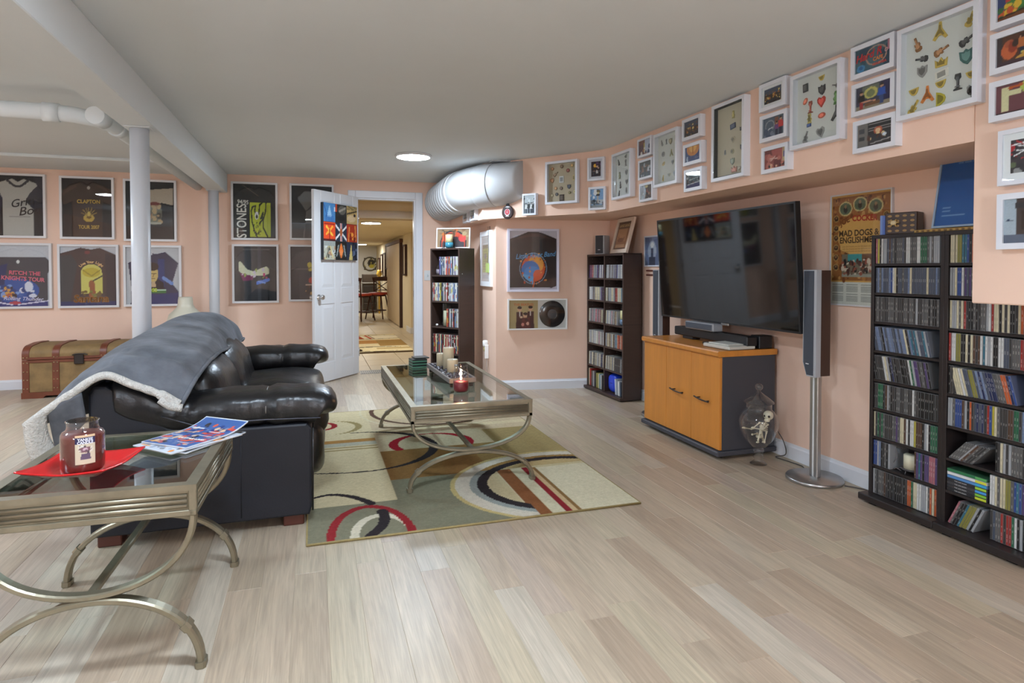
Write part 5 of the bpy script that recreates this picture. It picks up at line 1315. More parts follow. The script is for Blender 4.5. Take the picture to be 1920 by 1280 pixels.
# corner hanging behind the sofa, fleece side out
E0 = near_edge[-1]
def flap(u, v):
    top = Vector((E0.x + .075 * u * 1.0, E0.y - .004, E0.z + .015 + .055 * u))
    bot = Vector((E0.x + .045 + .045 * u, E0.y + .01 + .03 * u, E0.z - .20 + .085 * u))
    p_ = top.lerp(bot, v)
    return p_ + Vector((-.016 * math.sin(v * PI), -.02 * math.sin(u * PI) * (1 - .4 * v), 0))
o = MB().grid(10, 14, flap).build('fleece_flap', 'sherpa', bl, world=True, fix=False)
md = o.modifiers.new('thickness', 'SOLIDIFY'); md.thickness = .014; md.offset = 0
def flap2(u, v):
    top = Vector((E0.x + .075 + .115 * u, E0.y - .002 + .01 * u, E0.z + .07 + .055 * u))
    bot = Vector((E0.x + .09 + .10 * u, E0.y + .04 + .02 * u, E0.z - .125 + .12 * u))
    return top.lerp(bot, v) + Vector((0, -.012 * math.sin(u * PI), 0))
o = MB().grid(10, 12, flap2).build('folded_corner', 'fleece_grey', bl, world=True, fix=False)
md = o.modifiers.new('thickness', 'SOLIDIFY'); md.thickness = .012; md.offset = 0

# ================================================================== METAL AND GLASS TABLES
def metal_table(name, label, x0, x1, y0, y1, h, skew=0.0, ap=.075):
    w, l = x1 - x0, y1 - y0
    t = thing(name, label, 'table', ((x0 + x1) / 2, (y0 + y1) / 2, 0), skew)
    P_ = (.5, .5, .5)
    rim, ins = .034, .018
    # mitred rim
    q = MB()
    o = [(-w / 2, -l / 2), (w / 2, -l / 2), (w / 2, l / 2), (-w / 2, l / 2)]
    i = [(sx * (w / 2 - rim), sy * (l / 2 - rim)) for sx, sy in ((-1, -1), (1, -1), (1, 1), (-1, 1))]
    vs = [(x, y, h) for x, y in o] + [(x, y, h) for x, y in i] + [(x, y, h - .018) for x, y in o] + [(x, y, h - .018) for x, y in i]
    for k in range(4):
        n = (k + 1) % 4
        q.add([vs[k], vs[n], vs[4 + n], vs[4 + k], vs[8 + k], vs[8 + n], vs[12 + n], vs[12 + k]], [(0, 1, 2, 3), (4, 7, 6, 5), (0, 4, 5, 1), (3, 2, 6, 7), (1, 5, 6, 2), (0, 3, 7, 4)], P_)
    q.build('rim', 'pewter', t)
    MB().box(-w / 2 + rim, w / 2 - rim, -l / 2 + rim, l / 2 - rim, h - .009, h - .001, bev=.001).build('glass_top', 'table_glass', t)
    q = MB().ring(w - 2 * rim + .004, l - 2 * rim + .004, .012, 0, .006, P_)
    q.xf(Matrix.Translation((0, -l / 2 + rim - .002, h - .015)) @ Matrix.Rotation(-PI / 2, 4, 'X') @ Matrix.Diagonal((1, 1, 1, 1)))
    q.build('glass_ledge', 'pewter', t)
    # reeded aprons
    for a, L, off in ((0, w, l / 2), (PI, w, l / 2), (PI / 2, l, w / 2), (-PI / 2, l, w / 2)):
        q = MB().box(-L / 2 + .02, L / 2 - .02, -off + .008, -off + .014, h - ap, h - .018)
        nb = 3
        for k in range(nb):
            zz = h - .026 - (ap - .03) * (k + .5) / nb
            q.tube([(-L / 2 + .026, -off + .007, zz), (L / 2 - .026, -off + .007, zz)], (ap - .03) / nb * .44, 10)
        q.xf(Matrix.Rotation(a, 4, 'Z'))
        q.build('apron', 'pewter', t)
        q = MB().box(-L / 2, L / 2, -off, -off + .02, h - ap - .017, h - ap, bev=.002)
        q.xf(Matrix.Rotation(a, 4, 'Z'))
        q.build('lower_band', 'pewter', t)
    for sx in (-1, 1):
        for sy in (-1, 1):
            x, y = sx * (w / 2 - .011), sy * (l / 2 - .011)
            MB().box(x - .011, x + .011, y - .011, y + .011, h - ap - .002, h - .016, bev=.002).build('corner_post', 'pewter', t)
    zb = h - ap - .015
    zt = zb * .53
    for sy in (-1, 1):
        y = sy * (l / 2 - .02)
        U_ = [(-(w / 2 - .012) * math.cos(a), y, zb - (zb - zt - .006) * math.sin(a) ** .9) for a in np.linspace(0, PI, 33)]
        U_ = [(U_[0][0], y, zb + .02)] + U_ + [(U_[-1][0], y, zb + .02)]
        sweep_rect(U_, .018, .009).build('upper_arch', 'pewter', t)
        A_ = [(-(w / 2 + .005) * math.cos(a), y, .004 + (zt - .012) * math.sin(a) ** .9) for a in np.linspace(0, PI, 37)]
        lo = sweep_rect(A_, .019, .010).build('lower_arch', 'pewter', t)
        for sx in (-1, 1):
            k = 6 if sx < 0 else 30
            a, b = Vector(A_[k]), Vector(A_[k + (1 if sx < 0 else -1)])
            d = (b - a).normalized() * .011
            sweep_rect([a - d, a + d], .023, .014).build('collar', 'pewter', lo)
            e, f_ = Vector(A_[0 if sx < 0 else -1]), Vector(A_[1 if sx < 0 else -2])
            d = (f_ - e).normalized()
            sweep_rect([Vector((e.x, e.y, .001)), e + d * .016], .023, .015).build('foot', 'pewter', lo)
    MB().box(-.012, .012, -l / 2 + .02, l / 2 - .02, zt - .004, zt + .014, bev=.003).build('stretcher', 'pewter', t)
    return t
def sweep_rect(P, hy, hn_):
    """flat bar swept along a path in an x-z plane; hy half width along y, hn_ half thickness"""
    P = [Vector(p) for p in P]; m = len(P)
    vs = []
    for i in range(m):
        a, b = P[max(i - 1, 0)], P[min(i + 1, m - 1)]
        T = (b - a).normalized(); n = Vector((-T.z, 0, T.x))
        for u, v in ((-1, -.55), (-.7, -1), (.7, -1), (1, -.55), (1, .55), (.7, 1), (-.7, 1), (-1, .55)):
            vs.append(P[i] + n * (v * hn_) + Vector((0, u * hy, 0)))
    fs = [(i * 8 + k, i * 8 + (k + 1) % 8, (i + 1) * 8 + (k + 1) % 8, (i + 1) * 8 + k) for i in range(m - 1) for k in range(8)]
    fs += [tuple(range(8)), tuple((m - 1) * 8 + k for k in range(8))]
    return MB().add(vs, fs, (.5, .5, .5))
metal_table('coffee_table', 'long pewter coffee table with glass top and arched legs on the rug', .483, 1.157, 3.245, 4.72, .451).location.z = .0112
metal_table('end_table', 'pewter end table with glass top and arched legs nearest the viewer', -.885, -.318, 2.02, 2.715, .551, -.03)

# ------------------------------------------------------------------ things on the end table
TZ = .551
pl = thing('square_plate', 'square red plate under the large jar candle on the end table', 'plate', (-.685, 2.255, TZ), -.22)
def platef(u, v):
    x, y = (u - .5) * .25, (v - .5) * .25
    r = max(abs(x), abs(y)) / .125
    return (x, y, .003 + (.020 * max(0, r - .62) / .38 + .012 * (abs(x * y) / .0156) ** 1.5 if r > .62 else 0))
o = MB().grid(25, 25, platef, S(196, 26, 30)).build('dish', 'gloss', pl, fix=False)
md = o.modifiers.new('thickness', 'SOLIDIFY'); md.thickness = .005; md.offset = 1
def jar_profile(R_, Hh, neck=.74):
    return [(0, 0), (R_ * .86, 0), (R_ * .97, .006), (R_, .018), (R_, Hh * .70), (R_ * .985, Hh * .75), (R_ * .90, Hh * .80), (R_ * neck, Hh * .835), (R_ * neck, Hh * .86), (R_ * neck * .96, Hh * .875), (R_ * neck * .97, Hh * .985), (R_ * neck, Hh)]
jx, jy = -.675, 2.215
jc = thing('jar_candle', 'large dark red jar candle with a paper label on the end table', 'candle', (jx, jy, TZ + .009))
JR, JH = .0585, .158
MB().lathe(jar_profile(JR, JH), n=44).build('jar', 'jar_glass', jc)
MB().lathe([(0, .006), (JR * .86, .006), (JR * .955, .016), (JR * .965, .03), (JR * .965, JH * .70), (JR * .93, JH * .76), (0, JH * .765)], n=44, col=S(98, 40, 34)).build('wax', 'wax', jc)
MB().lathe([(JR * .74, JH * .985), (JR * .765, JH * .99), (JR * .765, JH), (JR * .72, JH + .001)], n=44).build('rim', 'jar_glass', jc)
MB().cyl((0, 0, JH * .76), .0012, .012, 6, S(30, 26, 24)).build('wick', 'paint', jc)
la = math.atan2(-jy, -jx) + .10
LB = Cv(26, 46, S(196, 184, 160)); LB.r(.0, .70, 1, .93, S(48, 42, 74)); LB.r(0, .93, 1, 1, S(206, 176, 140)); LB.e(.52, .5, .34, .1, S(120, 84, 92)); LB.e(.5, .52, .14, .05, S(190, 160, 170)); LB.p([(.25, .16), (.78, .16), (.72, .36), (.3, .36)], S(96, 80, 100)); LB.e(.32, .62, .14, .04, S(206, 206, 196)); LB.blobs(12, [S(84, 70, 76), S(206, 200, 186)], 3, (.12, .36, .9, .66), (.03, .06), .6); LB.r(0, 0, 1, .02, S(150, 120, 100))
ob = LB.build('label', 'print', jc, .052, .088, 0, 0, .036)
for v_ in ob.data.vertices:
    a = la + v_.co.x / (JR + .0006); v_.co = Vector(((JR + .0006) * math.cos(a), (JR + .0006) * math.sin(a), v_.co.z))
for s_, z_ in (('YANKEE', .110), ('CANDLE', .101)):
    tx = text('lettering', s_, .0115, 0, z_, 0, S(220, 222, 236), jc, bold=.0004, sx=.92)
    for v_ in tx.data.vertices:
        a = la + v_.co.x / (JR + .001); v_.co = Vector(((JR + .001) * math.cos(a), (JR + .001) * math.sin(a), v_.co.z))
# magazines
def magazine(label, x, y, z, rz, w, h, cv, curl=0.0, lift=0.0):
    m = thing('magazine', label, 'magazine', (x, y, z), rz, 'magazines on the end table')
    n = (cv.w, cv.h)
    ob = cv.build('cover', 'satin', m, w, h, 0, 0, 0, M4=Matrix.Translation((0, -h / 2, .0046)) @ Matrix.Rotation(-PI / 2, 4, 'X'))
    def bend(v):
        f = max(0, v.co.y / h + .5 - .55) / .45
        v.co.z += curl * f ** 2 + lift * max(0, v.co.x / w) 
    for v_ in ob.data.vertices: bend(v_)
    g = MB().grid(14, 18, lambda u, v: ((u - .5) * w * .99, (v - .5) * h * .99, .0022))
    pg = g.build('pages', 'print', m, fix=False)
    at = pg.data.color_attributes['Col']
    at.data.foreach_set('color', np.tile(np.array([.72, .73, .76, 1], dtype=np.float32), (len(pg.data.loops), 1)).ravel())
    for v_ in pg.data.vertices: bend(v_)
    md = pg.modifiers.new('thickness', 'SOLIDIFY'); md.thickness = .0042; md.offset = 0
    return m
def mag_cv(seed, bg, cols):
    c = Cv(84, 112, bg); c.blobs(130, cols, seed, (.05, .06, .95, .84), (.015, .06), .74)
    for i in range(9): c.r(.06 + .5 * (i % 2), .08 + .08 * i, .06 + .5 * (i % 2) + .22 + .03 * (i % 3), .10 + .08 * i, S(206, 210, 220) if i % 3 else S(220, 150, 60))
    c.r(0, 0, 1, .018, S(214, 220, 230)); c.r(0, .982, 1, 1, S(214, 220, 230)); c.r(0, 0, .022, 1, S(214, 220, 230)); c.r(.978, 0, 1, 1, S(214, 220, 230))
    return c
magazine('black and grey magazine at the bottom of the stack on the end table', -.418, 2.525, TZ + .001, -.62, .215, .29, mag_cv(31, S(60, 62, 66), [S(190, 196, 204), S(120, 126, 134), S(40, 42, 46), S(216, 120, 40)]))
magazine('white and grey magazine in the middle of the stack on the end table', -.430, 2.505, TZ + .0068, -.80, .215, .285, mag_cv(32, S(196, 202, 212), [S(60, 64, 72), S(150, 160, 176), S(226, 140, 50), S(84, 90, 100)]))
m3 = magazine('blue-covered magazine with a curled corner on top of the stack on the end table', -.412, 2.545, TZ + .0128, -.68, .215, .285, mag_cv(33, S(58, 92, 150), [S(206, 90, 60), S(40, 36, 44), S(206, 176, 150), S(36, 60, 120), S(120, 130, 160), S(190, 60, 56)]), .028)
c_ = [o for o in m3.children if o.name.startswith('cover')][0]
text('lettering', 'ROCK', .05, 0, 0, 0, S(226, 236, 246), m3, bold=.002, M4=Matrix.Translation((-.02, .100, .0135)) @ Matrix.Rotation(-PI / 2 + .14, 4, 'X'))
text('lettering', 'GUITAR LIVES', .02, 0, 0, 0, S(240, 240, 240), m3, bold=.0008, M4=Matrix.Translation((.03, -.05, .0056)) @ Matrix.Rotation(-PI / 2, 4, 'X'))

# ------------------------------------------------------------------ things on the coffee table
CZ = .462
cj = thing('jar_candle', 'small glass jar with a lit red candle on the coffee table', 'candle', (.825, 3.565, CZ + .001))
q_r, q_h = .046, .158
MB().lathe([(0, 0), (q_r * .8, 0), (q_r * .97, .01), (q_r, .03), (q_r, q_h * .62), (q_r * .96, q_h * .72), (q_r * .84, q_h * .80), (q_r * .82, q_h * .84), (q_r * .84, q_h)], n=36).build('jar', 'jar_glass', cj)
MB().lathe([(0, .005), (q_r * .8, .005), (q_r * .94, .014), (q_r * .95, .03), (q_r * .95, .062), (0, .060)], n=36, col=S(116, 16, 30)).build('wax', 'wax', cj)
MB().lathe([(q_r * .82, q_h * .97), (q_r * .875, q_h * .985), (q_r * .82, q_h)], n=36).build('rim', 'jar_glass', cj)
MB().cyl((0, 0, .06), .001, .01, 6, S(30, 26, 24)).build('wick', 'paint', cj)
MB().lathe([(0, 0), (.004, .004), (.0055, .010), (.003, .022), (0, .032)], (0, 0, .069), 12).build('flame', 'flame', cj)
pl_ = bpy.data.lights.new('candle_glow', 'POINT'); pl_.energy = .5; pl_.color = (1, .55, .25); pl_.shadow_soft_size = .008
plo = bpy.data.objects.new('candle_glow', pl_); plo.location = (0, 0, .085); plo.parent = cj; COL.objects.link(plo)
# tray with dark stones and three pillar candles
ty = thing('candle_tray', 'long dark tray with silver rim holding stones on the coffee table', 'tray', (.855, 4.02, CZ + .001), .03)
TW, TL = .155, .66
MB().box(-TW / 2, TW / 2, -TL / 2, TL / 2, .030, .042, S(66, 60, 60), bev=.002).build('base', 'satin', ty)
for sx, sy, ln, ax_ in ((-1, 0, TL, 'y'), (1, 0, TL, 'y'), (0, -1, TW, 'x'), (0, 1, TW, 'x')):
    if ax_ == 'y': MB().box(sx * TW / 2 - .007, sx * TW / 2 + .007, -TL / 2 - .006, TL / 2 + .006, .028, .058, S(120, 112, 108), bev=.003).build('rim', 'satin', ty)
    else: MB().box(-TW / 2, TW / 2, sy * TL / 2 - .007, sy * TL / 2 + .007, .028, .058, S(120, 112, 108), bev=.003).build('rim', 'satin', ty)
for sx in (-1, 1):
    for sy in (-1, 1): MB().box(sx * .06 - .012, sx * .06 + .012, sy * (TL / 2 - .03) - .012, sy * (TL / 2 - .03) + .012, 0, .031, S(50, 40, 36), bev=.002).build('foot', 'satin', ty)
def pillar(label, x, y, r, h):
    p = thing('pillar_candle', label, 'candle', (x, y, CZ + .0435), 0, 'pillar candles on the tray')
    MB().lathe([(0, 0), (r, 0), (r, h - .006), (r * .94, h), (r * .7, h - .004), (0, h - .010)], n=28, col=S(206, 190, 158)).build('wax', 'wax', p)
    MB().cyl((0, 0, h - .012), .0012, .012, 6, S(40, 34, 28)).build('wick', 'paint', p)
CPOS = [(.845, 4.25, .033, .095), (.868, 4.12, .037, .150), (.862, 3.965, .036, .092)]
pillar('shorter cream pillar candle farthest along the tray', *CPOS[0])
pillar('tallest cream pillar candle in the middle of the tray', *CPOS[1])
pillar('short thick cream pillar candle nearest on the tray', *CPOS[2])
R = random.Random(8); nst = 0; spots = []
for _ in range(900):
    x, y = R.uniform(-.062, .062), R.uniform(-TL / 2 + .02, TL / 2 - .02)
    wx_, wy_ = .855 + x, 4.02 + y
    if any(math.hypot(wx_ - a, wy_ - b) < r + .018 for a, b, r, h in CPOS): continue
    if any(math.hypot(x - a, y - b) < .0235 for a, b in spots): continue
    spots.append((x, y))
stone_mesh = None
for k, (x, y) in enumerate(spots):
    if stone_mesh is None:
        a = MB().puff((0, 0, 0), (.015, .0115, .009), .9, 12, 8, S(70, 66, 76)).build('stone', 'gloss', None)
        stone_mesh = a.data
        so = a
    else:
        so = bpy.data.objects.new('stone', stone_mesh); COL.objects.link(so)
    so.location = (.855 + x, 4.02 + y, CZ + .0525); so.rotation_euler = (0, 0, R.uniform(0, 6)); so.scale = (R.uniform(.8, 1.2),) * 3
    tag(so, 'polished dark stone lying on the long candle tray', 'stone', 'polished stones on the candle tray')
# coaster box at the far end
cx = thing('coaster_stack', 'stack of black and green coasters at the far end of the coffee table', 'coasters', (.735, 4.575, CZ + .001), .12)
for k in range(6):
    MB().box(-.055, .055, -.055, .055, k * .0105, k * .0105 + .0095, S(30, 40, 38) if k % 2 else S(88, 140, 116), bev=.0015).build('coaster', 'satin', cx)
MB().box(-.03, .075, -.04, .07, .064, .072, S(36, 44, 42), bev=.0015).build('top_coaster', 'satin', cx)
# ================================================================== TRUNK AND LAMP BEHIND THE SOFA
tr = thing('storage_trunk', 'old tan storage trunk with brown leather straps and domed lid against the far wall', 'trunk', (-2.03, 7.0, 0))
tx0, tx1, ty0, ty1 = -2.525, -1.62, 6.745, 7.285
MB().box(tx0 + .01, tx1 - .01, ty0 + .01, ty1, .05, .345, bev=.006).build('body', 'trunk_canvas', tr, world=True)
def dome(inset=0.0, n=14):
    P = [(ty0 + .012 - inset, .352), (ty0 + .010 - inset, .40)]
    for i in range(n + 1):
        a = PI - (PI) * .5 * i / n
        P.append((ty0 + .12 + (.11 + inset) * math.cos(a), .40 + (.072 + inset) * math.sin(a)))
    P += [((ty0 + ty1) / 2, .482 + inset), (ty1 - .08, .476 + inset), (ty1, .44), (ty1, .352)]
    return P
MB().prism(dome(), tx0 + .012, tx1 - .012, 'x', smooth=False).build('lid', 'trunk_canvas', tr, world=True)
for x in (tx0, tx0 + .235, tx1 - .29, tx1 - .055):
    MB().box(x, x + .055, ty0, ty0 + .012, .02, .35, bev=.003).build('strap', 'trunk_leather', tr, world=True)
    MB().prism(dome(.008), x, x + .055, 'x').build('lid_strap', 'trunk_leather', tr, world=True)
    for dx in (.014, .041):
        for z in (.09, .17, .245, .325, .375):
            MB().lathe([(0, -.005), (.005, -.003), (.006, 0)], (x + dx, ty0 - .0005 if z < .36 else ty0 - .0005, z), 8, axis='y').build('stud', 'brass', tr, world=True)
MB().box(tx0, tx1, ty0 + .002, ty0 + .012, .325, .349, bev=.002).build('rim_strap', 'trunk_leather', tr, world=True)
MB().box(tx0, tx1, ty0 + .001, ty0 + .012, .353, .376, bev=.002).build('lid_rim', 'trunk_leather', tr, world=True)
MB().prism([(tx0 - .006, 0), (tx0 + .16, 0), (tx0 + .185, .022), (tx1 - .185, .022), (tx1 - .16, 0), (tx1 + .006, 0), (tx1 + .006, .055), (tx0 - .006, .055)], ty0 - .006, ty1, 'y').build('plinth', 'trunk_leather', tr, world=True)
MB().box(tx0 + .41, tx0 + .49, ty0 - .012, ty0, .30, .40, bev=.006).build('latch', 'dark_metal', tr, world=True)
MB().tube([(tx0 + .40 + .06 * (1 - math.cos(a)), ty0 - .014, .385 + .012 * math.sin(a)) for a in np.linspace(0, PI, 12)], .006, 6).build('handle', 'dark_metal', tr, world=True)

lp = thing('floor_lamp', 'cream bell-shaped lamp peeking over the blanket-covered sofa back', 'lamp', (-1.215, 6.95, 0))
cr_ = S(206, 200, 180)
MB().lathe([(0, 0), (.13, 0), (.13, .02), (.03, .035), (.018, .06)], n=28, col=cr_).build('base', 'satin', lp)
MB().cyl((0, 0, .05), .014, .60, 14, cr_).build('pole', 'satin', lp)
MB().lathe([(.175, .58), (.172, .66), (.150, .73), (.105, .775), (.082, .80), (.070, .83), (.068, .875), (.062, .905), (.0, .905)], n=36, col=cr_).build('shade', 'satin', lp)

# ================================================================== TV, CABINET, SPEAKERS
tv = thing('television', 'large black flat television tilted forward above the orange cabinet', 'television', (2.615, 3.582, 1.19), RZ_TV)
TWd, THt = 1.470, .748
TT = Matrix.Rotation(math.radians(3.6), 4, 'X')
def tvb(mb, n, m): mb.xf(TT); return mb.build(n, m, tv)
tvb(MB().ring(TWd, THt, .012, -.022, .012, (.5, .5, .5), -THt / 2), 'bezel', 'plastic_black')
tvb(MB().box(-TWd / 2 + .012, TWd / 2 - .012, -.0205, -.018, -THt / 2 + .012, THt / 2 - .012), 'screen', 'screen')
tvb(MB().box(-TWd / 2 + .01, TWd / 2 - .01, -.017, .012, -THt / 2 + .01, THt / 2 - .01), 'back_panel', 'plastic_black')
tvb(MB().box(-.45, .45, .012, .06, -.28, .2, bev=.01), 'rear_housing', 'plastic_black')
tvb(MB().box(.02, .10, -.026, -.018, -THt / 2 - .008, -THt / 2 + .006, bev=.002), 'logo_tab', 'steel')
MB().box(-.2, .2, .05, .222, -.08, .08, bev=.004).build('wall_bracket', 'plastic_black', tv)

cb = thing('tv_cabinet', 'orange wood TV cabinet with charcoal sides and two handled doors', 'cabinet', (2.59, 3.72, 0))
kx0, kx1, ky0, ky1 = 2.388, 2.812, 3.262, 4.178
MB().box(kx0 + .02, kx1 - .01, ky0 + .0, ky0 + .02, .055, .64, bev=.002).build('side_panel', 'charcoal', cb, world=True)
MB().box(kx0 + .02, kx1 - .01, ky1 - .02, ky1, .055, .64, bev=.002).build('side_panel', 'charcoal', cb, world=True)
MB().box(kx0 + .022, kx1 - .012, ky0 + .02, ky1 - .02, .055, .63).build('carcass', 'charcoal', cb, world=True)
pr_ = [(kx0 - .018, .648), (kx0 - .012, .640), (kx1, .640), (kx1, .676), (kx0 - .012, .676), (kx0 - .018, .668)]
MB().prism(pr_, ky0 - .006, ky1 + .012, 'y').build('top', 'orange_wood', cb, world=True)
MB().box(kx0 - .022, kx1, ky0 - .012, ky1 + .012, .022, .054, bev=.006).build('plinth_board', 'charcoal', cb, world=True)
for x in (kx0 + .05, kx1 - .06):
    for y in (ky0 + .06, ky1 - .06): MB().cyl((x, y, 0), .022, .023, 14).build('caster', 'plastic_black', cb, world=True)
wpan = (ky1 - ky0) / 3
for k, nm in enumerate(('door', 'door', 'front_panel')):
    y0, y1 = ky0 + k * wpan + .0015, ky0 + (k + 1) * wpan - .0015
    dd = MB().box(kx0, kx0 + .019, y0, y1, .060, .636, bev=.0015).build(nm, 'orange_wood', cb, world=True)
    if nm == 'door':
        yc = y0 + wpan * (.52 if k == 0 else .47)
        q = MB().tube(crom([(kx0 - .026, yc + .075, .357), (kx0 - .030, yc + .03, .352), (kx0 - .028, yc - .02, .347), (kx0 - .022, yc - .075, .345)], 5), .0048, 8)
        q.tube([(kx0 - .028, yc + .045, .354), (kx0, yc + .045, .354)], .004, 8).tube([(kx0 - .026, yc - .05, .346), (kx0, yc - .05, .346)], .004, 8)
        q.build('handle', 'dark_metal', dd, world=True)

sb = thing('soundbar', 'long black soundbar on stub feet along the TV cabinet top', 'speaker', (2.66, 3.63, .676))
MB().box(2.585, 2.665, 3.262, 4.085, .697, .758, bev=.006).build('body', 'plastic_black', sb, world=True)
for y in (3.40, 3.92): MB().box(2.59, 2.66, y - .06, y + .06, .677, .699, bev=.003).build('foot', 'plastic_black', sb, world=True)
MB().box(2.69, 2.79, 3.275, 3.36, .677, .76, bev=.004).build('end_block', 'plastic_black', sb, world=True)
cs = thing('center_speaker', 'silver-edged centre speaker lying on the black soundbar', 'speaker', (2.6, 3.73, .758))
MB().box(2.560, 2.64, 3.575, 3.905, .759, .812, S(150, 152, 156), bev=.006).build('cabinet', 'satin', cs, world=True)
MB().box(2.556, 2.562, 3.588, 3.893, .767, .805, S(72, 78, 88), bev=.002).build('grille', 'paint', cs, world=True)
gc = thing('set_top_box', 'flat silver player lying on the right end of the TV cabinet top', 'player', (2.54, 3.36, .676), .06)
MB().box(-.10, .11, -.10, .15, .003, .026, S(196, 194, 184), bev=.006).build('body', 'satin', gc)
MB().box(-.08, .09, -.07, .12, .026, .034, S(214, 212, 202), bev=.004).build('lid', 'satin', gc)
MB().box(-.09, .10, -.09, .14, 0, .004, S(60, 58, 56)).build('base', 'satin', gc)
rm = thing('remote_control', 'black remote control beside the flat silver player on the cabinet', 'remote', (2.50, 3.545, .676), 1.2)
MB().box(-.07, .07, -.02, .02, 0, .018, S(36, 34, 34), bev=.004).build('body', 'satin', rm)
for k in range(5): MB().box(-.05 + k * .02, -.04 + k * .02, -.01, .01, .018, .0195, S(110, 108, 104)).build('button', 'satin', rm)

def tower(label, x, y, g):
    t = thing('tower_speaker', label, 'speaker', (x, y, 0), RZ_TV, g)
    MB().lathe([(0, 0), (.147, 0), (.150, .006), (.150, .014), (.146, .020), (0, .022)], n=56).build('base', 'steel', t)
    MB().box(-.030, .030, -.012, .018, .02, .60, bev=.004).build('pole', 'steel', t)
    MB().box(-.006, .006, -.0125, -.011, .02, .60, S(206, 206, 204)).build('pole_strip', 'satin', t)
    pf = [(-.048, .66), (-.020, .585), (.048, .585), (.048, 1.178), (-.048, 1.178)]
    MB().prism(pf, -.045, -.012, 'y', S(168, 170, 174)).build('silver_face', 'satin', t)
    pg = [(-.040, .662), (-.016, .593), (.030, .593), (.030, 1.172), (-.040, 1.172)]
    MB().prism(pg, -.0485, -.044, 'y', S(58, 64, 74)).build('grille', 'paint', t)
    MB().prism([(-.046, .66), (-.02, .59), (.046, .59), (.046, 1.175), (-.046, 1.175)], -.012, .055, 'y', S(66, 44, 36)).build('cabinet', 'satin', t)
    MB().box(-.022, .0, -.0490, -.0484, .652, .657, S(200, 200, 202)).build('badge', 'satin', t)
    return t
tower('slim tower speaker on a steel disc stand right of the television', 2.675, 2.795, None)
tower('slim tower speaker half hidden behind the orange cabinet left of the television', 2.672, 4.42, None)
cd = thing('speaker_cable', 'thin dark cable trailing along the baseboard behind the steel speaker stand', 'cable', (2.78, 2.9, 0))
MB().tube(crom([(2.80, 3.235, .16), (2.81, 3.19, .10), (2.80, 3.16, .03), (2.76, 3.2, .006), (2.77, 3.10, .005), (2.78, 3.0, .005), (2.735, 2.945, .006)], 8), .0032, 6, S(70, 62, 58)).build('wire', 'paint', cd, world=True)
MB().tube(crom([(2.745, 2.655, .006), (2.79, 2.60, .005), (2.81, 2.54, .006), (2.815, 2.47, .006)], 8), .0032, 6, S(70, 62, 58)).build('wire', 'paint', cd, world=True)

# glass apothecary jar with a toy skeleton
jr = thing('apothecary_jar', 'lidded glass apothecary jar standing on the floor beside the TV cabinet', 'jar', (2.575, 3.135, 0))
prof = [(.0, .0), (.050, .0), (.050, .006), (.030, .018), (.024, .030), (.034, .045), (.024, .060), (.032, .080), (.030, .094), (.020, .098), (.045, .108), (.082, .150), (.108, .205), (.1165, .255), (.108, .295), (.085, .322), (.0745, .335), (.0745, .365), (.080, .370)]
MB().lathe(prof, n=48).build('bowl', 'jar_glass', jr)
MB().lathe([(.080, .371), (.088, .374), (.086, .380), (.06, .403), (.03, .425), (.012, .438), (.009, .444), (.012, .448)], n=48).build('lid', 'jar_glass', jr)
MB().lathe([(0, -.023), (.012, -.02), (.021, -.010), (.023, 0), (.021, .010), (.012, .02), (0, .023)], (0, 0, .468), 24).build('finial', 'jar_glass', jr)
sk = thing('toy_skeleton', 'small bone-white toy skeleton folded inside the glass jar', 'skeleton', (2.575, 3.135, .10))
SKR = Matrix.Rotation(.2, 4, 'Z')
def skb(mb, n): mb.xf(SKR); return mb.build(n, 'bone', sk)
def bone(a, b, r=.004):
    a, b = Vector(a), Vector(b); P = [a.lerp(b, t) for t in (0, .08, .2, .5, .8, .92, 1)]
    return MB().tube(P, r, 8, rs=[1.0, 1.7, .95, .8, .95, 1.7, 1.0])
q = MB().puff((.062, -.02, .192), (.026, .030, .028), .95, 24, 16); skb(q, 'skull')
q = MB().puff((.040, -.028, .166), (.014, .016, .011), .8, 14, 10); skb(q, 'jaw')
for yy in (-.042, -.012): skb(MB().puff((.040, yy, .190), (.007, .0075, .0075), 1, 10, 8, S(20, 18, 16)), 'eye_socket')
for o in sk.children:
    if o.name.startswith('eye_socket'): o.data.materials[0] = MATS['paint']
skb(MB().tube(crom([(.05, -.015, .160), (.055, .0, .135), (.045, .01, .10), (.03, .01, .075)], 5), .0045, 8), 'spine')
for k in range(5):
    z = .142 - k * .011; x = .045 - k * .001
    skb(MB().tube([(x + .024 * math.cos(a), -.005 + .020 * math.sin(a), z - .004 * math.cos(a)) for a in np.linspace(-2.6, 2.6, 14)], .0022, 6), 'rib')
skb(MB().puff((.02, .01, .062), (.022, .018, .012), .8, 16, 10), 'pelvis')
for a, b in (((.05, -.03, .140), (-.02, -.045, .120)), ((-.02, -.045, .120), (-.085, -.03, .135)), ((.05, .03, .140), (.0, .05, .10)), ((.0, .05, .10), (-.075, .045, .118)), ((.02, -.01, .06), (-.01, -.03, .145)), ((-.01, -.03, .145), (-.03, -.02, .045)), ((.03, .02, .06), (.06, .035, .12)), ((.06, .035, .12), (.045, .0, .03)), ((-.06, .0, .085), (.03, .03, .075)), ((.015, -.03, .03), (.06, -.01, .09))):
    skb(bone(a, b), 'limb')
for c_ in ((-.088, -.03, .138), (-.08, .045, .12), (-.032, -.02, .04), (.045, 0, .026)):
    skb(MB().puff(c_, (.012, .007, .005), .8, 10, 8), 'hand')

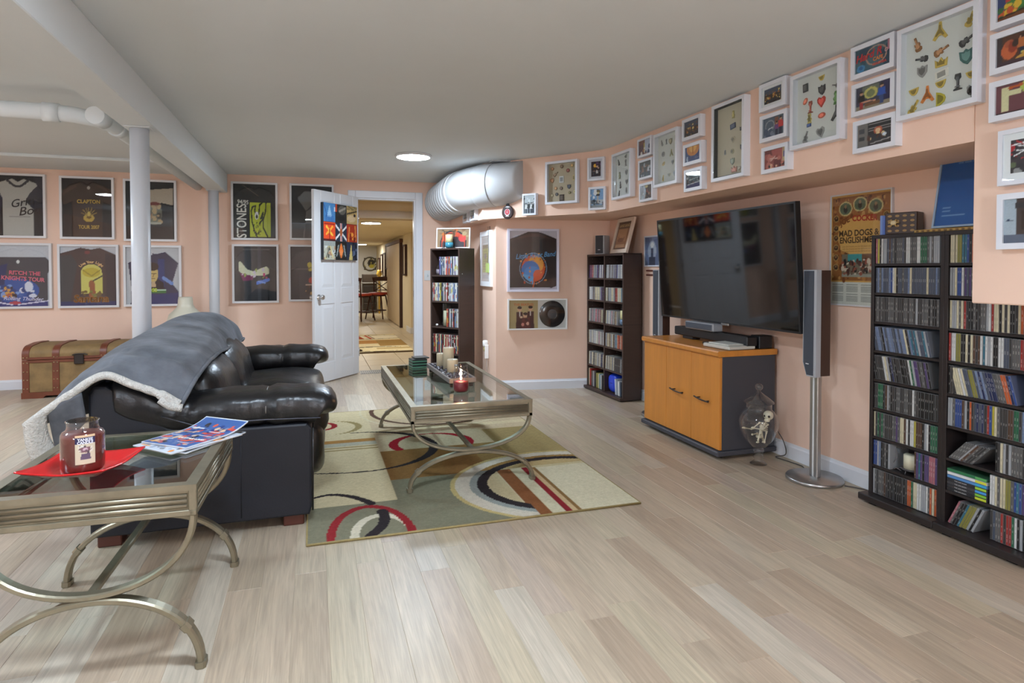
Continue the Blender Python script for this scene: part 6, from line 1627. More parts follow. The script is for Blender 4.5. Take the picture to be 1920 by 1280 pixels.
# ================================================================== DISC RACKS
def col_name(c):
    return c[1]
CDC = {'black': S(34, 32, 32), 'dark grey': S(66, 63, 62), 'grey': S(104, 102, 100), 'silver': S(160, 162, 164), 'white': S(206, 206, 202), 'cream': S(206, 196, 164), 'blue': S(56, 84, 150), 'pale blue': S(128, 146, 178), 'slate': S(84, 92, 108),
       'red': S(168, 52, 46), 'orange': S(206, 100, 50), 'yellow': S(196, 184, 70), 'green': S(44, 110, 76), 'purple': S(92, 72, 120), 'brown': S(92, 66, 50), 'pink': S(186, 110, 120), 'navy': S(44, 52, 92), 'olive': S(150, 144, 70), 'teal': S(60, 120, 140)}
for k_ in CDC: CDC[k_] = tuple(v * (.86 if k_ in ('white', 'cream', 'silver') else .68) for v in CDC[k_])
CW, CH, CDP = .0104, .125, .124
cdm = {}
def cd_mesh(name):
    """one disc case seen spine first: clear edges, a coloured spine card and printed bars standing for small lettering"""
    if name in cdm: return cdm[name]
    c = CDC[name]; R = random.Random(sum(map(ord, name)))
    edge = tuple(min(1, k * .55 + .10) for k in c)
    q = MB().box(-CW / 2 + .0003, CW / 2 - .0003, .0008, CDP, 0, CH, edge, bev=.0006)
    q.box(-CW / 2 + .0016, CW / 2 - .0016, 0, .001, .003, CH - .003, c)
    ink = S(210, 208, 200) if sum(c) < .6 else S(60, 54, 54)
    z = .014
    while z < CH - .02:
        l = R.uniform(.006, .022)
        if R.random() < .5: q.box(-CW * .14, CW * .14, -.0002, .0002, z, z + l, tuple(.3 * a + .7 * b for a, b in zip(ink, c)))
        z += l + R.uniform(.004, .014)
    o = q.build('disc_case', 'satin')
    cdm[name] = o.data
    bpy.data.objects.remove(o)
    return cdm[name]
ORD = ['first', 'second', 'third', 'fourth', 'fifth', 'sixth', 'seventh', 'eighth', 'ninth', 'tenth', 'eleventh', 'twelfth', 'thirteenth', 'fourteenth', 'fifteenth', 'sixteenth', 'seventeenth', 'eighteenth', 'nineteenth', 'twentieth', 'twenty-first', 'twenty-second', 'twenty-third', 'twenty-fourth', 'twenty-fifth', 'twenty-sixth', 'twenty-seventh', 'twenty-eighth', 'twenty-ninth', 'thirtieth', 'thirty-first', 'thirty-second', 'thirty-third', 'thirty-fourth', 'thirty-fifth', 'thirty-sixth', 'thirty-seventh', 'thirty-eighth']
discs = []        # (world matrix, colour, row index, place in row, rack text, visible, group)
def put(loc, rz, lx, ly, lz, lean, col, row, k, rack, vis, sx=1.0, sc=1.0):
    m = Matrix.Translation(loc) @ Matrix.Rotation(rz, 4, 'Z') @ Matrix.Translation((lx, ly, lz)) @ Matrix.Rotation(lean, 4, 'Y') @ Matrix.Diagonal((sx, 1, sc, 1))
    discs.append((m, col, row, k, rack, vis))
def fill(loc, rz, x0, x1, z, ly, pal, seed, row, rack, vis=lambda x: True, lean0=0.0, k0=0, dens=1.0, sc=1.0):
    """a row of disc cases from x0 to x1 at height z; pal is a list of (colour list, share)"""
    R = random.Random(seed); x = x0; k = k0
    tot = sum(s for _, s in pal)
    while x + CW * dens * 1.02 < x1:
        t = (x - x0) / (x1 - x0) * tot; a = 0
        for cl, s in pal:
            a += s
            if t < a: break
        pick = R.choice(cl) if R.random() > .16 else R.choice(['black', 'dark grey', 'grey', 'cream', 'brown', 'silver'])
        put(loc, rz, x + CW * dens / 2, ly + R.uniform(0, .004), z, lean0 + (R.uniform(-.006, .006) if lean0 else 0), pick, row, k, rack, vis(x), dens, sc)
        x += CW * dens * 1.015; k += 1
    return k
BH = 1.352
SHZ = [.047 + .1452 * i for i in range(9)]       # shelf tops, from the floor up
def rack_unit(label, y_left, w, name='disc_rack'):
    loc = (2.70, y_left - w / 2, 0)
    t = thing(name, label, 'disc rack', loc, RZ_TV)
    D_ = .137
    for sx in (-1, 1):
        x = sx * (w / 2 - .009)
        MB().box(x - .009, x + .009, 0, D_, .042, BH, bev=.001).build('side_panel', 'rack_wood', t)
    MB().box(-w / 2, w / 2, -.002, D_, BH - .018, BH, bev=.001).build('top', 'rack_wood', t)
    for z in SHZ[1:]:
        MB().box(-w / 2 + .018, w / 2 - .018, .003, D_ - .006, z - .0125, z, bev=.001).build('shelf', 'rack_wood', t)
    MB().box(-w / 2 + .018, w / 2 - .018, D_ - .006, D_ - .001, .05, BH - .02).build('back_panel', 'shelf_dark', t)
    MB().box(-w / 2 - (.018 if y_left > 2.3 else 0), w / 2 + (.018 if y_left < 2.3 else 0), -.052, D_ - .002, .012, .045, bev=.004).build('plinth', 'rack_wood', t)
    for sx in (-1, 1): MB().box(sx * (w / 2 - .05) - .02, sx * (w / 2 - .05) + .02, -.03, .1, 0, .013).build('foot', 'plastic_black', t)
    return loc, t
yl, wl, wr_ = 2.462, .385, .372
LL, _ = rack_unit('left tall black disc rack packed with disc cases, beside the concert poster', yl, wl)
LR, _ = rack_unit('right tall black disc rack under the peach bulkhead', yl - wl - .001, wr_)
RL, RRk = 'left black rack', 'right black rack'
x0, x1 = -wl / 2 + .0195, wl / 2 - .019
DK_ = ['black', 'dark grey', 'dark grey', 'grey']
rowsL = [  # top shelf first
    [(['black', 'yellow', 'pink'], 2), (['white', 'grey'], 2), (['grey', 'dark grey', 'slate'], 6), (['white', 'dark grey', 'grey'], 4), (['red', 'white'], 1), (['green'], 2), (['silver', 'grey'], 5)],
    [(['slate', 'pale blue'], 5), (['white', 'blue'], 1), (['yellow', 'cream'], 1), (['slate', 'pale blue', 'slate'], 14)],
    [(['dark grey', 'grey'], 14), (['black', 'grey'], 5)],
    [(['pale blue', 'slate', 'pale blue'], 14), (['silver', 'slate', 'teal'], 7)],
    [(['dark grey', 'black'], 4), (['white', 'silver'], 2), (['navy', 'black', 'dark grey'], 5), (['green'], 1), (['orange', 'white'], 1), (['green'], 1), (['dark grey', 'black', 'purple'], 6)],
    [(['silver', 'dark grey'], 1), (['green', 'green', 'white'], 2), (['dark grey', 'olive', 'black'], 3), (['dark grey', 'grey'], 6), (['white', 'dark grey'], 1), (['dark grey', 'black'], 7)],
    [(['green', 'dark grey'], 2), (['dark grey', 'grey'], 3), (['red', 'purple', 'silver'], 2), (['silver', 'white', 'dark grey'], 3), (['orange', 'brown', 'yellow'], 2), (['white', 'dark grey'], 2), (['green', 'dark grey'], 2)],
    None,
    [(['silver', 'grey'], 1), (['grey', 'dark grey', 'slate'], 3), (['dark grey', 'black'], 6), (['white', 'orange'], 1), (['olive', 'cream', 'green'], 2), (['white', 'silver', 'cream'], 3), (['navy', 'blue', 'orange', 'white'], 3)]]
for r in range(9):
    z = SHZ[8 - r] + .0004
    if rowsL[r] is None:
        k = fill(LL, RZ_TV, x0, x0 + .043, z, .006, [(['blue', 'blue', 'pale blue'], 1)], 70, r, RL)
        k = fill(LL, RZ_TV, x0 + .043, x0 + .105, z, .006, [(['dark grey', 'grey', 'black'], 1)], 71, r, RL, k0=k)
        fill(LL, RZ_TV, x0 + .225, x1, z, .006, [(['purple', 'teal', 'purple', 'navy'], 6), (['pink'], 2), (['purple'], 1), (['silver'], 1)], 72, r, RL, k0=k)
    elif r == 3: fill(LL, RZ_TV, x0 + .002, x1 - .030, z, .006, rowsL[r], 60 + r, r, RL, lean0=-.22, sc=.97)
    elif r == 4: fill(LL, RZ_TV, x0 + .002, x1 - .032, z, .006, rowsL[r], 60 + r, r, RL, lean0=-.20, sc=.97)
    else: fill(LL, RZ_TV, x0, x1, z, .006, rowsL[r], 60 + r, r, RL)
x0, x1 = -wr_ / 2 + .0195, wr_ / 2 - .019
rowsR = [
    [(['white', 'cream'], 2), (['olive', 'yellow'], 2), (['teal', 'blue', 'slate'], 3), (['white', 'orange'], 1), (['orange'], 3), (['grey'], 20)],
    [(['white', 'silver'], 2), (['blue'], 2), (['white', 'purple', 'slate', 'grey'], 7), (['dark grey'], 20)],
    [(['silver', 'olive'], 2), (['grey', 'red', 'yellow'], 3), (['dark grey', 'grey', 'black'], 7), (['white', 'red'], 2), (['brown', 'black', 'cream'], 4), (['dark grey', 'black'], 4), (['brown', 'orange', 'navy', 'red'], 4)],
    [(['white', 'red'], 2), (['olive', 'yellow'], 2), (['black', 'white', 'teal'], 4), (['dark grey', 'cream', 'brown'], 4), (['teal', 'silver', 'white'], 4), (['black', 'white', 'grey'], 4), (['blue', 'slate'], 2), (['grey', 'dark grey'], 4), (['red', 'pink'], 2), (['dark grey', 'green'], 2)],
    [(['black', 'dark grey'], 2), (['white', 'cream', 'silver'], 5), (['pink', 'slate'], 2), (['olive', 'red'], 2), (['slate', 'pale blue', 'navy'], 9), (['white', 'grey'], 2), (['orange', 'slate'], 2), (['blue', 'navy'], 3)],
    [(['silver', 'grey'], 2), (['purple', 'brown', 'blue'], 3), (['black', 'silver'], 3), (['white', 'orange'], 2), (['navy', 'dark grey', 'slate'], 3), (['blue', 'white', 'red'], 3), (['yellow', 'white'], 1), (['dark grey', 'brown', 'dark grey'], 6), (['green', 'dark grey'], 3), (['silver', 'pale blue'], 3)],
    None, None, None]
for r in range(9):
    z = SHZ[8 - r] + .0004
    vis = (lambda x: x < -wr_ / 2 + .135) if r < 2 else (lambda x: True)
    if r == 4:
        k = fill(LR, RZ_TV, x0, x0 + .023, z, .006, [(['black', 'dark grey'], 1)], 90, r, RRk)
        fill(LR, RZ_TV, x0 + .027, x1 - .034, z, .006, rowsR[r][1:], 91, r, RRk, lean0=-.26, k0=k, sc=.965)
    elif r == 6:
        k = fill(LR, RZ_TV, x0 + .004, x0 + .112, z, .006, [(['grey', 'dark grey', 'grey'], 1)], 92, r, RRk, lean0=.72, dens=1.0, sc=.93)
        fill(LR, RZ_TV, x0 + .205, x1, z, .006, [(['dark grey', 'black', 'grey'], 1), (['silver', 'grey', 'dark grey'], 2), (['grey'], 3), (['pale blue', 'silver'], 1)], 93, r, RRk, k0=k)
    elif r == 7:
        fill(LR, RZ_TV, x0 + .185, x1, z, .006, [(['white', 'cream', 'grey'], 5), (['olive', 'cream'], 2), (['blue', 'teal'], 3), (['purple', 'navy'], 2)], 94, r, RRk)
    elif r == 8:
        k = fill(LR, RZ_TV, x0 + .006, x0 + .125, z, .004, [(['grey', 'silver', 'pink'], 2), (['teal', 'purple', 'black'], 3), (['olive', 'cream', 'white'], 3), (['brown', 'cream', 'black', 'silver'], 4)], 95, r, RRk, lean0=.42, sc=.97, k0=0)
        fill(LR, RZ_TV, x0 + .190, x1, z, .006, [(['grey', 'slate', 'dark grey'], 5), (['red', 'red', 'dark grey'], 4), (['white', 'silver', 'green'], 3), (['dark grey', 'black', 'silver'], 4), (['red', 'red'], 1)], 96, r, RRk, k0=k)
    else: fill(LR, RZ_TV, x0, x1, z, .006, rowsR[r], 80 + r, r, RRk, vis)
# flat film cases stacked on the eighth shelf of the right unit
FL = [('green', S(46, 110, 70)), ('white', S(206, 206, 204)), ('blue', S(84, 130, 180)), ('black', S(44, 42, 44)), ('dark grey', S(60, 58, 60)), ('charcoal', S(50, 48, 50)), ('near-black', S(38, 36, 38))]
z = SHZ[1] + .0004
for k, (nm, c_) in enumerate(reversed(FL)):
    t = thing('film_case', nm + ' film case lying flat, ' + ORD[len(FL) - 1 - k] + ' from top of the stack in right black rack', 'film case', tuple(Matrix.Translation(LR) @ Matrix.Rotation(RZ_TV, 4, 'Z') @ Vector((x0 + .092, .006, z + k * .0144))), RZ_TV, 'film cases lying flat in the right black rack')
    MB().box(-.09, .085, 0, .128, 0, .0138, tuple(.6 * a + .02 for a in c_), bev=.0012).build('shell', 'satin', t)
    MB().box(-.086, .035, -.0004, .001, .0018, .012, c_).build('spine', 'print', t)
    MB().box(.035, .082, -.0004, .001, .0018, .012, [S(180, 190, 50), S(120, 180, 60), S(70, 140, 200), S(150, 190, 60), S(60, 150, 190), S(200, 200, 60), S(90, 160, 90)][k]).build('spine_band', 'print', t)
    if k < 4: text('lettering', 'THE LIVE SHOW', .0075, -.028, .0068, -.0006, S(200, 198, 196), t)
# the 300 disc cases that show largest stand alone, the others are one mass per rack
SMALL = []

# ------------------------------------------------------------------ small six-shelf rack in the corner
SA = math.atan2(4.958 - 5.675, 2.62 - 2.597)
SL = (2.6085, 5.3165, 0)
sr = thing('small_disc_rack', 'dark brown two-column disc rack in the corner left of the television', 'disc rack', SL, SA)
sw_, sh_, sd_ = .715, 1.325, .185
for x in (-sw_ / 2 + .009, 0, sw_ / 2 - .009):
    MB().box(x - .009, x + .009, 0, sd_, .03, sh_, bev=.001).build('upright', 'espresso', sr)
MB().box(-sw_ / 2, sw_ / 2, -.001, sd_, sh_ - .018, sh_, bev=.001).build('top', 'espresso', sr)
MB().box(-sw_ / 2 - .03, sw_ / 2 + .0, -.03, sd_ - .004, .008, .034, bev=.003).build('plinth', 'espresso', sr)
for k in range(4): MB().box(-.3 + .2 * k - .02, -.3 + .2 * k + .02, 0, .12, 0, .009).build('foot', 'plastic_black', sr)
MB().box(-sw_ / 2 + .018, sw_ / 2 - .018, sd_ - .008, sd_ - .002, .034, sh_ - .018).build('back_panel', 'shelf_dark', sr)
MB().box(sw_ / 2 - .0005, sw_ / 2 + .0008, 0, sd_, .684, .688, S(30, 24, 22)).build('side_joint', 'paint', sr)
SZ = [.036 + .2125 * i for i in range(6)]
for bx_ in (-1, 1):
    a, b = (-sw_ / 2 + .018, -.009) if bx_ < 0 else (.009, sw_ / 2 - .018)
    for k in range(6):
        if k: MB().box(a, b, .002, sd_ - .008, SZ[k] - .015, SZ[k], bev=.001).build('shelf', 'espresso', sr)
        for zz in (.05, .085):
            for yy in (.05, .13): MB().cyl((a + .0006 if bx_ > 0 else a + .0006, yy, SZ[k] + .1 + zz), .003, .0012, 8, S(120, 116, 112), 'x').build('peg_hole', 'satin', sr)
M1 = [(['silver', 'cream', 'pink', 'purple'], 1), (['silver', 'pale blue', 'white', 'purple', 'cream'], 2)]
M2 = [(['cream', 'silver', 'white', 'pink'], 2), (['white', 'silver', 'brown'], 1)]
small_rows = {(0, -1): M1, (0, 1): [(['cream', 'white', 'silver'], 2), (['purple', 'silver', 'pale blue'], 2), (['white', 'silver'], 2)], (1, -1): [(['silver', 'white'], 1), (['cream', 'silver', 'cream'], 2), (['purple', 'navy', 'black'], 1)], (1, 1): [(['cream', 'silver'], 3), (['red'], 1), (['cream', 'white', 'teal'], 2)],
              (2, -1): [(['pink', 'cream', 'silver', 'brown'], 1)], (2, 1): M2, (3, -1): M2, (3, 1): [(['cream', 'brown', 'silver'], 3), (['teal', 'silver'], 1), (['orange', 'cream', 'red'], 2)], (4, -1): [(['silver', 'grey', 'cream'], 3), (['white', 'navy'], 1)], (4, 1): [(['cream', 'silver', 'brown', 'grey'], 3), (['dark grey', 'silver'], 3)]}
for (r, bx_), pal in small_rows.items():
    a, b = (-sw_ / 2 + .0195, -.0105) if bx_ < 0 else (.0105, sw_ / 2 - .0195)
    if (r, bx_) == (2, 1): b -= .10
    fill(SL, SA, a, b, SZ[5 - r] + .0004, .008, pal, 200 + r * 2 + bx_, r, 'small brown rack, ' + ('left' if bx_ < 0 else 'right') + ' column', lambda x: True, lean0=.05 if (r + bx_) % 2 else 0.0, dens=1.25)
# bottom left: thin hardbacks
R = random.Random(77); x = -sw_ / 2 + .0195; k = 0
for nm, w, h in (('cream', .016, .168), ('red', .014, .166), ('red', .018, .162), ('brown', .016, .150), ('grey', .022, .15), ('silver', .02, .152), ('dark grey', .02, .156), ('black', .022, .158), ('olive', .024, .142), ('olive', .02, .144), ('cream', .018, .142), ('teal', .02, .14), ('white', .018, .138), ('grey', .02, .136)):
    if x + w > -.012: break
    c_ = CDC[nm]
    t = thing('thin_book', nm + ' thin book, ' + ORD[k] + ' from left, bottom shelf of small brown rack', 'book', tuple(Matrix.Translation(SL) @ Matrix.Rotation(SA, 4, 'Z') @ Vector((x + w / 2, .012, SZ[0]))), SA, 'thin books at the bottom of the small rack')
    MB().box(-w / 2 + .0003, w / 2 - .0003, 0, .11, 0, h, c_, bev=.001).build('cover', 'satin', t)
    MB().box(-w / 2 + .002, w / 2 - .002, .003, .112, .003, h - .002, S(214, 208, 194)).build('pages', 'print', t)
    x += w + .001; k += 1
SW_ = Matrix.Translation(SL) @ Matrix.Rotation(SA, 4, 'Z')
bb = thing('blue_bag', 'bright blue rounded case on the bottom right shelf of the small brown rack', 'case', tuple(SW_ @ Vector((.095, .085, SZ[0]))), SA)
MB().puff((0, 0, .086), (.078, .062, .086), .55, 28, 18, S(28, 62, 190), fn=wr(.003, 30, 2)).build('shell', 'satin', bb)
MB().tube([(.079 * math.cos(a), .063 * math.sin(a), .09) for a in np.linspace(0, 2 * PI, 33)[:-1]], .003, 6, S(20, 40, 130), closed=True).build('zip', 'satin', bb)
for k, (nm, c_, dx, ln_) in enumerate((('silver', S(176, 182, 190), .205, .08), ('grey', S(140, 144, 150), .235, .08), ('white', S(206, 206, 204), .262, .06), ('slate', S(90, 98, 110), .285, .05))):
    t = thing('film_case', nm + ' film case leaning beside the blue case, ' + ORD[k] + ' one', 'film case', tuple(SW_ @ Vector((dx, .012, SZ[0]))), SA, 'film cases beside the blue case')
    q = MB().box(-.010, .010, 0, .12, 0, .145 - .006 * k, c_, bev=.001); q.xf(Matrix.Rotation(-ln_, 4, 'Y')); q.build('shell', 'satin', t)
    q = MB().box(-.007, .007, -.0006, .001, .006, .136 - .006 * k, tuple(min(1, v * 1.25) for v in c_)); q.xf(Matrix.Rotation(-ln_, 4, 'Y')); q.build('spine', 'print', t)
# candle stand on the third shelf, speaker and picture on top
def candle_stand(label, loc, rz, s=1.0, cup=S(70, 110, 130)):
    t = thing('candle_stand', label, 'candle stand', loc, rz)
    q = MB()
    for x in (-.05, .05):
        q.tube([(x * s, 0, .01 * s), (x * s, 0, .165 * s), (x * 1.25 * s, 0, .185 * s), (x * 1.45 * s, 0, .175 * s)], .0032 * s, 8, S(46, 38, 36))
    q.tube([(-.05 * s, 0, .168 * s), (.05 * s, 0, .168 * s)], .003 * s, 8, S(46, 38, 36)).tube([(-.05 * s, 0, .15 * s), (.05 * s, 0, .15 * s)], .0025 * s, 8, S(46, 38, 36))
    for x in (-.05, .05): q.tube([(x * s, 0, .012 * s), (x * 1.4 * s, -.02 * s, .002 * s)], .003 * s, 6, S(46, 38, 36)).tube([(x * s, 0, .012 * s), (x * 1.2 * s, .03 * s, .002 * s)], .003 * s, 6, S(46, 38, 36))
    q.build('iron_frame', 'paint', t)
    MB().lathe([(0, 0.004 * s), (.034 * s, .004 * s), (.042 * s, .03 * s), (.040 * s, .058 * s), (0, .058 * s)], n=24, col=cup).build('cup', 'gloss', t)
    MB().lathe([(0, .058 * s), (.036 * s, .058 * s), (.036 * s, .135 * s), (.03 * s, .138 * s), (0, .134 * s)], n=24, col=S(214, 206, 156)).build('candle', 'wax', t)
    return t
candle_stand('iron candle stand with a cream candle and blue cup on the small brown rack shelf', tuple(SW_ @ Vector((.278, .055, SZ[3] + .0005))), SA, .98, S(96, 120, 144))
q = thing('bookshelf_speaker', 'small black speaker with silver edges on top of the small brown rack', 'speaker', tuple(SW_ @ Vector((-.21, .085, sh_))), SA + .5)
MB().box(-.052, .052, -.045, .06, .004, .185, S(168, 170, 172), bev=.006).build('cabinet', 'satin', q)
MB().box(-.043, .043, -.049, -.044, .012, .182, S(46, 47, 52), bev=.003).build('grille', 'paint', q)
MB().box(-.014, .012, -.0496, -.0488, .042, .049, S(190, 190, 190)).build('badge', 'satin', q)
MB().box(-.056, .056, -.048, .06, 0, .006, S(200, 200, 200), bev=.002).build('foot', 'satin', q)
c = Cv(50, 64, S(70, 40, 26)); c.r(.08, .05, .92, .76, S(150, 104, 72)); c.r(.1, .07, .78, .74, S(176, 132, 96)); c.r(.1, .07, .78, .3, S(150, 100, 66)); c.e(.4, .34, .26, .08, S(110, 66, 44)); c.l(.3, .3, .2, .46, .03, S(120, 70, 46)); c.l(.55, .32, .66, .42, .03, S(130, 80, 52)); c.r(.1, .07, .78, .18, S(190, 150, 116))
def lean_frame(label, loc, rz, w, h, tilt, cvs, b, mould, d=.022, matw=0.0, mm='satin'):
    t = thing('leaning_frame', label, 'framed picture', loc, rz)
    T_ = Matrix.Rotation(-tilt, 4, 'X')
    q = MB().ring(w, h, b, -d, 0, mould); q.xf(T_); q.build('moulding', mm, t)
    q = MB().box(-w / 2 + .004, w / 2 - .004, -d * .5, -.001, .004, h - .004, S(120, 90, 66)); q.xf(T_); q.build('backing', 'print', t)
    if matw:
        q = MB().ring(w - 2 * b, h - 2 * b, matw, -d * .62, -d * .5, S(206, 196, 180), b); q.xf(T_); q.build('passepartout', 'print', t)
    cvs.build('picture', 'print', t, w - 2 * b - 2 * matw, h - 2 * b - 2 * matw, 0, -d * .56, b + matw, 0, M4=T_)
    q = MB().box(-w / 2 + b, w / 2 - b, -d * .9, -d * .82, b, h - b); q.xf(T_); q.build('glass_pane', 'pane', t)
    return t, T_
t, T_ = lean_frame('cream-framed sepia print leaning on top of the small brown rack', tuple(SW_ @ Vector((.155, .075, sh_ + .001))), SA - .05, .325, .335, .26, c.n(.06, 4), .036, S(214, 196, 178))
text('lettering', 'LAND BAND', .036, -.0, .262, -.0135, S(206, 176, 120), t, bold=.001, M4=T_)

# ------------------------------------------------------------------ corner bookcase with film cases
BP1, BP2 = Vector((1.178, 6.500)), Vector((1.412, 6.166))
ba = math.atan2(BP2.y - BP1.y, BP2.x - BP1.x)
bw, bd_, bh = (BP2 - BP1).length, .235, 1.398
BL = ((BP1.x + BP2.x) / 2, (BP1.y + BP2.y) / 2, 0)
bc = thing('corner_bookcase', 'dark narrow bookcase of film cases standing cornerwise by the doorway', 'bookcase', BL, ba)
BW_ = Matrix.Translation(BL) @ Matrix.Rotation(ba, 4, 'Z')
for sx in (-1, 1): MB().box(sx * (bw / 2 - .008) - .008, sx * (bw / 2 - .008) + .008, 0, bd_, 0, bh, bev=.001).build('side_panel', 'espresso', bc)
MB().box(-bw / 2 + .016, bw / 2 - .016, .0, bd_, bh - .016, bh, bev=.001).build('top', 'espresso', bc)
MB().box(-bw / 2 + .016, bw / 2 - .016, bd_ - .008, bd_ - .002, .02, bh - .016).build('back_panel', 'shelf_dark', bc)
BZ = [.055, .318, .586, .852, 1.122]
for z in BZ: MB().box(-bw / 2 + .016, bw / 2 - .016, .004, bd_ - .008, z - .016, z, bev=.001).build('shelf', 'espresso', bc)
MB().box(-bw / 2 + .016, bw / 2 - .016, .012, .022, 0, .04).build('kick_board', 'espresso', bc)
MB().cyl((bw / 2 - .0005, .045, 1.135), .005, .002, 10, S(190, 186, 180), 'x').build('cam_cover', 'satin', bc)
DV = [('white', 'white'), ('silver', 'silver'), ('blue', 'blue'), ('red', 'red'), ('purple', 'purple'), ('cream', 'cream'), ('black', 'black'), ('dark grey', 'dark grey'), ('orange', 'orange'), ('slate', 'slate'), ('pale blue', 'pale blue'), ('pink', 'pink'), ('brown', 'brown'), ('yellow', 'yellow')]
def films(row, sname, x0, x1, pal, seed):
    R = random.Random(seed); x = x0; k = 0
    while x + .0155 < x1:
        w = R.choice((.0135, .0145, .0155)); nm = R.choice(pal); c_ = CDC[nm]
        t = thing('film_case', f'{nm} film case, {ORD[k]} from left on {sname} shelf, corner bookcase', 'film case', tuple(BW_ @ Vector((x + w / 2, .008 + R.uniform(0, .006), BZ[row] + .0003))), ba, 'film cases in the corner bookcase')
        MB().box(-w / 2 + .0003, w / 2 - .0003, .0008, .135, 0, .19, tuple(.5 * v + .05 for v in c_), bev=.001).build('shell', 'satin', t)
        q = MB().box(-w / 2 + .0014, w / 2 - .0014, 0, .001, .004, .186, c_)
        c2 = CDC[R.choice(['white', 'red', 'black', 'blue', 'yellow', 'silver'])]
        z0 = R.uniform(.02, .12); q.box(-w * .3, w * .3, -.0004, .0, z0, z0 + R.uniform(.02, .05), c2)
        q.box(-w * .2, w * .2, -.0004, .0, .15, .15 + R.uniform(.01, .03), CDC[R.choice(['white', 'black', 'cream'])])
        q.build('spine', 'print', t)
        x += w + .0006; k += 1
xa, xb = -bw / 2 + .0175, bw / 2 - .0165
films(4, 'top', xa + .10, xb, ['blue', 'purple', 'purple', 'slate', 'pink', 'orange', 'silver', 'pale blue', 'white'], 1)
films(3, 'second', xa + .005, xb, ['white', 'silver', 'pale blue', 'slate', 'white', 'cream', 'brown', 'dark grey', 'yellow', 'red'], 2)
films(2, 'third', xa + .20, xb, ['white', 'silver', 'red', 'dark grey', 'orange', 'pale blue', 'red'], 3)
films(1, 'fourth', xa + .005, xb, ['red', 'red', 'white', 'silver', 'dark grey', 'cream', 'white', 'brown', 'grey'], 4)
dg = thing('disc_spindle', 'clear dome spindle of discs at the left of the top shelf, corner bookcase', 'disc spindle', tuple(BW_ @ Vector((xa + .056, .075, BZ[4]))), ba)
MB().lathe([(0, 0), (.052, 0), (.052, .008), (.048, .01), (.048, .08), (.04, .105), (.015, .115), (0, .115)], n=28).build('dome', 'jar_glass', dg)
MB().lathe([(0, .009), (.045, .009), (.045, .06), (0, .06)], n=28, col=S(150, 140, 150)).build('discs', 'gloss', dg)
cg = thing('jar_candle', 'tall glass with a cream candle on the third shelf of the corner bookcase', 'candle', tuple(BW_ @ Vector((xa + .135, .09, BZ[2]))), ba)
MB().lathe([(0, 0), (.045, 0), (.05, .01), (.05, .235), (.052, .24)], n=28).build('glass', 'jar_glass', cg)
MB().lathe([(0, .006), (.038, .006), (.038, .165), (0, .163)], n=24, col=S(206, 208, 176)).build('wax', 'wax', cg)
pb = thing('pebble', 'small white pebble at the left of the third shelf, corner bookcase', 'pebble', tuple(BW_ @ Vector((xa + .03, .05, BZ[2] + .012))), ba)
MB().puff((0, 0, 0), (.016, .012, .012), .9, 12, 8, S(226, 220, 214)).build('stone', 'satin', pb)
c = Cv(44, 36, S(150, 120, 90)); c.e(.5, .2, .42, .75, S(44, 40, 44)); c.e(.5, .2, .38, .66, S(206, 76, 46)); c.e(.5, .1, .36, .5, S(70, 60, 64)); c.e(.28, .5, .14, .2, S(226, 96, 60)); c.e(.78, .5, .12, .2, S(216, 70, 66)); c.blobs(12, [S(130, 90, 60), S(176, 150, 110), S(206, 110, 50)], 4, (0, .6, 1, 1), (.03, .07), 1.2)
lean_frame('framed print with an orange and black sun on top of the corner bookcase', tuple(BW_ @ Vector((.0, .135, bh + .0005))), ba + .42, .37, .215, .10, c, .012, S(214, 206, 200))
candle_stand('iron candle stand with cream candle and teal cup on the corner bookcase', tuple(BW_ @ Vector((.02, .05, bh + .0005))), ba + .5, 1.02, S(60, 130, 150))

# ------------------------------------------------------------------ on and in the big rack
rw = Matrix.Rotation(RZ_TV, 4, 'Z')
def LW(x, y, z): return tuple(Matrix.Translation(LL) @ rw @ Vector((x, y, z)))
c = Cv(50, 60, S(38, 92, 160)); c.n(.03, 2)
for i in range(9): c.r(.1, .34 - i * .024, .1 + .18 * (.6 + .4 * ((i * 7) % 5) / 5) + (.22 if i > 5 else 0), .346 - i * .024, S(120, 160, 206))
c.r(.1, .07, .8, .078, S(130, 170, 210)); c.r(.15, .92, .8, .93, S(110, 150, 196))
t, T_ = lean_frame('blue album in a pale frame leaning on the tall racks under the soffit', (2.745, 2.005, BH + .016), RZ_TV, .325, .325, .17, c, .009, S(150, 170, 190), d=.014)
text('lettering', 'the blue record', .018, -.02, .296, -.0105, S(150, 180, 214), t, M4=T_)
md_ = thing('marble_mat', 'thin ochre patterned mat under the blue album on the rack tops', 'mat', (2.765, 2.02, BH))
c = Cv(60, 14, S(176, 140, 70)); c.blobs(60, [S(120, 90, 50), S(206, 180, 110), S(90, 66, 40)], 3, sz=(.01, .03), asp=4)
MB().box(2.708, 2.83, 1.85, 2.235, BH, BH + .013, S(176, 140, 74), bev=.002).build('slab', 'paint', md_, world=True)
for k in range(14): MB().box(2.7065, 2.709, 1.86 + .027 * k, 1.872 + .027 * k, BH + .002, BH + .010, S(110, 80, 44)).build('fleck', 'paint', md_, world=True)
bx = thing('gift_box', 'small brown box with gold leaf pattern and bow on the left rack top', 'box', (2.755, 2.325, BH), RZ_TV + .35)
MB().box(-.07, .07, -.04, .04, 0, .105, S(56, 36, 24), bev=.003).build('carton', 'satin', bx)
R = random.Random(2)
for i in range(4):
    for j in range(4):
        q = MB().prism([(.0 + .010 * math.cos(a), .0 + .006 * math.sin(a)) for a in np.linspace(0, 2 * PI, 9)[:-1]], -.0412, -.0398, 'y', S(150, 116, 62))
        q.xf(Matrix.Translation((-.05 + .033 * i, 0, .016 + .024 * j))); q.build('gold_leaf', 'satin', bx)
q = MB()
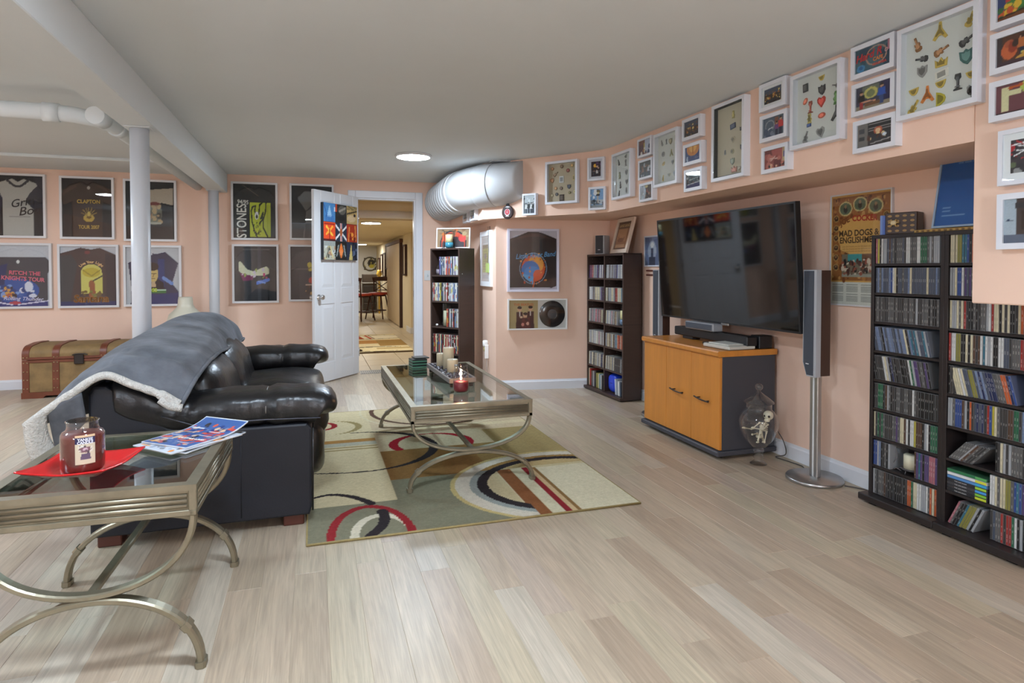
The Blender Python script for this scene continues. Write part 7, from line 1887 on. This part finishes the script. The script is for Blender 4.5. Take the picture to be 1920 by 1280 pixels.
for a in range(6): q.tube([(-.03 + .024 * math.cos(a * PI / 3) * t_, -.046 - .006 * math.sin(t_ * PI), .055 + .018 * math.sin(a * PI / 3) * t_) for t_ in np.linspace(0, 1, 6)], .003, 6, S(190, 160, 100))
q.build('bow', 'satin', bx)
MB().puff((-.03, -.05, .055), (.014, .006, .012), .9, 12, 8, S(206, 190, 150)).build('knot', 'satin', bx)
for k, (nm, c_) in enumerate((('pale blue', S(120, 146, 200)), ('blue', S(90, 116, 184)), ('dark blue', S(50, 60, 104)))):
    t = thing('small_book', f'{nm} small book beside the gold-leaf box, {ORD[k]} from left', 'book', LW(-.155 + .0145 * k, .02, BH), RZ_TV, 'small books on the left rack top')
    MB().box(-.0068, .0068, 0, .09, 0, .098 - .003 * k, c_, bev=.001).build('cover', 'satin', t)
    MB().box(-.005, .005, .002, .0905, .002, .096 - .003 * k, S(210, 204, 190)).build('pages', 'print', t)
# candle holder in the gap of the eighth shelf
ch = thing('candle_holder', 'wire candle holder with cream candle in the gap of the left black rack', 'candle holder', LW(.0, .06, SHZ[1] + .0005), RZ_TV)
MB().lathe([(0, .016), (.045, .016), (.048, .020), (.048, .024), (0, .022)], n=28, col=S(70, 66, 66)).build('dish', 'satin', ch)
MB().lathe([(0, .022), (.036, .022), (.036, .088), (.03, .092), (0, .088)], n=24, col=S(206, 200, 174)).build('candle', 'wax', ch)
q = MB().tube(crom([(-.04, -.02, .002), (-.06, -.03, .012), (-.075, -.03, .002), (-.085, -.03, .02), (-.065, -.02, .06), (-.078, -.01, .105), (-.05, -.01, .11)], 6), .0022, 6, S(96, 92, 92))
q.tube([(-.04, 0, .018), (-.075, -.02, .004)], .0022, 6, S(96, 92, 92)).tube([(.0, -.04, .016), (.0, -.045, 0)], .0022, 6, S(96, 92, 92)).tube([(.03, .03, .016), (.035, .035, 0)], .0022, 6, S(96, 92, 92))
q.build('wire_stand', 'satin', ch)

# ------------------------------------------------------------------ link the disc cases
cp = Vector((0, 0, 1.18))
vis_d = sorted([d for d in discs if d[5]], key=lambda d: (d[0].translation - cp).length)
single = vis_d[:300]
single_ids = {id(d) for d in single}
for d in single:
    m, cn_, row, k, rack, _ = d
    o = bpy.data.objects.new('disc_case', cd_mesh(cn_))
    o.matrix_world = m
    COL.objects.link(o)
    tag(o, f'{cn_} disc case, {ORD[k]} from left on {ORD[row]} shelf down, {rack}', 'disc case', 'disc cases in the tall black racks')
mass = {}
for d in discs:
    if id(d) in single_ids: continue
    mass.setdefault('small' if 'small' in d[4] else 'tall', []).append(d)
for key, L_ in mass.items():
    q = MB()
    for m, cn_, row, k, rack, _ in L_:
        me = cd_mesh(cn_); k0 = len(q.v)
        q.v += [tuple(m @ v.co) for v in me.vertices]
        at = me.color_attributes['Col'].data
        for pgn in me.polygons:
            q.f.append(tuple(k0 + i for i in pgn.vertices)); q.c.append(tuple(at[pgn.loop_start].color[:3])); q.sm.append(False)
    o = q.build('disc_cases', 'satin', fix=False)
    tag(o, 'rows of pale disc cases filling the small brown corner rack' if key == 'small' else 'remaining rows of disc cases on the left tall black rack', 'disc cases', None, 'stuff')
